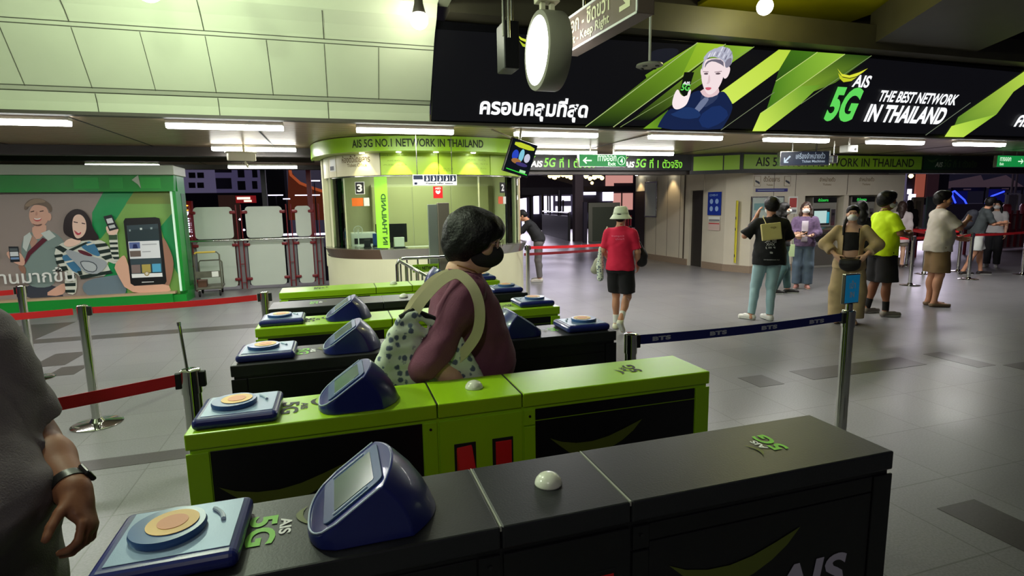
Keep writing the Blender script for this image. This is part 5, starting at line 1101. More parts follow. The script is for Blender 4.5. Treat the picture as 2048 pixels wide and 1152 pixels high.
for r in ((1045, 426, 1054, 470), (1180, 424, 1190, 440)): PB('lit_window', G_w, [r], 40.20, .1, t)
BL_ = ((1061, 351, 5), (1072, 352, 2), (1100, 352, 4), (1109, 354, 5), (1117, 351, 4), (1126, 350, 4), (1134, 352, 4), (1142, 354, 5), (1149, 350, 3), (1107, 360, 3), (1172, 353, 4), (1180, 357, 4), (1189, 354, 5), (1197, 350, 6), (1204, 356, 4), (1184, 366, 3)), ((1784, 353, 3), (1791, 352, 4), (1798, 356, 4), (1786, 363, 3), (1822, 352, 5), (1794, 368, 3))
for LL, lb in zip(BL_, ('string of round warm bulbs hanging outside the exit passage', 'string of round warm bulbs behind the ticket hall corner')):
    YB = 38.0 if LL[0][0] < 1500 else 26.0; q0 = px(LL[0][0], LL[0][1], YB); t = thing('string_lights', lb, 'string lights', q0)
    for a, b, r in LL:
        c = px(a, b, YB)-q0; s = .05*r*.55*YB/26; mb = MB(); mb.lathe([(.001, -s), (s*.7, -s*.7), (s, 0), (s*.7, s*.7), (.001, s)], c, 14); mb.build('bulb', G_y, t, smooth='all')
        mb = MB(); mb.cyl(c+Vector((0, 0, s)), (c.x, c.y, c.z+.5), .01, 5); mb.build('wire', M_dark, t)
    pole(t, q0.x, YB+.2, q0.z+.5); mb = MB(); mb.box((0, .01, .33), (c.x, .03, .36)); mb.build('carrier_wire', M_dark, t)
t = thing('market_tent', 'large dark tent roof outside the exit passage', 'tent', px(1100, 400, 27)); o = Vector(t.location)
Yt = 27; a = px(1030, 398, Yt); b = px(1148, 376, Yt); c = px(1060, 345, Yt+1.5)
mb = MB(); mb.add([(a.x, Yt-1, a.z), (b.x, Yt-1, b.z), (b.x, Yt+4, b.z), (a.x, Yt+4, a.z), (c.x, Yt+1.5, c.z), (c.x-1.5, Yt+1.5, c.z)], [(0, 1, 4, 5), (1, 2, 4), (2, 3, 5, 4), (3, 0, 5)]); ob = mb.build('canopy', mat('tent_dark', (50, 42, 40), .7), t); ob.location = -o
mb = MB(); mb.box((a.x, Yt-1.02, b.z-.35), (b.x, Yt-1, b.z)); ob = mb.build('valance', mat('tent_dark2', (36, 32, 36), .7), t); ob.location = -o
for q in (1052, 1108, 1143):
    g = px(q, 400, Yt); mb = MB(); mb.box((g.x-.05, Yt-.9, 0), (g.x+.05, Yt-.8, b.z-.05)); ob = mb.build('leg', M_dark, t); ob.location = -o
t = thing('parapet', 'dark waist-high parapet with steel rail running to the footbridge', 'wall', (10.5, 26, 0)); o = Vector(t.location)
mb = MB(); mb.prism([(9.95, 23.0), (11.3, 29.9), (11.2, 29.95), (9.85, 23.05)], 0, 1.10); ob = mb.build('panel', M_dark, t); ob.location = -o
mb = MB(); mb.tube([(9.9, 23.0, 1.25), (11.25, 29.9, 1.25)], .04, 8); ob = mb.build('rail', M_steel, t); ob.location = -o
for f in (.02, .35, .68, .98): mb = MB(); mb.cyl((9.9+1.35*f, 23+6.9*f, 1.0), (9.9+1.35*f, 23+6.9*f, 2.3 if .3 < f < .7 else 1.25), .05, 8); ob = mb.build('post', M_dark, t); ob.location = -o
struct(MB().box((9.96, 22.5, 0), (10.34, 22.8, 3.6)), 'wall_front', mat('pillar_brown', (84, 74, 78), .6))
struct(MB().box((3.3, 31.0, 0), (9.6, 31.2, 1.0)).box((3.3, 14.6, 0), (3.45, 31, 1.0)), 'wall_side', M_dark)
t = thing('notice_board', 'tall grey green boarded panel standing beyond the person in the white hat', 'board', (10.9, 21.5, 0))
t.scale = (1.38, 1, 1.0)
MB().box((-.55, 0, 0), (.52, .08, 1.66)).build('frame', mat('board_grey', (112, 116, 100), .5), t, bev=.02); MB().box((-.43, -.01, .05), (.42, -.001, 1.48)).build('panel', mat('board_green', (70, 78, 62), .5), t); MB().box((-.72, .0, 0), (-.60, .1, 1.7)).build('side_post', M_nb2, t)
for k, q in enumerate((1246, 1251, 1256, 1261)):
    t = thing('railing_bar', 'dark maroon upright bar beyond the white hat', 'railing', (px(q, 470, 17).x, 17, 0), 0, 'bars beyond the white hat'); MB().cyl((0, 0, 0), (0, 0, 1.2), .03, 8).build('bar', M_rc, t)
# right of the ticket hall
t = thing('shop_front', 'lit shop front with white signs behind the corner of the ticket hall', 'building', (26, 27, 0))
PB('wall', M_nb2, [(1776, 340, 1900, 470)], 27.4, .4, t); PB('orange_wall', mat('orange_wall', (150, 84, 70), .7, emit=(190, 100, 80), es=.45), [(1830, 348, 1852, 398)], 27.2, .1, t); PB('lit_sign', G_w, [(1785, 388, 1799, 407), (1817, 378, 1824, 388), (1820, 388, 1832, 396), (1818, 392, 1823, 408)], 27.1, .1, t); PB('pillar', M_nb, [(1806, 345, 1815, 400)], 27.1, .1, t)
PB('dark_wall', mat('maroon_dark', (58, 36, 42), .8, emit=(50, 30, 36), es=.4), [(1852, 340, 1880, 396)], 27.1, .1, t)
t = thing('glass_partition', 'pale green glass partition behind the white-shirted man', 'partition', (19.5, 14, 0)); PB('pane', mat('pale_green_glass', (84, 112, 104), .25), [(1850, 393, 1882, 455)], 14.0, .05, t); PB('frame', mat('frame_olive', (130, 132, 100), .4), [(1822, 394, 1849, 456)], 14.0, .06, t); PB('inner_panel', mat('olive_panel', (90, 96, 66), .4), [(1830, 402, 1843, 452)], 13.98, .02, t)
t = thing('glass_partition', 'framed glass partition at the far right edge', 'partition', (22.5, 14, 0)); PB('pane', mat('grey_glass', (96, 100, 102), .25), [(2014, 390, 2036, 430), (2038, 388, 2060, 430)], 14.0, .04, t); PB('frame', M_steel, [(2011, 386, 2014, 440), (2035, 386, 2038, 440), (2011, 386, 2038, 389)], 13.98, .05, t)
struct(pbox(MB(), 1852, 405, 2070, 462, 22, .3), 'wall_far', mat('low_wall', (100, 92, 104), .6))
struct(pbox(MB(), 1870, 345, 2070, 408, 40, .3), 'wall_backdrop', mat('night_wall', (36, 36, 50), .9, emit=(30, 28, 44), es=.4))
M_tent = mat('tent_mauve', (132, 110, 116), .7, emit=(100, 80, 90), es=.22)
for (x0, x1, xp, yp, yb, Y, s) in ((1903, 1973, 1962, 350, 375, 30, 'with blue string lights, left'), (1980, 2048, 2012, 350, 374, 31, 'at the right edge of the photo')):
    a = px(x0, yb, Y); b = px(x1, yb, Y); p = px(xp, yp, Y+1.5); t = thing('market_tent', 'mauve peaked tent '+s, 'tent', (a.x, Y, 0)); o = Vector(t.location)
    mb = MB(); mb.add([(a.x, Y, a.z), (b.x, Y, a.z), (b.x, Y+3, a.z), (a.x, Y+3, a.z), tuple(p)], [(0, 1, 4), (1, 2, 4), (2, 3, 4), (3, 0, 4)]); ob = mb.build('canopy', M_tent, t); ob.location = -o
    mb = MB(); mb.box((a.x, Y, a.z-.28), (b.x, Y+.03, a.z)); ob = mb.build('valance', mat('valance_purple', (52, 42, 74), .7), t); ob.location = -o
    mb = MB(); mb.box(((a.x+b.x)/2-.6, Y-.01, a.z-.2), ((a.x+b.x)/2+.2, Y-.002, a.z-.1)); ob = mb.build('name_patch', M_tent, t); ob.location = -o
    for q in (a.x+.05, b.x-.12): mb = MB(); mb.box((q, Y, 0), (q+.07, Y+.07, a.z)); ob = mb.build('leg', M_dark, t); ob.location = -o
def string(pts, s):
    q = [px(u, v, 29) for u, v in pts]; t = thing('light_string', s, 'string lights', q[0]); mb = MB(); mb.tube([p-q[0] for p in q], .055, 6); mb.build('lights', G_b, t); pole(t, q[0].x, 29.1, q[0].z)
string([(1911, 406), (1905, 392), (1905, 384), (1909, 382), (1920, 392), (1929, 400), (1933, 408)], 'bright blue string lights in a triangle beside the tent leg'); string([(1970, 408), (1976, 398), (1984, 392), (1995, 388), (2008, 383)], 'fainter blue string lights rising to the right')
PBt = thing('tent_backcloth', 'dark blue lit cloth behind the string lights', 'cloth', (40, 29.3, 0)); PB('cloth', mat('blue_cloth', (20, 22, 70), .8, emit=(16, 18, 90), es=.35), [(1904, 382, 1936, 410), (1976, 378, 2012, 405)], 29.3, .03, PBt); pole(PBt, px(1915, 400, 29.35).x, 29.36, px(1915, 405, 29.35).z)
for a, b, s in ((2020, 2023, 'left'), (2028, 2031, 'right')):
    t = thing('drain_pipe', 'tall pale outdoor pipe at the right edge, '+s, 'pipe', (px(a+1, 400, 20).x, 20, 0)); MB().cyl((0, 0, 0), (0, 0, 3.0), .05, 10).build('pipe', mat('pipe_mauve', (110, 96, 100), .5), t)
# maroon bollards and railing far right
M_mar = mat('maroon_paint', (120, 24, 40), .5)
for k, (q, yb) in enumerate(((1903, 470), (1943, 472), (2026, 470))):
    p = px(q, yb, 14); t = thing('crowd_post', 'thick maroon post of the far barrier, '+('left', 'middle', 'right')[k], 'post', (p.x, 12.4+k*.1, 0)); MB().lathe([(.001, 0), (.10, 0), (.10, 1.0), (.06, 1.05), (.12, 1.1), (.12, 1.3), (.08, 1.38), (.001, 1.38)], n=16).build('post', M_mar, t)
t = thing('maroon_railing', 'maroon slatted railing with upright bars at the far right', 'railing', (20.0, 11.6, 0)); 
MB().box((-.9, 0, .55), (3, .04, .63)).build('lower_rail', M_mar, t); MB().box((-.9, 0, 1.05), (3, .04, 1.1)).build('upper_rail', M_mar, t)
for k in range(14): MB().box((-.9+.28*k, -.02, .1), (-.82+.28*k, .02, 1.2)).build('bar', M_mar, t)
MB().box((-.9, .08, .05), (3, .1, 1.1)).build('back_sheet', mat('pink_grey', (170, 140, 146), .5), t)
t = thing('low_barrier', 'low red panel barrier behind the queue', 'barrier', (14.5, 11.2, 0)); MB().box((-1.2, 0, .45), (2.6, .04, .78)).build('panel', M_mar, t)
for x in (-1.1, .6, 2.5): MB().box((x-.03, 0, 0), (x+.03, .05, .8)).build('leg', M_mar, t)
# street side at the left: dark buildings, neon, tower
def bld(label, x0, y0, x1, y1, Y, m, wins=None, d=3):
    a = px(x0, y1, Y); b = px(x1, y0, Y); t = thing('apartment_building', label, 'building', (a.x, Y, a.z)); o = Vector(t.location)
    mb = MB(); mb.box((a.x, Y, -6), (b.x, Y+d, b.z)); ob = mb.build('wall', m, t); ob.location = -o
    for r in wins or []: ob = pbox(MB(), *r, Y-.12, .1).build('window', M_nw, t); ob.location = -o
    return t
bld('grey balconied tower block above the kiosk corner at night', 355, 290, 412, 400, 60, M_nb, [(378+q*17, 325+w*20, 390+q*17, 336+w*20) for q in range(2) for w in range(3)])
bld('wider dim tower block behind the left barrier boards', 405, 290, 530, 420, 66, mat('night_facade_mid', (72, 68, 92), .8, emit=(66, 60, 88), es=.75), [(414, 332, 462, 345), (416, 356, 462, 378), (476, 340, 488, 355), (476, 362, 490, 380), (505, 340, 514, 355), (505, 362, 514, 378)])  # tower wall glows faintly in place of light falling on it
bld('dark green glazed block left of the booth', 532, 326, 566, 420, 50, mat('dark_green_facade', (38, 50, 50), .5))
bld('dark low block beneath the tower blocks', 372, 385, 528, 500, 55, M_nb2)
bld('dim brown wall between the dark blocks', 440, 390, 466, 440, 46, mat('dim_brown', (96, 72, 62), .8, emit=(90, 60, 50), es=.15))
t = thing('neon_sign', 'red lit shop sign above the middle barrier board', 'sign', px(490, 400, 40)); o = Vector(t.location)
ob = pbox(MB(), 472, 391, 511, 406, 40, .2).build('board', glow('neon_maroon', (130, 22, 26), .8), t); ob.location = -o
ob = pbox(MB(), 474, 394, 500, 399, 39.9, .05).build('letters', glow('neon_pale', (255, 200, 180), 2), t); ob.location = -o; ob = pbox(MB(), 488, 400, 503, 404, 39.9, .05).build('letters', MATS['neon_pale'], t); ob.location = -o
pole(t, px(490, 400, 40).x, 40.4, px(490, 400, 40).z); t = thing('vertical_neon_sign', 'tall vertical lit shop sign right of the green kiosk', 'sign', px(372, 440, 28)); o = Vector(t.location)
ob = pbox(MB(), 362, 402, 382, 490, 28.1, .3).build('board', mat('neon_board', (40, 16, 18), .6, emit=(90, 14, 14), es=.5), t); ob.location = -o
pole(t, px(372, 440, 28).x, 28.5, px(372, 440, 28).z)
for k, (ch, mm) in enumerate((('C', glow('neon_orange', (255, 150, 50), 3)), ('7', G_w), ('E', G_w), ('E', G_w), ('C', G_w))):
    a = px(367+k*1.6, 422+k*13, 28); lt = lettering('lettering', ch, t, a-o, (1, 0, 0), (0, 0, 1), .24, .26, mm, .01, .03)
for r in ((536, 389, 566, 391.5), (590, 389, 640, 391.5), (566, 397, 580, 398.5), (616, 361, 640, 362)):
    c = px((r[0]+r[2])/2, (r[1]+r[3])/2, 35); t = thing('platform_lamp', 'long thin distant lamp seen through the barrier gap', 'lamp', c, 0, 'thin distant lamps beyond the barrier'); L = (px(r[2], 400, 35)-px(r[0], 400, 35)).x/2; MB().box((-L, 0, -.03), (L, .1, .03)).build('tube', G_w, t); pole(t, c.x, c.y+.2, c.z)
for r in ((566, 467, 598, 471), (628, 466, 660, 470)):
    c = px((r[0]+r[2])/2, (r[1]+r[3])/2, 30); t = thing('platform_lamp', 'thicker low lamp glimpsed just above the handrail', 'lamp', c, 0, 'low lamps above the handrail'); L = (px(r[2], 400, 30)-px(r[0], 400, 30)).x/2; MB().box((-L, 0, -.05), (L, .1, .05)).build('tube', G_w, t); pole(t, c.x, c.y+.2, c.z)
t = thing('curved_structure', 'orange lit curved roof edge between the dark block and the booth', 'building', px(600, 350, 45)); o = Vector(t.location); mb = MB(); mb.tube([px(u, v, 45)-o for u, v in ((578, 330), (582, 350), (600, 366), (625, 376), (650, 384))], .12, 6)
pole(t, px(620, 400, 46).x, 46.2, 1); mb.build('edge', glow('edge_orange', (190, 90, 50), .6), t)
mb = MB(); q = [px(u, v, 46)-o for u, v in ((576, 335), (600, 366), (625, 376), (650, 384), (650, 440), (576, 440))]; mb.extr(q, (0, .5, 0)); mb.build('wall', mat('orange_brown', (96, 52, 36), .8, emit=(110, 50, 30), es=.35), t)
for u, v, s in ((480, 439, 'upper'), (488, 460, 'lower')):
    c = px(u, v, 35); t = thing('street_lamp', '%s white point lamp in the gap of the barrier boards' % s, 'lamp', c); MB().lathe([(.001, -.08), (.08, 0), (.001, .08)], n=10).build('bulb', G_w, t); pole(t, c.x, c.y, c.z)
struct(MB().box((-60, 13.0, -6.2), (60, 120, -6)), 'floor_street', mat('asphalt', (30, 30, 34), .7))
for u, s in ((430, 'left'), (520, 'middle'), (610, 'right')):
    t = thing('column', 'dark slim platform column seen above the barrier, '+s, 'column', (px(u+100, 400, 16).x, 16, -6)); MB().box((-.06, -.06, 0), (.06, .06, 10)).build('shaft', M_rc if u > 500 else M_dark, t)
# light spilling in from the lit shops, then an unseen walkway fill
light('AREA', 'shop_spill', (13.0, 36, 3.5), 800, (.86, .78, 1), 8, (6, 8, 0), size_y=3)
light('AREA', 'shop_spill', (25, 22, 3.5), 800, (.86, .76, 1), 8, (12, 7, 0), size_y=3)
light('AREA', 'walkway_fill', (8.6, 17.0, 3.5), 110, (1, .92, .92), 3, (10.2, 21.5, 0.8))  # added area light without any lamp, brightens the notice board
# ---------------------------------------------------------------- people: one continuous implicit surface per body and garment
V3 = lambda *a: np.array(a, float)
class Field:
    def __init__(s, lo, hi, res):
        s.lo = np.array(lo, float); s.res = res; s.n = np.ceil((np.array(hi)-s.lo)/res).astype(int)+1
        s.ax = [s.lo[i]+res*np.arange(s.n[i]) for i in range(3)]; s.d = np.full(s.n, 1.0, np.float32)
    def like(s):
        f = Field.__new__(Field); f.lo, f.res, f.n, f.ax = s.lo, s.res, s.n, s.ax; f.d = np.full(s.n, 1.0, np.float32); return f
    def sub(s, lo, hi):
        a = np.clip(np.floor((np.array(lo)-s.lo)/s.res).astype(int), 0, s.n); b = np.clip(np.ceil((np.array(hi)-s.lo)/s.res).astype(int)+1, 0, s.n)
        sl = tuple(slice(a[i], b[i]) for i in range(3)); return sl, (s.ax[0][sl[0]][:, None, None], s.ax[1][sl[1]][None, :, None], s.ax[2][sl[2]][None, None, :])
    def _op(s, lo, hi, pad, fn, k, mode):
        sl, P = s.sub(np.array(lo)-pad, np.array(hi)+pad)
        if any(x.stop <= x.start for x in sl): return s
        v = fn(*P); d = s.d[sl]
        if mode == 'add':
            if k > 0: h = np.maximum(k-np.abs(d-v), 0)/k; s.d[sl] = np.minimum(d, v)-h*h*k*.25
            else: s.d[sl] = np.minimum(d, v)
        else:
            v = -v
            if k > 0: h = np.maximum(k-np.abs(d-v), 0)/k; s.d[sl] = np.maximum(d, v)+h*h*k*.25
            else: s.d[sl] = np.maximum(d, v)
        return s
    def cone(s, a, b, ra, rb, k=.02, mode='add'):
        a = V3(*a); b = V3(*b); ab = b-a; L2 = max(ab@ab, 1e-9); r = max(ra, rb)
        def fn(X, Y, Z):
            t = np.clip(((X-a[0])*ab[0]+(Y-a[1])*ab[1]+(Z-a[2])*ab[2])/L2, 0, 1)
            return np.sqrt((X-a[0]-t*ab[0])**2+(Y-a[1]-t*ab[1])**2+(Z-a[2]-t*ab[2])**2)-(ra+(rb-ra)*t)
        return s._op(np.minimum(a, b)-r, np.maximum(a, b)+r, k+3*s.res, fn, k, mode)
    def ell(s, c, r, R=None, k=.02, mode='add'):
        c = V3(*c); r = V3(*r); R = np.eye(3) if R is None else np.array(R); ext = np.abs(R)@r
        def fn(X, Y, Z):
            x, y, z = X-c[0], Y-c[1], Z-c[2]
            u = (R[0, 0]*x+R[1, 0]*y+R[2, 0]*z)/r[0]; v = (R[0, 1]*x+R[1, 1]*y+R[2, 1]*z)/r[1]; w = (R[0, 2]*x+R[1, 2]*y+R[2, 2]*z)/r[2]
            k0 = np.sqrt(u*u+v*v+w*w)+1e-9; k1 = np.sqrt((u/r[0])**2+(v/r[1])**2+(w/r[2])**2)+1e-9
            return k0*(k0-1)/k1
        return s._op(c-ext, c+ext, k+3*s.res, fn, k, mode)
    def box(s, c, h, R=None, rad=.01, k=.0, mode='add'):
        c = V3(*c); h = V3(*h); R = np.eye(3) if R is None else np.array(R); ext = np.abs(R)@(h)
        def fn(X, Y, Z):
            x, y, z = X-c[0], Y-c[1], Z-c[2]
            q = [np.abs(R[0, i]*x+R[1, i]*y+R[2, i]*z)-(h[i]-rad) for i in range(3)]
            return np.sqrt(sum(np.maximum(t, 0)**2 for t in q))+np.minimum(np.maximum(np.maximum(q[0], q[1]), q[2]), 0)-rad
        return s._op(c-ext, c+ext, k+3*s.res, fn, k, mode)
    def loft(s, rings, k=.03, flat=True):
        """rings: (centre, side vector, rx, ry)"""
        R2 = []
        for i in range(len(rings)-1):
            for f in (0, 1/3, 2/3):
                p = [rings[max(i-1, 0)], rings[i], rings[i+1], rings[min(i+2, len(rings)-1)]]
                cr = lambda j: .5*((2*p[1][j])+(-p[0][j]+p[2][j])*f+(2*p[0][j]-5*p[1][j]+4*p[2][j]-p[3][j])*f*f+(-p[0][j]+3*p[1][j]-3*p[2][j]+p[3][j])*f**3)
                R2.append((cr(0), cr(1), cr(2), cr(3)))
        R2.append(rings[-1]); C_ = np.array([q[0] for q in R2]); A0 = C_[0]; ax = C_[-1]-C_[0]; L = np.linalg.norm(ax); ax /= L
        tt = (C_-A0)@ax; rx_ = np.array([q[2] for q in R2]); ry_ = np.array([q[3] for q in R2]); S0 = nrm(rings[0][1]-ax*(rings[0][1]@ax)); S1 = nrm(rings[-1][1]-ax*(rings[-1][1]@ax)); r = max(rx_.max(), ry_.max())
        O_ = C_-A0-tt[:, None]*ax; S_ = S0+S1; S_ = nrm(S_-ax*(S_@ax)); F_ = np.cross(ax, S_); tw = np.array([math.atan2(q[1]@F_, q[1]@S_) for q in R2]); ou = O_@S_; ov = O_@F_
        def fn(X, Y, Z):
            x, y, z = X-A0[0], Y-A0[1], Z-A0[2]; w = x*ax[0]+y*ax[1]+z*ax[2]; t = np.clip(w, 0, L); e = w-t; sh_ = t.shape; tf = t.ravel()
            I = lambda q: np.interp(tf, tt, q).reshape(sh_)
            rx, ry, a_ = I(rx_), I(ry_), I(tw); u0 = x*S_[0]+y*S_[1]+z*S_[2]-I(ou); v0 = x*F_[0]+y*F_[1]+z*F_[2]-I(ov); c_, s_ = np.cos(a_), np.sin(a_)
            u = (u0*c_+v0*s_)/rx; v = (-u0*s_+v0*c_)/ry; q = np.sqrt(u*u+v*v+1e-9); g = q*(q-1)/np.sqrt((u/rx)**2+(v/ry)**2+1e-9)
            return np.where(np.abs(e) > 0, np.sqrt(np.maximum(g, 0)**2+e*e), g)
        return s._op(C_.min(0)-r, C_.max(0)+r, k+3*s.res, fn, k, 'add')
    def hug(s, o, gap=.006, reach=.035):
        """let a garment always cover what is under it"""
        s.d = np.minimum(s.d, np.maximum(o.d-gap, s.d-reach)); return s
    def cut(s, p, n, k=0, lo=None, hi=None):
        """remove what lies beyond the plane on the side of n"""
        p = V3(*p); n = V3(*n); n /= np.linalg.norm(n)
        sl, P = s.sub(lo if lo is not None else s.lo, hi if hi is not None else s.lo+s.res*s.n)
        v = (P[0]-p[0])*n[0]+(P[1]-p[1])*n[1]+(P[2]-p[2])*n[2]; s.d[sl] = np.maximum(s.d[sl], v); return s
    def join(s, o, k=0):
        if k: h = np.maximum(k-np.abs(s.d-o.d), 0)/k; s.d = np.minimum(s.d, o.d)-h*h*k*.25
        else: s.d = np.minimum(s.d, o.d)
        return s
    def minus(s, o): s.d = np.maximum(s.d, -o.d); return s
    def ripple(s, amp, f=(18, 18, 9), seed=0):
        X, Y, Z = s.ax[0][:, None, None], s.ax[1][None, :, None], s.ax[2][None, None, :]; r = np.random.RandomState(seed).rand(9)*6.28
        n = np.sin(X*f[0]+2.1*np.sin(Z*f[2]*.8+r[0])+r[1])*np.sin(Z*f[2]+1.7*np.sin(Y*f[1]*.6+r[2])+r[3])+.6*np.sin(Y*f[1]*1.3+1.5*np.sin(X*f[0]*.7+Z*f[2]*1.4+r[4])+r[5])
        s.d = (s.d+amp*n*(np.abs(s.d) < .1)).astype(np.float32); return s
    def mesh(s, name, m, parent=None, **tags):
        d = s.d; g = d < 0; nx, ny, nz = d.shape
        acc = np.zeros((nx-1, ny-1, nz-1, 3), np.float32); cnt = np.zeros((nx-1, ny-1, nz-1), np.float32); quads = []
        cell = {}
        for a in range(3):
            A = [slice(None)]*3; B = [slice(None)]*3; A[a] = slice(0, -1); B[a] = slice(1, None); g0, g1 = g[tuple(A)], g[tuple(B)]
            I = np.argwhere(g0 != g1)
            if not len(I): continue
            d0 = d[tuple(A)][tuple(I.T)]; d1 = d[tuple(B)][tuple(I.T)]; t = d0/(d0-d1); P = I.astype(np.float32); P[:, a] += t
            o = [i for i in range(3) if i != a]; Q = []
            for u, v in ((0, 0), (-1, 0), (-1, -1), (0, -1)):
                C = I.copy(); C[:, o[0]] += u; C[:, o[1]] += v; Q.append(C)
                ok = (C >= 0).all(1) & (C < np.array(acc.shape[:3])).all(1)
                np.add.at(acc, tuple(C[ok].T), P[ok]); np.add.at(cnt, tuple(C[ok].T), 1)
            flip = g0[tuple(I.T)] if a != 1 else ~g0[tuple(I.T)]
            ok = np.ones(len(I), bool)
            for C in Q: ok &= (C >= 0).all(1) & (C < np.array(acc.shape[:3])).all(1)
            quads.append((np.stack(Q, 1)[ok], flip[ok]))
        m_ = cnt > 0; idx = -np.ones(cnt.shape, int); idx[m_] = np.arange(m_.sum())
        if not m_.any(): return None
        co = acc[m_]/cnt[m_][:, None]*s.res+s.lo
        F = []
        for Q, fl in quads:
            f = idx[tuple(Q.reshape(-1, 3).T)].reshape(-1, 4); f[fl] = f[fl][:, ::-1]; F.append(f[:, ::-1])
        F = np.concatenate(F)
        me = bpy.data.meshes.new(name); me.vertices.add(len(co)); me.vertices.foreach_set('co', co.astype(np.float32).ravel())
        me.loops.add(F.size); me.loops.foreach_set('vertex_index', F.ravel().astype(np.int32)); me.polygons.add(len(F)); me.polygons.foreach_set('loop_start', np.arange(0, F.size, 4, dtype=np.int32))
        me.update(calc_edges=True); me.validate(); me.shade_smooth()
        ob = bpy.data.objects.new(name, me); COL.objects.link(ob); me.materials.append(m)
        if parent is not None: ob.parent = parent
        return tag(ob, **tags)

def nrm(v): v = V3(*v); return v/np.linalg.norm(v)
def rotm(yaw=0, pitch=0, roll=0):
    """head frame: yaw turns left (+), pitch nods down (+), roll"""
    return np.array((Matrix.Rotation(yaw, 3, 'Z')@Matrix.Rotation(-pitch, 3, 'X')@Matrix.Rotation(roll, 3, 'Y')))

def add_hand(F, w, d, pn, side, curl=.6, s=1.0, spread=.25, thumb=1, k=.006):
    """w wrist, d direction to the fingers, pn palm normal, side: direction towards the thumb"""
    w = V3(*w); d = nrm(d); pn = V3(*pn); pn = nrm(pn-d*(pn@d)); sd = V3(*side); sd = nrm(sd-d*(sd@d)-pn*(sd@pn))
    F.cone(w, w+d*.03*s, .026*s, .027*s, .02)
    Rm = np.stack([sd, pn, d], 1); F.ell(w+d*.052*s, (.040*s, .0165*s, .050*s), Rm, .018)
    F.ell(w+d*.036*s+sd*.022*s+pn*.006*s, (.017*s, .014*s, .030*s), Rm, .014)
    for off, L, r in ((.029, .070, .0088), (.010, .078, .0092), (-.009, .073, .0088), (-.027, .058, .0078)):
        p = w+d*.084*s+sd*off*s; ang = 0; cd_ = d+sd*off*spread*4
        for i, f in enumerate((.45, .31, .24)):
            ang += curl*(.75, 1.0, .8)[i]*(1+.12*(off < 0))
            q = p+(nrm(cd_)*math.cos(ang)+pn*math.sin(ang))*L*f*s
            F.cone(p, q, r*s*(1-.06*i), r*s*(.93-.08*i), k if i == 0 else .003); p = q
    p = w+d*.022*s+sd*.026*s; tdir = nrm(d*.75+sd*(.75 if thumb > .5 else .35)+pn*.45)
    for i, (L, r) in enumerate(((.036, .0125), (.030, .0108), (.025, .0095))):
        tdir = nrm(tdir+pn*.18*curl+d*.22*i*(1)); q = p+tdir*L*s; F.cone(p, q, r*s, r*.92*s, .008 if i == 0 else .004); p = q

DEF = dict(hipL=(-.088, 0, .90), hipR=(.088, 0, .90), kneL=(-.095, .015, .49), kneR=(.095, .015, .49), ankL=(-.095, -.02, .085), ankR=(.095, -.02, .085), toeL=(-.12, .14, .03), toeR=(.12, .14, .03),
           shL=(-.172, -.005, 1.385), shR=(.172, -.005, 1.385), elL=(-.215, -.02, 1.12), elR=(.215, -.02, 1.12), wrL=(-.22, .06, .88), wrR=(.22, .06, .88),
           hdL=(0, .15, -1), hdR=(0, .15, -1), pnL=(1, .2, 0), pnR=(-1, .2, 0), sdL=(.2, 1, 0), sdR=(-.2, 1, 0), curl=.35, bend=0, twist=0, head=(0, 0, 0), fat=0, fem=0, rxs=1.0, low=0, trap=1, headf=(0, 0))

SKINS = {}
def skin_mat(name, c): return mat('skin_'+name, c, .55, bump=.04, bscale=120)

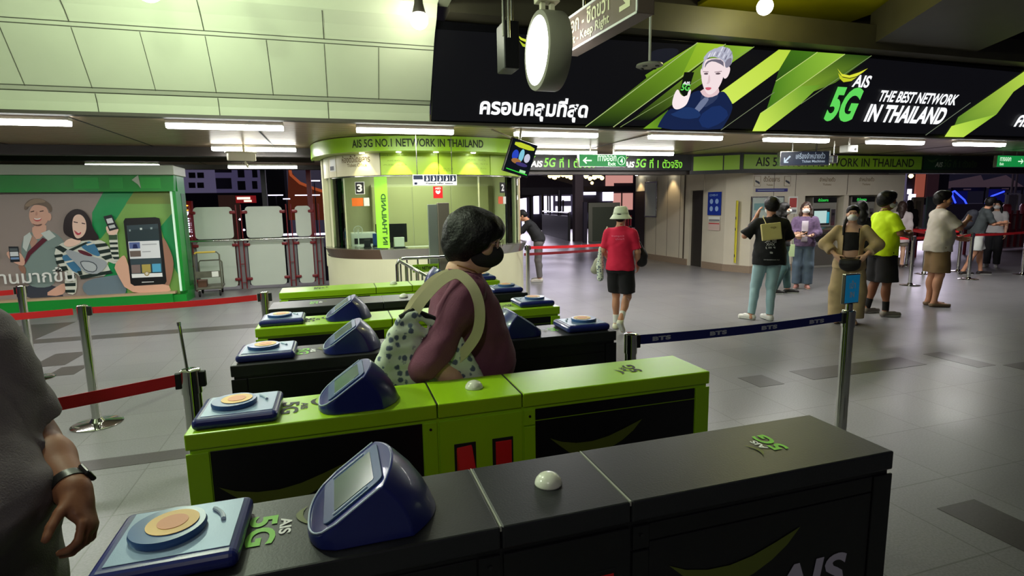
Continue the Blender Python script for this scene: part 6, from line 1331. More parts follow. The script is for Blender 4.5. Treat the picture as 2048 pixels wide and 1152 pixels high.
def person(label, loc, rz, H=1.70, skin=('tan', (176, 122, 92)), res=.0085, pose=None, wear=(), hair=None, mask=None, extras=(), hands=True, eyes=True, dres=None, face_detail=False):
    J = {k: (V3(*v) if isinstance(v, tuple) else v) for k, v in {**DEF, **(pose or {})}.items()}
    root = thing('person', label, 'person', loc, rz); root.scale = (H/1.79,)*3
    fat, fem = J['fat'], J['fem']; piv = V3(0, 0, 1.0); Rb = np.array(Matrix.Rotation(J['twist'], 3, 'Z')@Matrix.Rotation(-J['bend'], 3, 'X'))
    up = lambda p: piv+Rb@(V3(*p)-piv)
    for j in ('shL', 'shR'): J[j] = up(J[j])
    if 'elL' not in (pose or {}): J['elL'] = up(J['elL']); J['wrL'] = up(J['wrL'])
    if 'elR' not in (pose or {}): J['elR'] = up(J['elR']); J['wrR'] = up(J['wrR'])
    X1 = Rb@V3(1, 0, 0); XP = V3(1, 0, 0)
    def rings(i=0, z0=.84, sh=1.0, top=True):
        R = rings_(i, z0, sh, top); return [(a, b, c_*J['rxs']+(J['low'] if n_ < 2 else 0), d_+(J['low']*1.2 if n_ < 2 else 0)) for n_, (a, b, c_, d_) in enumerate(R)]
    def rings_(i, z0, sh, top):
        R = [(V3(0, -.005, z0), XP, .150+fem*.012+i+fat*.03, .108+i+fat*.05), (V3(0, -.01, .93), XP, .152+fem*.014+i+fat*.035, .112+i+fat*.06),
             (up((0, .005+fat*.04, 1.06)), (X1+XP)/2, .128-fem*.012+i+fat*.06, .095+i*1.1+fat*.09), (up((0, .005+fat*.02, 1.17)), X1, .138-fem*.01+i+fat*.05, .100+i*1.1+fat*.07),
             (up((0, 0, 1.28)), X1, .156-fem*.012+i*.8+fat*.03, .108+i*.9+fat*.03), (up((0, -.008, 1.37)), X1, (.158-fem*.014)*sh+i*.5+fat*.01, .088+i*.6+fat*.01)]
        if top: R.append((up((0, -.012, 1.425)), X1, .105+i*.3, .062+i*.4))
        return R
    # head frame
    nb = up((0, -.02, 1.44)); hf = J['headf']; hc = up((0+hf[0], .012+hf[1], 1.605+(hf[2] if len(hf) > 2 else 0))); HR = Rb@rotm(*J['head']); hp = lambda x, y, z: hc+HR@V3(x, y, z)
    pts = [J[k] for k in J if isinstance(J[k], np.ndarray) and J[k].shape == (3,) and k[:2] not in ('hd', 'pn', 'sd', 'he')]+[hc, up((0, 0, 1.75)), V3(0, 0, 0)]
    pts += [J['wrL']+nrm(J['hdL'])*.16, J['wrR']+nrm(J['hdR'])*.16]
    lo = np.min(pts, 0)-.22; hi = np.max(pts, 0)+.22; lo[2] = -.02
    F = Field(lo, hi, res)
    F.loft(rings(), .03)
    for q in ('LR' if J['trap'] else ''): F.cone(up((0, -.015, 1.430)), J['sh'+q]+V3(0, 0, -.006), .044, .040, .04)
    F.cone(nb, hp(0, -.012, -.075), .060, .052, .035)
    # head
    F.ell(hp(0, -.012, .03), (.076, .094, .086), HR, .02).ell(hp(0, .012, -.035), (.060, .072, .078), HR, .03).ell(hp(0, .045, -.085), (.036, .034, .028), HR, .025)
    F.cone(hp(0, .082, .012), hp(0, .103, -.028), .010, .013, .014).ell(hp(0, .092, -.032), (.018, .012, .010), HR, .008)
    F.ell(hp(0, .083, .036), (.052, .014, .012), HR, .02)
    for sx in (-1, 1):
        F.ell(hp(sx*.030, .090, .014), (.016, .014, .011), HR, .008, 'sub'); F.ell(hp(sx*.030, .080, .013), (.0125, .012, .0105), HR, .003)
        F.ell(hp(sx*.044, .060, -.02), (.024, .024, .026), HR, .02); F.ell(hp(sx*.076, -.008, -.008), (.010, .020, .031), HR, .008)
    F.ell(hp(0, .086, -.060), (.024, .010, .0065), HR, .006).ell(hp(0, .084, -.071), (.020, .010, .006), HR, .006)
    # limbs
    for q in 'LR':
        sh, el, wr = J['sh'+q], J['el'+q], J['wr'+q]; fa = fat*.012
        F.cone(sh+V3(0, 0, -.010), sh*.45+el*.55, .048-fem*.006+fa, .044-fem*.005+fa, .04).cone(sh*.45+el*.55, el, .044-fem*.005+fa, .037-fem*.003+fa, .02)
        F.cone(el, el*.6+wr*.4, .038-fem*.004+fa, .037-fem*.004+fa, .02).cone(el*.6+wr*.4, wr, .036-fem*.004+fa, .025-fem*.002+fa*.5, .02)
        if hands: add_hand(F, wr, J['hd'+q], J['pn'+q], J['sd'+q], J.get('curl'+q, J['curl']))
        h, kn, an, to = J['hip'+q], J['kne'+q], J['ank'+q], J['toe'+q]
        F.cone(h, kn, .086+fat*.02, .056+fa, .05).cone(kn, an, .052+fa, .036, .02)
        back = nrm(np.cross(an-kn, XP))*1.0; back = back if back[1] < 0 else -back
        F.ell(kn*.66+an*.34+back*.020, (.047+fa, .050+fa, .11), None, .03)
        F.cone(an, an+V3(0, -.03, -.05)+(to-an)*.0, .036, .030, .02).cone(an+(to-an)*.25+V3(0, 0, -.03), to, .034, .024, .02)
    F.cut((0, 0, 0.0), (0, 0, -1))
    sm = skin_mat(*skin)
    F.mesh('body', sm, root)
    ctx = dict(J=J, F=F, rings=rings, up=up, hp=hp, HR=HR, root=root, X1=X1, Rb=Rb, nb=nb, hc=hc, fat=fat, fem=fem)
    Fb = F.like(); Fb.loft(rings(), .03); Fa = F.like(); Fs = F.like()
    for q in 'LR': Fs.cone(J['sh'+q]+V3(0, 0, -.010), J['sh'+q]*.7+J['el'+q]*.3, .049+fat*.012, .046+fat*.012, 0)
    ctx['Fs'] = Fs
    for q in 'LR':
        h, kn, an = J['hip'+q], J['kne'+q], J['ank'+q]; Fb.cone(h, kn, .086+fat*.02, .056+fat*.012, .05).cone(kn, an, .052+fat*.012, .036, .02)
        back = nrm(np.cross(an-kn, XP)); back = back if back[1] < 0 else -back; Fb.ell(kn*.66+an*.34+back*.020, (.047+fat*.012, .050+fat*.012, .11), None, .03)
        sh, el, wr = J['sh'+q], J['el'+q], J['wr'+q]; fa = fat*.012; Fa.cone(sh*.85+el*.15+V3(0, 0, -.01), el, .046+fa, .040+fa, 0).cone(el, wr, .040+fa, .028+fa, .02)
    ctx['acc'] = Fb.like(); ctx['acc'].d = Fb.d.copy(); ctx['Fb'] = Fb; ctx['Fa'] = Fa
    for w_ in sorted(wear, key=lambda w: getattr(w, 'order', 1)): w_(ctx)
    if hair: hair(ctx)
    if mask: face_mask(ctx, mask)
    if eyes:
        E_ = Field(hc-.13, hc+.13, .004)
        for sx in (-1, 1): E_.ell(hp(sx*.030, .0815, .013), (.0105, .0125, .0065), HR, 0)
        E_.mesh('eyes', mat('eye_dark', (30, 22, 20), .2), root)
        E_ = Field(hc-.13, hc+.13, .004)
        for sx in (-1, 1): E_.cone(hp(sx*.014, .095, .034), hp(sx*.044, .088, .037), .0035, .003, 0)
        E_.mesh('eyebrows', mat('hair_black', (22, 18, 18), .5), root)
    for e in extras: e(ctx)
    return ctx

M_hair = mat('hair_black', (11, 9, 9), .50, spec=.3, bump=.4, bscale=90)
def face_mask(c, m):
    f = Field(c['hc']-.16, c['hc']+.16, .005); hp, HR = c['hp'], c['HR']
    f.ell(hp(0, .030, -.045), (.069, .078, .060), HR, 0); f.ell(hp(0, .085, -.035), (.028, .036, .034), HR, .03); f.cut(hp(0, .006, 0), HR@V3(0, -1, .0)); f.cut(hp(0, .09, -.003), HR@V3(0, -.25, 1))
    o = f.mesh('face_mask', m, c['root'])
    for sx in (-1, 1): MB().tube([hp(sx*.064, .02, -.02), hp(sx*.076, .0, .0), hp(sx*.082, -.02, .018), hp(sx*.084, -.03, -.005), hp(sx*.076, -.015, -.04), hp(sx*.062, .015, -.062)], .0015, 5).build('ear_loop', m, o)

def hair_short(m=M_hair, back=.0, vol=.0, fringe=.0, cap=None):
    def f(c):
        h = Field(c['hc']-.2, c['hc']+.2, .0065); hp, HR = c['hp'], c['HR']
        h.ell(hp(0, -.020, .042), (.088+vol, .104+vol, .092+vol), HR, 0).ell(hp(0, -.045, -.01+back), (.078+vol*.5, .070+vol, .075), HR, .03).ell(hp(0, .04, .085), (.06+vol, .055+vol, .035+vol), HR, .03)
        h.ell(hp(0, .115, -.012-fringe), (.085, .075, .062), HR, .012, 'sub'); h.ell(hp(0, .03, -.13), (.12, .115, .105), HR, .01, 'sub'); h.ripple(.0022, (70, 60, 50), 3)
        if cap is not None: h.cut(hp(0, 0, cap), HR@V3(0, 0, 1))
        h.mesh('hair', m, c['root'])
    return f
def hair_long(m=M_hair, L=.34, fr=0, wave=.003, front=True):
    def f(c):
        h = Field(c['hc']-V3(.24, .24, L+.16), c['hc']+V3(.24, .24, .2), .0075); hp, HR = c['hp'], c['HR']
        h.ell(hp(0, -.018, .036), (.090, .106, .094), HR, 0)
        h.cone(hp(0, -.055, .0), hp(0, -.07, -.12), .078, .080, .03)
        b = hp(0, -.07, -.12); e = b+V3(0, -.03, -(L-.12)); h.cone(b, e, .080, .055, .03)
        for sx in (-1, 1):
            h.cone(hp(sx*.070, -.015, .02), hp(sx*.086, .0, -.11), .026, .030, .03)
            if front: q = hp(sx*.086, .0, -.11); h.cone(q, q+V3(sx*.02, .03, -(L-.16)), .030, .020, .03)
        h.ell(hp(0, .10, -.035-fr), (.060, .085, .085), HR, .012, 'sub'); h.cone(hp(0, .03, -.09), hp(0, .01, -.3), .056, .06, .01, 'sub'); h.ripple(wave, (60, 55, 34), 5)
        h.mesh('hair', m, c['root'])
    return f
def hair_bun(m=M_hair):
    def f(c):
        hair_short(m, .0, -.003)(c)
    return f

def top(name, col, sleeve=.75, hem=.86, i=.022, neck=.07, loose=.018, m=None, rip=.0042, sleeve_r=.0, open_front=False, straps=False, cuff=True, seed=1, res=.008, forearm=0, wrap=0):
    """shirt: hem height, sleeve as fraction of the upper arm (forearm: fraction of the forearm)"""
    def f(c):
        J, up = c['J'], c['up']; F0 = c['F']; g = F0.like()
        R = c['rings'](i, min(.84, hem-.02)); R[0] = (R[0][0]+V3(0, 0, 0), R[0][1], R[0][2]+loose, R[0][3]+loose); R[1] = (R[1][0], R[1][1], R[1][2]+loose, R[1][3]+loose); R[2] = (R[2][0], R[2][1], R[2][2]+loose*.9+.012, R[2][3]+loose*.9+.008); R[3] = (R[3][0], R[3][1], R[3][2]+loose*.3, R[3][3]+loose*.3)
        if straps: R = R[:-1]; 
        g.loft(R, .03)
        nb = c['nb']
        if not straps: g.cone(nb+c['Rb']@V3(0, 0, -.02), nb+c['Rb']@V3(0, .004, .022), .066, .058, .03)
        g.hug(c['acc'], .007, .04)
        if sleeve > 0:
            for q in ('LR' if J['trap'] else ''): g.cone(up((0, -.015, 1.422)), J['sh'+q]+V3(0, 0, -.006), .044+i*.4, .044+i*.4, .05)
            g.hug(c['Fs'], .008, .06)
            for q in 'LR':
                a, e, w = J['sh'+q], J['el'+q], J['wr'+q]; s2 = g.like(); ra = .061-c['fem']*.006+c['fat']*.012
                end = a+(e-a)*min(sleeve, 1)
                s2.cone(a+V3(0, 0, -.014), end+(e-a)*.08, ra-.008, ra+sleeve_r+.002, 0).hug(c['Fa'], .007)
                if forearm > 0:
                    e2 = e+(w-e)*forearm; s2.cone(e, e2+(w-e)*.1, ra+sleeve_r, ra*.8+sleeve_r*1.2, .02).hug(c['Fa'], .007); s2.cut(e2, w-e, lo=np.minimum(e, w)-.14, hi=np.maximum(e, w)+.14)
                else: s2.cut(end, e-a, lo=np.minimum(a, e)-.16, hi=np.maximum(a, e)+.16)
                g.join(s2, .055)
        g.cut((0, 0, hem), (0, 0, -1), hi=(99, 99, hem+.1) if J['bend'] < .3 else None)
        g.ripple(rip, (26, 24, 13), seed); g.ripple(rip*.45, (48, 44, 30), seed+7)
        if sleeve > 0: g.hug(c['Fs'], .003, .03)
        nk = nb+c['Rb']@V3(0, .012, .035)
        g.ell(nk, (neck+.004, neck, .036), None, .006, 'sub')
        if straps: 
            g.cut(up((0, 0, 1.335)), c['Rb']@V3(0, -.15, 1), lo=None)
        mm = m or mat('cloth_'+name+'_'.join(map(str, col)), col, .85, bump=.15, bscale=250)
        o = g.mesh(name, mm, c['root'])
        if straps:
            for sx in (-1, 1): MB().tube([up((sx*.085, .10, 1.30)), up((sx*.092, .07, 1.38)), up((sx*.095, .0, 1.43)), up((sx*.09, -.08, 1.38)), up((sx*.08, -.10, 1.30))], .007, 6).build('strap', mm, o)
        c[name] = o; c['g_'+name] = g; c['acc'].join(g)
    f.order = 2 if name not in ('vest', 'crop_top') else 1.5
    return f
def bottom(name, col, end=1.0, i=.014, wide=.0, waist=.98, m=None, seed=2, rip=.003, res=.008, flare=0):
    """trousers/shorts: end runs 0..1 thigh, 1..2 shin"""
    def f(c):
        J = c['J']; F0 = c['F']; g = F0.like(); fa = c['fat']
        g.loft(c['rings'](i, .86)[:3], .03).hug(c['Fb'], .006, .02)
        for q in 'LR':
            h, kn, an = J['hip'+q], J['kne'+q], J['ank'+q]; s2 = g.like()
            if end <= 1:
                e = h+(kn-h)*end; s2.cone(h, e+(kn-h)*.08, .094+i*.6+fa*.02, .072+i+wide+fa*.012, 0); s2.hug(c['Fb'], .007); s2.cut(e, kn-h, lo=np.minimum(h, kn)-.25, hi=np.maximum(h, kn)+.2)
            else:
                e = kn+(an-kn)*(end-1); s2.cone(h, kn, .094+i*.5+fa*.02, .062+i+wide, 0).cone(kn, e+(an-kn)*.06, .062+i+wide, .044+i+wide+flare, .03); s2.hug(c['Fb'], .007); s2.cut(e, an-kn, lo=np.minimum(an, e)-.25, hi=np.maximum(an, e)+np.array((.2, .2, .12)))
            g.join(s2, .04)
        g.cut((0, 0, waist), (0, 0, 1)); g.ripple(rip, (22, 22, 15), seed)
        g.mesh(name, m or mat('cloth_'+name+'_'.join(map(str, col)), col, .85, bump=.12, bscale=300), c['root']); c['acc'].join(g)
    f.order = 1
    return f
def shoes(name, col, sole=(210, 210, 205), r=.040, ankle=.0, res=.006):
    def f(c):
        for q in 'LR':
            an, to = c['J']['ank'+q], c['J']['toe'+q]; d = V3(*(to-an)); d[2] = 0; d = nrm(d); down = (an[2]-.085)
            heel = an+V3(0, 0, -.050)-d*.025; toe = to+d*.015+V3(0, 0, .004)
            g = Field(np.minimum(np.minimum(heel, toe), an)-.09, np.maximum(np.maximum(heel, toe), an)+.09, res)
            g.cone(heel, toe, r+.002, r*.82, 0).cone(heel, an+V3(0, 0, -.015+ankle), r, r+.001, .02).cone(heel+d*.02+V3(0, 0, .02), toe-d*.07+V3(0, 0, .022), r*.9, r*.7, .02)
            n = nrm(np.cross(np.cross(V3(0, 0, 1), d), toe-heel)); n = n if n[2] > 0 else -n
            base = heel-n*.031; g.cut(base, -n); top_ = an+V3(0, 0, -.004+ankle); g.cut(top_, (0, 0, 1))
            o = g.mesh(name, mat('shoe_%s%d' % (name, col[0]), col, .5), c['root'])
            k = Field(g.lo, g.lo+g.res*(g.n-1), res); k.cone(heel, toe, r+.006, r*.82+.006, 0).cut(base+n*.016, n).cut(base-n*.004, -n); k.mesh('sole', mat('sole_%d' % sole[0], sole, .6), o)
    return f
def socks(col, h=.12):
    def f(c):
        for q in 'LR':
            an, kn = c['J']['ank'+q], c['J']['kne'+q]; g = Field(an-.1, an+V3(.1, .1, h+.1), .007); e = an+(kn-an)*(h/.42); g.cone(an-V3(0, 0, .02), e, .041, .044, 0).cut(e, kn-an); g.mesh('sock', mat('sock_%d' % col[0], col, .9), c['root'])
    return f

# ---- the people of the photograph
M_maskw = mat('mask_white', (222, 222, 220), .7); M_maskd = mat('mask_dark', (38, 36, 38), .8)
def loc2(x, y): return (x, y, 0)
def W(c, p):   # local point -> local Vector
    return Vector(p)

def carry(name, label, cat, ctx, build):
    """a thing held or worn by a person: top-level, placed in the person's frame"""
    r = ctx['root']; t = thing(name, label, cat, r.location, r.rotation_euler.z); t.scale = r.scale; build(t, ctx); return t
PINK = ('light', (214, 168, 142)); TAN = ('tan', (184, 132, 104)); DARK_ = ('brown', (140, 92, 66))
# 1. walking woman with the tote bag
wpose = dict(trap=0, bend=.05, fem=.6, fat=.45, rxs=.84, head=(-.42, .14, 0), headf=(0, .03, -.045), shR=(.150, -.005, 1.39), shL=(-.150, -.005, 1.39), elR=(.215, -.140, 1.135), wrR=(.215, .03, .955), elL=(-.19, -.06, 1.12), wrL=(-.20, .12, .98), hdR=(0, .6, -.8), pnR=(-1, 0, 0), sdR=(0, .8, .6),
             kneL=(-.09, .10, .50), ankL=(-.09, .14, .085), toeL=(-.09, .30, .03), kneR=(.09, -.05, .49), ankR=(.09, -.26, .13), toeR=(.09, -.13, .03))
def bob(c):
    h = Field(c['hc']-.22, c['hc']+.22, .005); hp, HR = c['hp'], c['HR']
    h.ell(hp(0, -.022, .040), (.098, .120, .100), HR, 0).ell(hp(0, -.050, -.030), (.092, .088, .082), HR, .04).ell(hp(0, .055, .062), (.070, .050, .045), HR, .04)
    for sx in (-1, 1): h.ell(hp(sx*.072, .012, .012), (.024, .062, .052), HR, .03)
    h.ell(hp(0, .116, -.034), (.094, .084, .068), HR, .010, 'sub'); h.ell(hp(0, .075, -.085), (.14, .078, .070), HR, .012, 'sub'); h.ell(hp(0, .05, -.150), (.13, .095, .075), HR, .02, 'sub'); h.cut(hp(0, -.05, -.108), HR@V3(0, .25, -1)); h.ripple(.0026, (90, 60, 38), 9)
    h.mesh('hair', M_hair, c['root'])
def glasses(c):
    hp = c['hp']; mb = MB(); 
    for sx in (-1, 1):
        mb = MB(); mb.tube([hp(sx*.032+.021*math.cos(a), .100, .010+.016*math.sin(a)) for a in [2*math.pi*i/18 for i in range(18)]], .0012, 5, closed=True).tube([hp(sx*.053, .098, .014), hp(sx*.078, .05, .014), hp(sx*.082, -.01, .008)], .0012, 5); mb.build('glasses_rim', mat('pale_frame', (190, 150, 150), .3, .5), c['root'])
def jewel(c):
    MB().tube([c['hp'](.078, -.012, -.038), c['hp'](.080, -.012, -.055)], .003, 6).build('earring', mat('gold', (200, 160, 90), .3, 1), c['root'])
    up = c['up']; MB().tube([up((-.055, -.04, 1.47)), up((-.06, .03, 1.45)), up((0, .075, 1.41)), up((.06, .03, 1.45)), up((.055, -.04, 1.47))], .0025, 6).build('necklace', mat('gold', None) if False else MATS['gold'], c['root'])
M_pur = mat('purple_cloth', (112, 62, 84), .85, noise=.12, nscale=9, bump=.2, bscale=200)
woman = person('person with black bob, dark face mask and purple blouse walking through the gates', (.435, 2.055, 0), -math.pi/2-.10, 1.665, PINK, .006, wpose,
   [top('blouse', None, 1.0, .74, .030, .078, .03, M_pur, .0062, .010, forearm=.16), bottom('trousers', (52, 44, 50), 2.0, wide=.01), shoes('shoe', (60, 50, 48))], bob, M_maskd, [glasses, jewel])
M_tote = None
def tote_mat():
    m = bpy.data.materials.new('floral_canvas'); m.use_nodes = True; nt = m.node_tree; b = nt.nodes['Principled BSDF']; N = nt.nodes.new; L = nt.links.new
    tc = N('ShaderNodeTexCoord'); v = N('ShaderNodeTexVoronoi'); v.inputs['Scale'].default_value = 33; v.inputs['Randomness'].default_value = .75; L(tc.outputs['Object'], v.inputs['Vector'])
    n = N('ShaderNodeTexNoise'); n.inputs['Scale'].default_value = 70; L(tc.outputs['Object'], n.inputs['Vector'])
    ad = N('ShaderNodeMath'); ad.operation = 'MULTIPLY_ADD'; ad.inputs[1].default_value = .5; L(n.outputs[0], ad.inputs[0]); L(v.outputs['Distance'], ad.inputs[2])
    r = N('ShaderNodeValToRGB'); r.color_ramp.elements[0].position = .50; r.color_ramp.elements[0].color = hexc(84, 92, 116); r.color_ramp.elements[1].position = .66; r.color_ramp.elements[1].color = hexc(208, 216, 198)
    e = r.color_ramp.elements.new(.58); e.color = hexc(120, 134, 140); L(ad.outputs[0], r.inputs[0]); L(r.outputs[0], b.inputs['Base Color']); b.inputs['Roughness'].default_value = .85
    return m
def build_tote(t, c):
    f = Field((.10, -.50, .80), (.30, .16, 1.40), .0065)
    # trapezoid body hanging behind and under the arm, swinging back
    T_ = [(-.245, 1.285), (-.20, 1.315), (-.12, 1.27), (-.03, 1.20)]; B_ = [(-.385, .93), (-.24, .90), (-.10, .90), (.045, .92)]
    for (y0, z0), (y1, z1) in zip(T_, B_):
        rows = 7
        for i in range(rows):
            u = i/rows; u2 = (i+1)/rows; r = .014+.022*math.sin(min(1, u*1.1)*math.pi*.75); r2 = .014+.022*math.sin(min(1, u2*1.1)*math.pi*.75)
            f.cone((.195, y0*(1-u)+y1*u, z0*(1-u)+z1*u), (.195, y0*(1-u2)+y1*u2, z0*(1-u2)+z1*u2), r, r2, .02)
    for i in range(8):
        u = i/7; p = [np.interp(v, (0, 1/3, 2/3, 1), [T_[k][0]*(1-u)+B_[k][0]*u for k in range(4)]) for v in np.linspace(0, 1, 6)]; z = [np.interp(v, (0, 1/3, 2/3, 1), [T_[k][1]*(1-u)+B_[k][1]*u for k in range(4)]) for v in np.linspace(0, 1, 6)]
        r = .013+.020*math.sin(min(1, u*1.1)*math.pi*.75)
        for k in range(5): f.cone((.195, p[k], z[k]), (.195, p[k+1], z[k+1]), r, r, .02)
    f.ripple(.003, (16, 22, 14), 4); f.mesh('bag_body', tote_mat(), t)
    MB().tube([(.197, -.245, 1.298), (.197, -.20, 1.325), (.197, -.12, 1.285), (.197, -.03, 1.212)], .013, 8).build('dark_lining', mat('lining_black', (16, 16, 18), .9), t)
    ms = mat('strap_cream', (206, 200, 158), .8)
    for pts in ([(.207, -.205, 1.30), (.203, -.165, 1.36), (.184, -.095, 1.425), (.176, -.03, 1.450), (.200, .022, 1.405), (.222, .045, 1.33), (.232, .035, 1.24), (.228, -.01, 1.17), (.215, -.05, 1.13)],
                [(.185, -.225, 1.29), (.13, -.185, 1.35), (.10, -.11, 1.42), (.10, -.05, 1.445)]):
        P = [V3(*p) for p in pts]; Q = []
        for i in range(len(P)-1):
            for f_ in np.linspace(0, 1, 6)[:-1]:
                p = [P[max(i-1, 0)], P[i], P[i+1], P[min(i+2, len(P)-1)]]; Q.append(.5*((2*p[1])+(-p[0]+p[2])*f_+(2*p[0]-5*p[1]+4*p[2]-p[3])*f_*f_+(-p[0]+3*p[1]-3*p[2]+p[3])*f_**3))
        Q.append(P[-1]); V = []; F = []
        for i, q in enumerate(Q):
            tn = nrm(Q[min(i+1, len(Q)-1)]-Q[max(i-1, 0)]); out = nrm(V3(1, 0, .55)-tn*(V3(1, 0, .55)@tn)); w = np.cross(tn, out)*.020
            V += [q-w-out*.002, q+w-out*.002, q+w+out*.002, q-w+out*.002]
        for i in range(len(Q)-1):
            for j in range(4): F.append((4*i+j, 4*i+(j+1) % 4, 4*i+4+(j+1) % 4, 4*i+4+j))
        mb = MB(); mb.add(V, F+[(0, 1, 2, 3), (len(V)-1, len(V)-2, len(V)-3, len(V)-4)]); mb.build('strap', ms, t, smooth=True)
carry('tote_bag', 'floral canvas tote bag with cream straps on the shoulder of the person in purple', 'bag', woman, build_tote)

# 2. man in grey at the left edge, only torso, arm and hand in view
M_gshirt = mat('grey_tshirt', (104, 96, 100), .9, noise=.08, nscale=12, bump=.25, bscale=260)
mpose = dict(fat=1.40, low=.02, bend=.0, elL=(-.235, -.025, 1.125), wrL=(-.275, .185, 1.06), hdL=(-.14, .658, -.75), pnL=(.811, -.295, -.4), sdL=(.488, .665, .49), curlL=.74,
             elR=(.27, -.05, 1.14), wrR=(.27, .10, .93), kneL=(-.11, .0, .49), kneR=(.11, .04, .49))
def watch(c):
    J = c['J']; w = J['wrL']; e = J['elL']; d = nrm(w-e); p = w-d*.020; s = nrm(np.cross(d, V3(1, 0, 0))); u = np.cross(d, s)
    r = .0345; ring = [Vector(p+s*r*math.cos(a)+u*r*math.sin(a)) for a in [2*math.pi*i/28 for i in range(28)]]
    m = mat('watch_black', (24, 22, 24), .35)
    V = []; 
    mb = MB(); n = len(ring)
    for q in ring:
        o = nrm(np.array(q)-p); V += [Vector(np.array(q)+d*.011), Vector(np.array(q)-d*.011), Vector(np.array(q)-d*.011+o*.004), Vector(np.array(q)+d*.011+o*.004)]
    mb.add(V, [(4*i+j, 4*i+(j+1) % 4, 4*((i+1) % n)+(j+1) % 4, 4*((i+1) % n)+j) for i in range(n) for j in range(4)]); mb.build('watch_band', m, c['root'], smooth=True)
    dial = nrm(V3(-.9, -.1, .5)-d*(V3(-.9, -.1, .5)@d)); q = p+dial*(r+.002)
    M4 = Matrix(((*np.cross(d, dial), 0), (*d, 0), (*dial, 0))).transposed() if False else None
    R_ = Matrix(np.stack([np.cross(d, dial), d, dial], 1).tolist()).to_4x4(); R_.translation = Vector(q)
    MB().box((-.017, -.019, -.002), (.017, .019, .009), R_).build('watch_case', mat('watch_case', (60, 58, 60), .25, .6), c['root'], bev=.004)
man = person('person in grey t-shirt with black wristwatch, cut off by the left edge of the photo', (-.87, 1.33, 0), -2.618, 1.706, DARK_, .0055, mpose,
   [top('tshirt', None, .84, .66, .028, .075, .02, M_gshirt, .006, .004), bottom('trousers', (40, 40, 46), 2.0), shoes('shoe', (40, 38, 38))], hair_short(), None, [watch])

# 3. person in red shirt and white bucket hat
rpose = dict(fem=.2, elR=(.235, .03, 1.12), wrR=(.20, .17, .93), hdR=(-.1, .5, -.85), elL=(-.24, -.02, 1.13), wrL=(-.23, .12, 1.03), hdL=(0, .8, -.2), kneL=(-.09, .11, .50), ankL=(-.09, .12, .085), toeL=(-.09, .28, .03), kneR=(.10, .03, .49), ankR=(.09, -.24, .22), toeR=(.10, -.18, .05))
def hat(c):
    hp, HR = c['hp'], c['HR']; t = thing('bucket_hat', 'pale cream bucket hat on the head of the person in red', 'hat', c['root'].location, c['root'].rotation_euler.z); t.scale = c['root'].scale
    M4 = Matrix(HR.tolist()).to_4x4(); M4.translation = Vector(c['hc'])
    prof = [(.001, .138), (.05, .137), (.080, .128), (.094, .10), (.104, .03), (.112, .02), (.150, -.030), (.151, -.034), (.148, -.034), (.108, .012), (.098, .02)]
    mb = MB(); mb.lathe(prof, (0, -.01, 0), 40); mb.v = [tuple(M4@Vector(v)) for v in mb.v]; mb.build('hat_shell', mat('hat_cream', (214, 222, 196), .85, bump=.2, bscale=200), t, smooth='all')
    mb = MB(); mb.lathe([(.1035, .030), (.1065, .030), (.1055, .052), (.1025, .052)], (0, -.01, 0), 40); mb.v = [tuple(M4@Vector(v)) for v in mb.v]; mb.build('hat_band', mat('hat_cream2', (196, 204, 178), .85), t)
redp = person('person in red t-shirt, black shorts and bucket hat walking away', (3.33, 6.15, 0), -.80, 1.60, TAN, .0085, rpose,
   [top('tshirt', (200, 24, 62), .85, .87, .024, .07, .02), bottom('shorts', (16, 14, 18), .86, .02, .02), socks((214, 214, 206), .13), shoes('shoe', (206, 204, 180))], hair_short(M_hair, 0, -.006, cap=.04), None, [], eyes=True)
hat(redp)
def shirt_print(c, lines, x0, z0, w, h, y, m):
    for k, s in enumerate(lines): lettering('lettering', s, c['root'], (x0+w, y, z0-k*(h*1.5)), (-1, 0, 0), (0, 0, 1), w*(1-.25*k), h, m, .002, .03)
shirt_print(redp, ['volunteer', 'team'], -.11, 1.34, .20, .028, -.143, mat('print_pink', (230, 120, 140), .7)) if False else None
def bag_blob(name, label, ctx, col, pts, rad, m=None, strap=None, mname=None, scol=None, rip=.002):
    def b(t, c):
        lo = np.min([V3(*p) for p in pts], 0)-max(rad)-.03; hi = np.max([V3(*p) for p in pts], 0)+max(rad)+.03; f = Field(lo, hi, .007)
        if len(pts) == 1: f.ell(pts[0], rad)
        else:
            for i in range(len(pts)-1): f.cone(pts[i], pts[i+1], rad[i], rad[i+1], .02)
        f.ripple(rip, (20, 20, 20), 2); f.mesh('bag_body', m or mat('bag_'+str(col[0])+str(col[2]), col, .8), t)
        if strap: MB().tube(strap[0], strap[1], 6).build('strap', mat('strapm_%d' % (scol or col)[0], scol or col, .8), t, smooth=True)
    return carry(name, label, 'bag', ctx, b)
bag_blob('tote_bag', 'long white patterned tote bag hanging at the left side of the red shirt', redp, (206, 204, 178), [(-.275, -.03, 1.16), (-.285, -.02, .92), (-.285, -.01, .74)], [.030, .050, .046], m=tote_mat(), strap=([(-.27, -.03, 1.17), (-.235, -.03, 1.32), (-.18, -.03, 1.46), (-.20, .05, 1.42), (-.265, .03, 1.2)], .012), scol=(214, 210, 186))
bag_blob('plastic_bag', 'greyish translucent carrier bag held out left of the tote bag', redp, (150, 150, 132), [(-.33, .14, 1.04), (-.37, .12, .94), (-.41, .12, .84)], [.03, .055, .065], strap=([(-.32, .13, 1.05), (-.25, .14, 1.04)], .008))
bag_blob('shoulder_bag', 'black shoulder bag at the right side of the red shirt', redp, (24, 20, 22), [(.20, .13, 1.22), (.245, .16, 1.06), (.25, .17, .98)], [.05, .085, .08], strap=([(.19, .12, 1.26), (.12, .05, 1.47), (.08, -.06, 1.44)], .012))

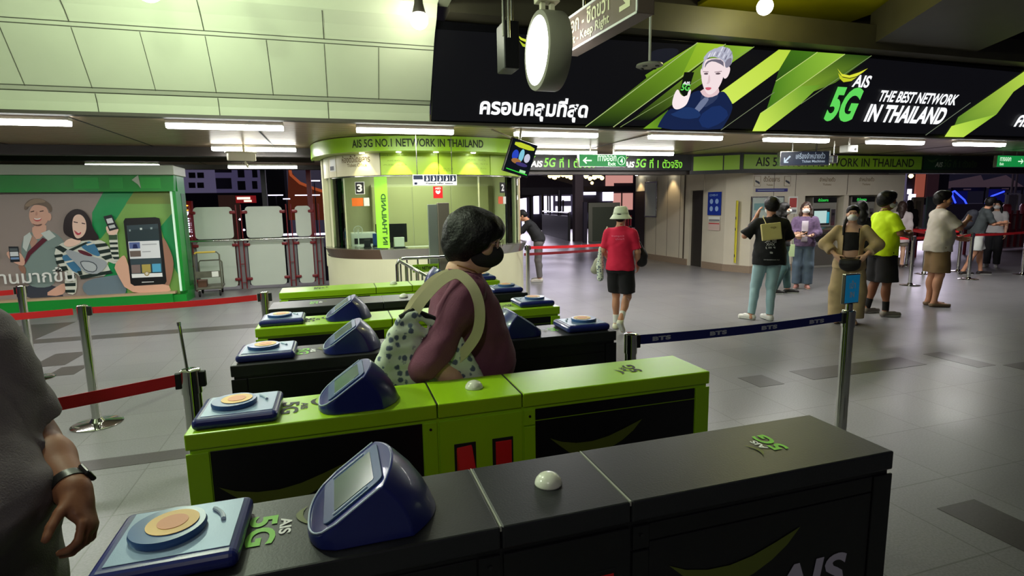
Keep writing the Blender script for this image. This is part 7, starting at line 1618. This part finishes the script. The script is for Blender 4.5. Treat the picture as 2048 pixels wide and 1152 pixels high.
# 4. man in black t-shirt seen from behind, hand at his ear
bpose = dict(elL=(-.33, .02, 1.20), wrL=(-.17, .10, 1.47), hdL=(.25, -.1, 1), pnL=(1, 0, 0), sdL=(0, 1, .3), elR=(.26, .08, 1.16), wrR=(.14, .26, 1.16), hdR=(-.5, .6, .2), head=(.25, .1, 0), kneL=(-.15, .05, .50), ankL=(-.20, .0, .085), toeL=(-.32, .07, .03), kneR=(.05, .02, .49), ankR=(.04, -.02, .085), toeR=(-.02, .12, .03), hipL=(-.10, 0, .90))
blk = person('person in oversized black t-shirt with white back print, seen from behind on the phone', (5.47, 6.02, 0), -.55, 1.69, TAN, .0085, bpose,
   [top('tshirt', (14, 14, 16), .95, .80, .040, .07, .03, sleeve_r=.03), bottom('jeans', (150, 180, 186), 2.0, .012, -.006), shoes('shoe', (216, 214, 208))], hair_short(M_hair, 0, .010), M_maskw)
M_prt = mat('print_white', (190, 190, 186), .7)
def back_print(c):
    root = c['root']; y = -.196
    for s, x, z, w, h in (('I', .005, 1.245, .008, .03), ('X Y X', -.055, 1.17, .12, .022), ('BOK', -.07, 1.12, .13, .040), ('XWX', -.05, 1.085, .10, .035), ('F III J', -.06, 1.045, .12, .03), ('#', -.02, .985, .04, .03), ('— BE HAPPENING —', -.12, .885, .22, .012)):
        lettering('lettering', s, root, (-x-0+.02, y+.012*(z < .95)-.008*(z < .95)*2, z), (-1, 0, 0), (0, 0, 1), w, h, M_prt, .001, .03)
def back_print2(c):
    # print laid on the shirt surface
    g = c['g_tshirt']; root = c['root']
    def surf(x, z):
        i = int(round((x-g.lo[0])/g.res)); k = int(round((z-g.lo[2])/g.res)); col = g.d[i, :, k]; j = np.argmax(col < 0); 
        if j == 0: return -.15
        d0, d1 = col[j-1], col[j]; return g.lo[1]+g.res*(j-1+d0/(d0-d1))
    def lay(s, cx, z, w, h, m=M_prt, bold=.03):
        yy = [[surf(cx+w/2-w*a, z+h*b) for b in (0, 1)] for a in np.linspace(0, 1, 5)]
        def fn(a, b):
            f = a*4; i = min(3, int(f)); w_ = f-i; y = (yy[i][0]*(1-b)+yy[i][1]*b)*(1-w_)+(yy[i+1][0]*(1-b)+yy[i+1][1]*b)*w_
            return (cx+w/2-w*a, y-.004, z+h*b)
        lettering('lettering', s, root, (0, 0, 0), (1, 0, 0), (0, 0, 1), 1, 1, m, bold=bold, fn=fn)
    return lay
lay = back_print2(blk)
for s, cx, z, w, h in (('I', -.01, 1.235, .008, .03), ('X Y X', -.02, 1.175, .13, .022), ('BOK', -.02, 1.115, .15, .045), ('XWX', -.02, 1.075, .11, .035), ('F III J', -.02, 1.03, .12, .03), ('#', -.01, .965, .04, .03), ('LA HAPPENING', .0, .875, .20, .012)): lay(s, cx, z, w, h)
lay = back_print2(redp)
for s, cx, z, w, h in (('Kingsland', -.005, 1.325, .17, .028), ('Family', .025, 1.285, .12, .028)): lay(s, cx, z, w, h, mat('print_pink', (232, 120, 150), .7), .0)
def paper(t, c):
    f = Field((-.24, -.34, 1.05), (.16, -.08, 1.50), .007); R_ = np.array(Matrix.Rotation(-.12, 3, 'Y')@Matrix.Rotation(-.10, 3, 'X')); f.box((-.03, -.215, 1.27), (.125, .035, .115), R_, .008); f.mesh('bag_body', mat('kraft_yellow', (196, 184, 118), .7), t)
    MB().tube([(-.10, -.21, 1.38), (-.12, -.10, 1.46), (-.10, .0, 1.48)], .006, 6).build('strap', mat('kraft_strap', (190, 178, 120), .7), t)
    lettering('lettering', 'ถุง', t, (.02, -.262, 1.31), (-1, 0, 0), (0, -.1, 1), .07, .03, mat('kraft_ink', (130, 116, 70), .7), .001, .02)
carry('backpack', 'flat yellow paper-like box bag hanging on the back of the black t-shirt', 'bag', blk, paper)

# 5, 6. two women by the machines
g1 = person('person with long black hair, black top and teal jeans turned sideways at the machines', (7.28, 7.72, 0), -2.2, 1.62, PINK, .009, dict(fem=1, elR=(.215, .02, 1.12), wrR=(.17, .22, 1.10), hdR=(-.3, .9, 0), elL=(-.21, .03, 1.12), wrL=(-.15, .22, 1.12), hdL=(.3, .9, 0), kneL=(-.09, .09, .5), ankL=(-.09, .14, .085), toeL=(-.09, .3, .03), ankR=(.09, -.12, .085), toeR=(.09, .03, .03)),
   [top('shirt', (20, 19, 22), .9, .92, .016, .07, .006), bottom('jeans', (70, 98, 100), 1.95, .014, .004), shoes('shoe', (34, 32, 34))], hair_long(L=.36), M_maskw)
g2 = person('person with long brown hair, white mask and open purple checked shirt facing the camera', (8.05, 8.02, 0), 2.36, 1.62, PINK, .009, dict(fem=1, elR=(.24, .03, 1.14), wrR=(.09, .21, 1.12), hdR=(-.8, .5, 0), pnR=(0, 0, 1), elL=(-.24, .02, 1.14), wrL=(-.12, .22, 1.08), hdL=(.6, .6, -.1), pnL=(0, 0, 1)),
   [top('vest', (178, 168, 176), 0, .95, .010, .075, .0), top('open_shirt', None, 1.0, .86, .022, .10, .02, mat('checked_purple', (104, 84, 116), .85, noise=.35, nscale=30), sleeve_r=.012, forearm=.75), bottom('jeans', (84, 100, 116), 1.95, .016, .02, flare=.01), shoes('shoe', (170, 120, 110))], hair_long(mat('hair_brown', (52, 34, 30), .4, bump=.4, bscale=80), L=.34, wave=.006), M_maskw)
def front_panel(ctx, name, m, w=.07, z0=.9, z1=1.33, d=.0):
    c = ctx; g = None
def strip_front(ctx, gname, name, m, xs, z0, z1, off=.003):
    """inner garment showing through an open front: a sheet laid on the outer garment's surface"""
    g = ctx['g_'+gname]; V = []; F = []; zs = np.linspace(z0, z1, 16); n = len(zs); K = 7
    for z in zs:
        a, b = xs(z)
        for i in range(K):
            x = a+(b-a)*i/(K-1); ii = int(round((x-g.lo[0])/g.res)); k = int(round((z-g.lo[2])/g.res)); col = g.d[ii, ::-1, k]; j = np.argmax(col < 0); d0, d1 = col[j-1], col[j]
            y = g.lo[1]+g.res*(g.n[1]-1)-g.res*(j-1+d0/(d0-d1)); V.append((x, y+off, z))
    for r in range(n-1):
        for i in range(K-1): F.append((r*K+i, r*K+i+1, (r+1)*K+i+1, (r+1)*K+i))
    mb = MB(); mb.add(V, F); o = mb.build(name, m, ctx['root'], smooth='all'); s = o.modifiers.new('thick', 'SOLIDIFY'); s.thickness = .003; s.offset = 1; return o
strip_front(g2, 'open_shirt', 'vest_front', mat('vest_grey', (176, 166, 176), .85), lambda z: (-.055, .06), .95, 1.36)
carry('phone', 'dark phone held by the person in the purple checked shirt', 'phone', g2, lambda t, c: MB().box((-.05, .235, 1.095), (.09, .25, 1.165)).build('body', M_black, t, bev=.004))
def gbag(t, c): MB().box((.16, .16, .66), (.30, .22, .90)).build('bag_body', mat('mint_bag', (178, 200, 150), .7), t, bev=.004); MB().tube([(.19, .19, .90), (.20, .19, 1.02), (.26, .19, 1.02), (.27, .19, .90)], .005, 6).build('handle', mat('mint_bag', None) if False else MATS['mint_bag'], t)
carry('shopping_bag', 'pale green paper shopping bag hanging between the two women', 'bag', g2, gbag)

# 7. woman in beige
M_beige = mat('beige_linen', (172, 150, 112), .9, noise=.08, nscale=14, bump=.2, bscale=180)
bg = person('person in open beige shirt, black crop top and white mask, hands at the waist bag', (6.27, 5.50, 0), 2.32, 1.57, PINK, .0075, dict(fem=1, fat=.25, head=(-.05, 0, 0), elR=(.33, -.02, 1.17), wrR=(.185, .14, 1.02), hdR=(-.45, .3, -.7), pnR=(-.5, -.5, 0), elL=(-.33, -.02, 1.17), wrL=(-.185, .14, 1.02), hdL=(.45, .3, -.7), pnL=(.5, -.5, 0), kneL=(-.11, .01, .49), kneR=(.11, .01, .49)),
   [top('crop_top', (14, 13, 15), 0, 1.09, .012, .075, .0, straps=True), bottom('trousers', None, 1.97, .02, .055, m=M_beige, flare=.02, waist=.97)], hair_short(M_hair, 0, -.002), M_maskw)
def jacket(c):
    g = c['F'].like(); J = c['J']; R = c['rings'](.030, .80); R[0] = (R[0][0], R[0][1], R[0][2]+.03, R[0][3]+.02); g.loft(R, .03); g.cone(c['nb']-V3(0, .01, .02), c['nb']+V3(0, -.01, .01), .07, .06, .03)
    for q in 'LR':
        a, e, w = J['sh'+q], J['el'+q], J['wr'+q]; s2 = g.like(); s2.cone(a, e, .066, .082, 0).cone(e, e+(w-e)*.75, .082, .072, .03); e2 = e+(w-e)*.68; s2.cut(e2, w-e, lo=np.minimum(e, w)-.15, hi=np.maximum(e, w)+.15); g.join(s2, .04)
    g.cut((0, 0, .82), (0, 0, -1)); o = g.like(); o.box((0, .25, 1.05), (.098, .26, .40), None, .02); o.ell((0, .06, 1.44), (.098, .12, .09), None, .02); g.minus(o); g.ripple(.0035, (24, 22, 14), 8)
    g.mesh('open_shirt', M_beige, c['root'])
jacket(bg)
def sandals(c): shoes('sandal', (140, 110, 90), (90, 70, 60), .036)(c)
sandals(bg)
def waist_bag(t, c):
    f = Field((-.19, .06, .74), (.19, .30, 1.0), .006); f.ell((0, .185, .88), (.135, .055, .095), None, 0).box((0, .185, .925), (.132, .048, .04), None, .02, .03); f.mesh('bag_body', mat('bag_leather', (22, 18, 18), .45), t)
    MB().tube([(-.11, .15, .93), (-.12, .16, 1.02), (-.05, .17, .985), (.05, .175, .985), (.12, .16, 1.02), (.11, .15, .93)], .007, 6).build('strap', MATS['bag_leather'], t)
carry('waist_bag', 'round black leather bag held before the waist of the person in beige', 'bag', bg, waist_bag)
def ponytail(c): MB().tube([c['hp'](.05, -.05, -.02), c['hp'](.085, .02, -.10), c['hp'](.10, .07, -.2), c['hp'](.10, .09, -.30)], [.03, .024, .02, .012], 8).build('ponytail', M_hair, c['root'], smooth=True)
ponytail(bg)
# 8. dark-haired person behind her
person('person with black hair mostly hidden behind the beige and yellow figures', (7.85, 6.75, 0), -.4, 1.63, TAN, .010, None, [top('shirt', (20, 20, 24), .9, .86, .02), bottom('trousers', (22, 22, 26), 2.0), shoes('shoe', (200, 198, 190))], hair_long(L=.22), None)
# 9. man in fluorescent yellow
yl = person('person in fluorescent yellow t-shirt and black shorts looking right, hands together', (7.10, 5.72, 0), -1.85, 1.74, DARK_, .0085, dict(fat=.15, head=(-.25, 0, 0), elR=(.235, .06, 1.17), wrR=(.10, .27, 1.14), hdR=(-.4, .9, .1), elL=(-.23, .05, 1.15), wrL=(-.04, .25, 1.16), hdL=(.3, .9, .1), hipL=(-.1, 0, .9), kneL=(-.12, .02, .49), ankL=(-.16, -.06, .085), toeL=(-.18, .10, .03), kneR=(.10, .02, .49), ankR=(.12, .02, .085), toeR=(.14, .18, .03)),
   [top('tshirt', None, .85, .86, .030, .07, .02, mat('fluo_yellow', (205, 240, 10), .8, bump=.15, bscale=200, emit=(150, 190, 0), es=.02), sleeve_r=.01), bottom('shorts', (16, 15, 18), 1.0, .03, .035), socks((20, 20, 22), .14), shoes('shoe', (130, 124, 116))], hair_short(M_hair, 0, .014), M_maskw)
# 10. man in white t-shirt
wt = person('person in white t-shirt and khaki shorts looking right with folded arms', (8.43, 5.93, 0), -2.1, 1.75, TAN, .0085, dict(fat=.3, head=(-.2, 0, 0), elR=(.20, .16, 1.19), wrR=(.06, .32, 1.30), hdR=(-.5, .5, .5), elL=(-.22, .10, 1.14), wrL=(-.10, .30, 1.02), hdL=(.2, .9, -.1), kneL=(-.08, .0, .49), ankL=(-.07, -.03, .085), toeL=(-.07, .14, .03), ankR=(.08, -.02, .085), toeR=(.09, .15, .03)),
   [top('tshirt', (186, 178, 168), .85, .84, .028, .07, .022, sleeve_r=.008), bottom('shorts', (116, 92, 62), .92, .022, .03), shoes('shoe', (120, 100, 78), (90, 76, 60), .040, -.03)], hair_short(M_hair, 0, .006), None)
# 11-14 and the stooping one by the booth
gy = person('person in dark grey shirt, white shorts and mask leaning forward among the far stanchions', (12.65, 8.15, 0), -2.3, 1.69, TAN, .010, dict(bend=.30, head=(.7, -.2, 0), elR=(.22, .22, 1.12), wrR=(.10, .42, 1.14), hdR=(-.3, .9, 0), elL=(-.2, .2, 1.12), wrL=(-.1, .4, 1.12), hdL=(.3, .9, 0), kneL=(-.09, .12, .5), ankL=(-.09, .16, .085), toeL=(-.09, .32, .03), kneR=(.1, -.02, .5), ankR=(.1, -.2, .085), toeR=(.1, -.05, .03)),
   [top('shirt', (48, 54, 56), .9, .88, .026, .07, .015), bottom('shorts', (196, 200, 196), .9, .02, .02), shoes('shoe', (36, 30, 30))], hair_short(), M_maskw)
bag_blob('backpack', 'dark backpack on the back of the leaning person in grey', gy, (34, 36, 46), [(0, -.10, 1.32), (0, -.18, 1.12)], [.11, .13])
person('person in white blouse, black trousers and mask behind the leaning person', (14.4, 8.9, 0), 2.0, 1.58, PINK, .010, dict(fem=1, elR=(.22, .05, 1.15), wrR=(.1, .22, 1.2), hdR=(-.5, .5, .5)), [top('blouse', (196, 194, 196), .95, .90, .02), bottom('trousers', (24, 24, 30), 2.0, .014, .015), shoes('shoe', (150, 150, 150))], hair_long(L=.25), M_maskw)
person('person in white jacket and skirt-like shorts walking beyond the yellow shirt', (12.56, 9.73, 0), -.9, 1.60, PINK, .010, dict(fem=1, kneL=(-.08, .1, .5), ankL=(-.08, .1, .085)), [top('jacket', (200, 188, 190), 1.0, .66, .028, .07, .02, forearm=.8), bottom('shorts', (120, 110, 96), .8, .02, .02), shoes('shoe', (70, 50, 46))], hair_long(mat('hair_brown', None) if False else MATS['hair_brown'], L=.30), M_maskw)
person('person all in black walking away beside the white jacket', (15.7, 11.95, 0), -.9, 1.62, PINK, .010, dict(fem=.5, kneL=(-.08, .1, .5), ankL=(-.08, .12, .085), toeL=(-.08, .26, .03), ankR=(.08, -.18, .1)), [top('jacket', (20, 18, 22), 1.0, .80, .026, forearm=.9), bottom('trousers', (22, 20, 24), 1.95), shoes('shoe', (24, 22, 24))], hair_long(L=.2), None)
person('person in black shirt and grey jeans bending toward the booth window', (4.0, 10.9, 0), 1.15, 1.66, TAN, .010, dict(bend=.62, elR=(.2, .42, 1.10), wrR=(.12, .52, 1.0), hdR=(0, .8, -.4), elL=(-.2, .42, 1.10), wrL=(-.12, .55, 1.0), hdL=(0, .8, -.4)), [top('shirt', (22, 22, 26), .9, .92, .026), bottom('jeans', (96, 92, 92), 1.95, .012), shoes('shoe', (190, 186, 178))], hair_short(), None)
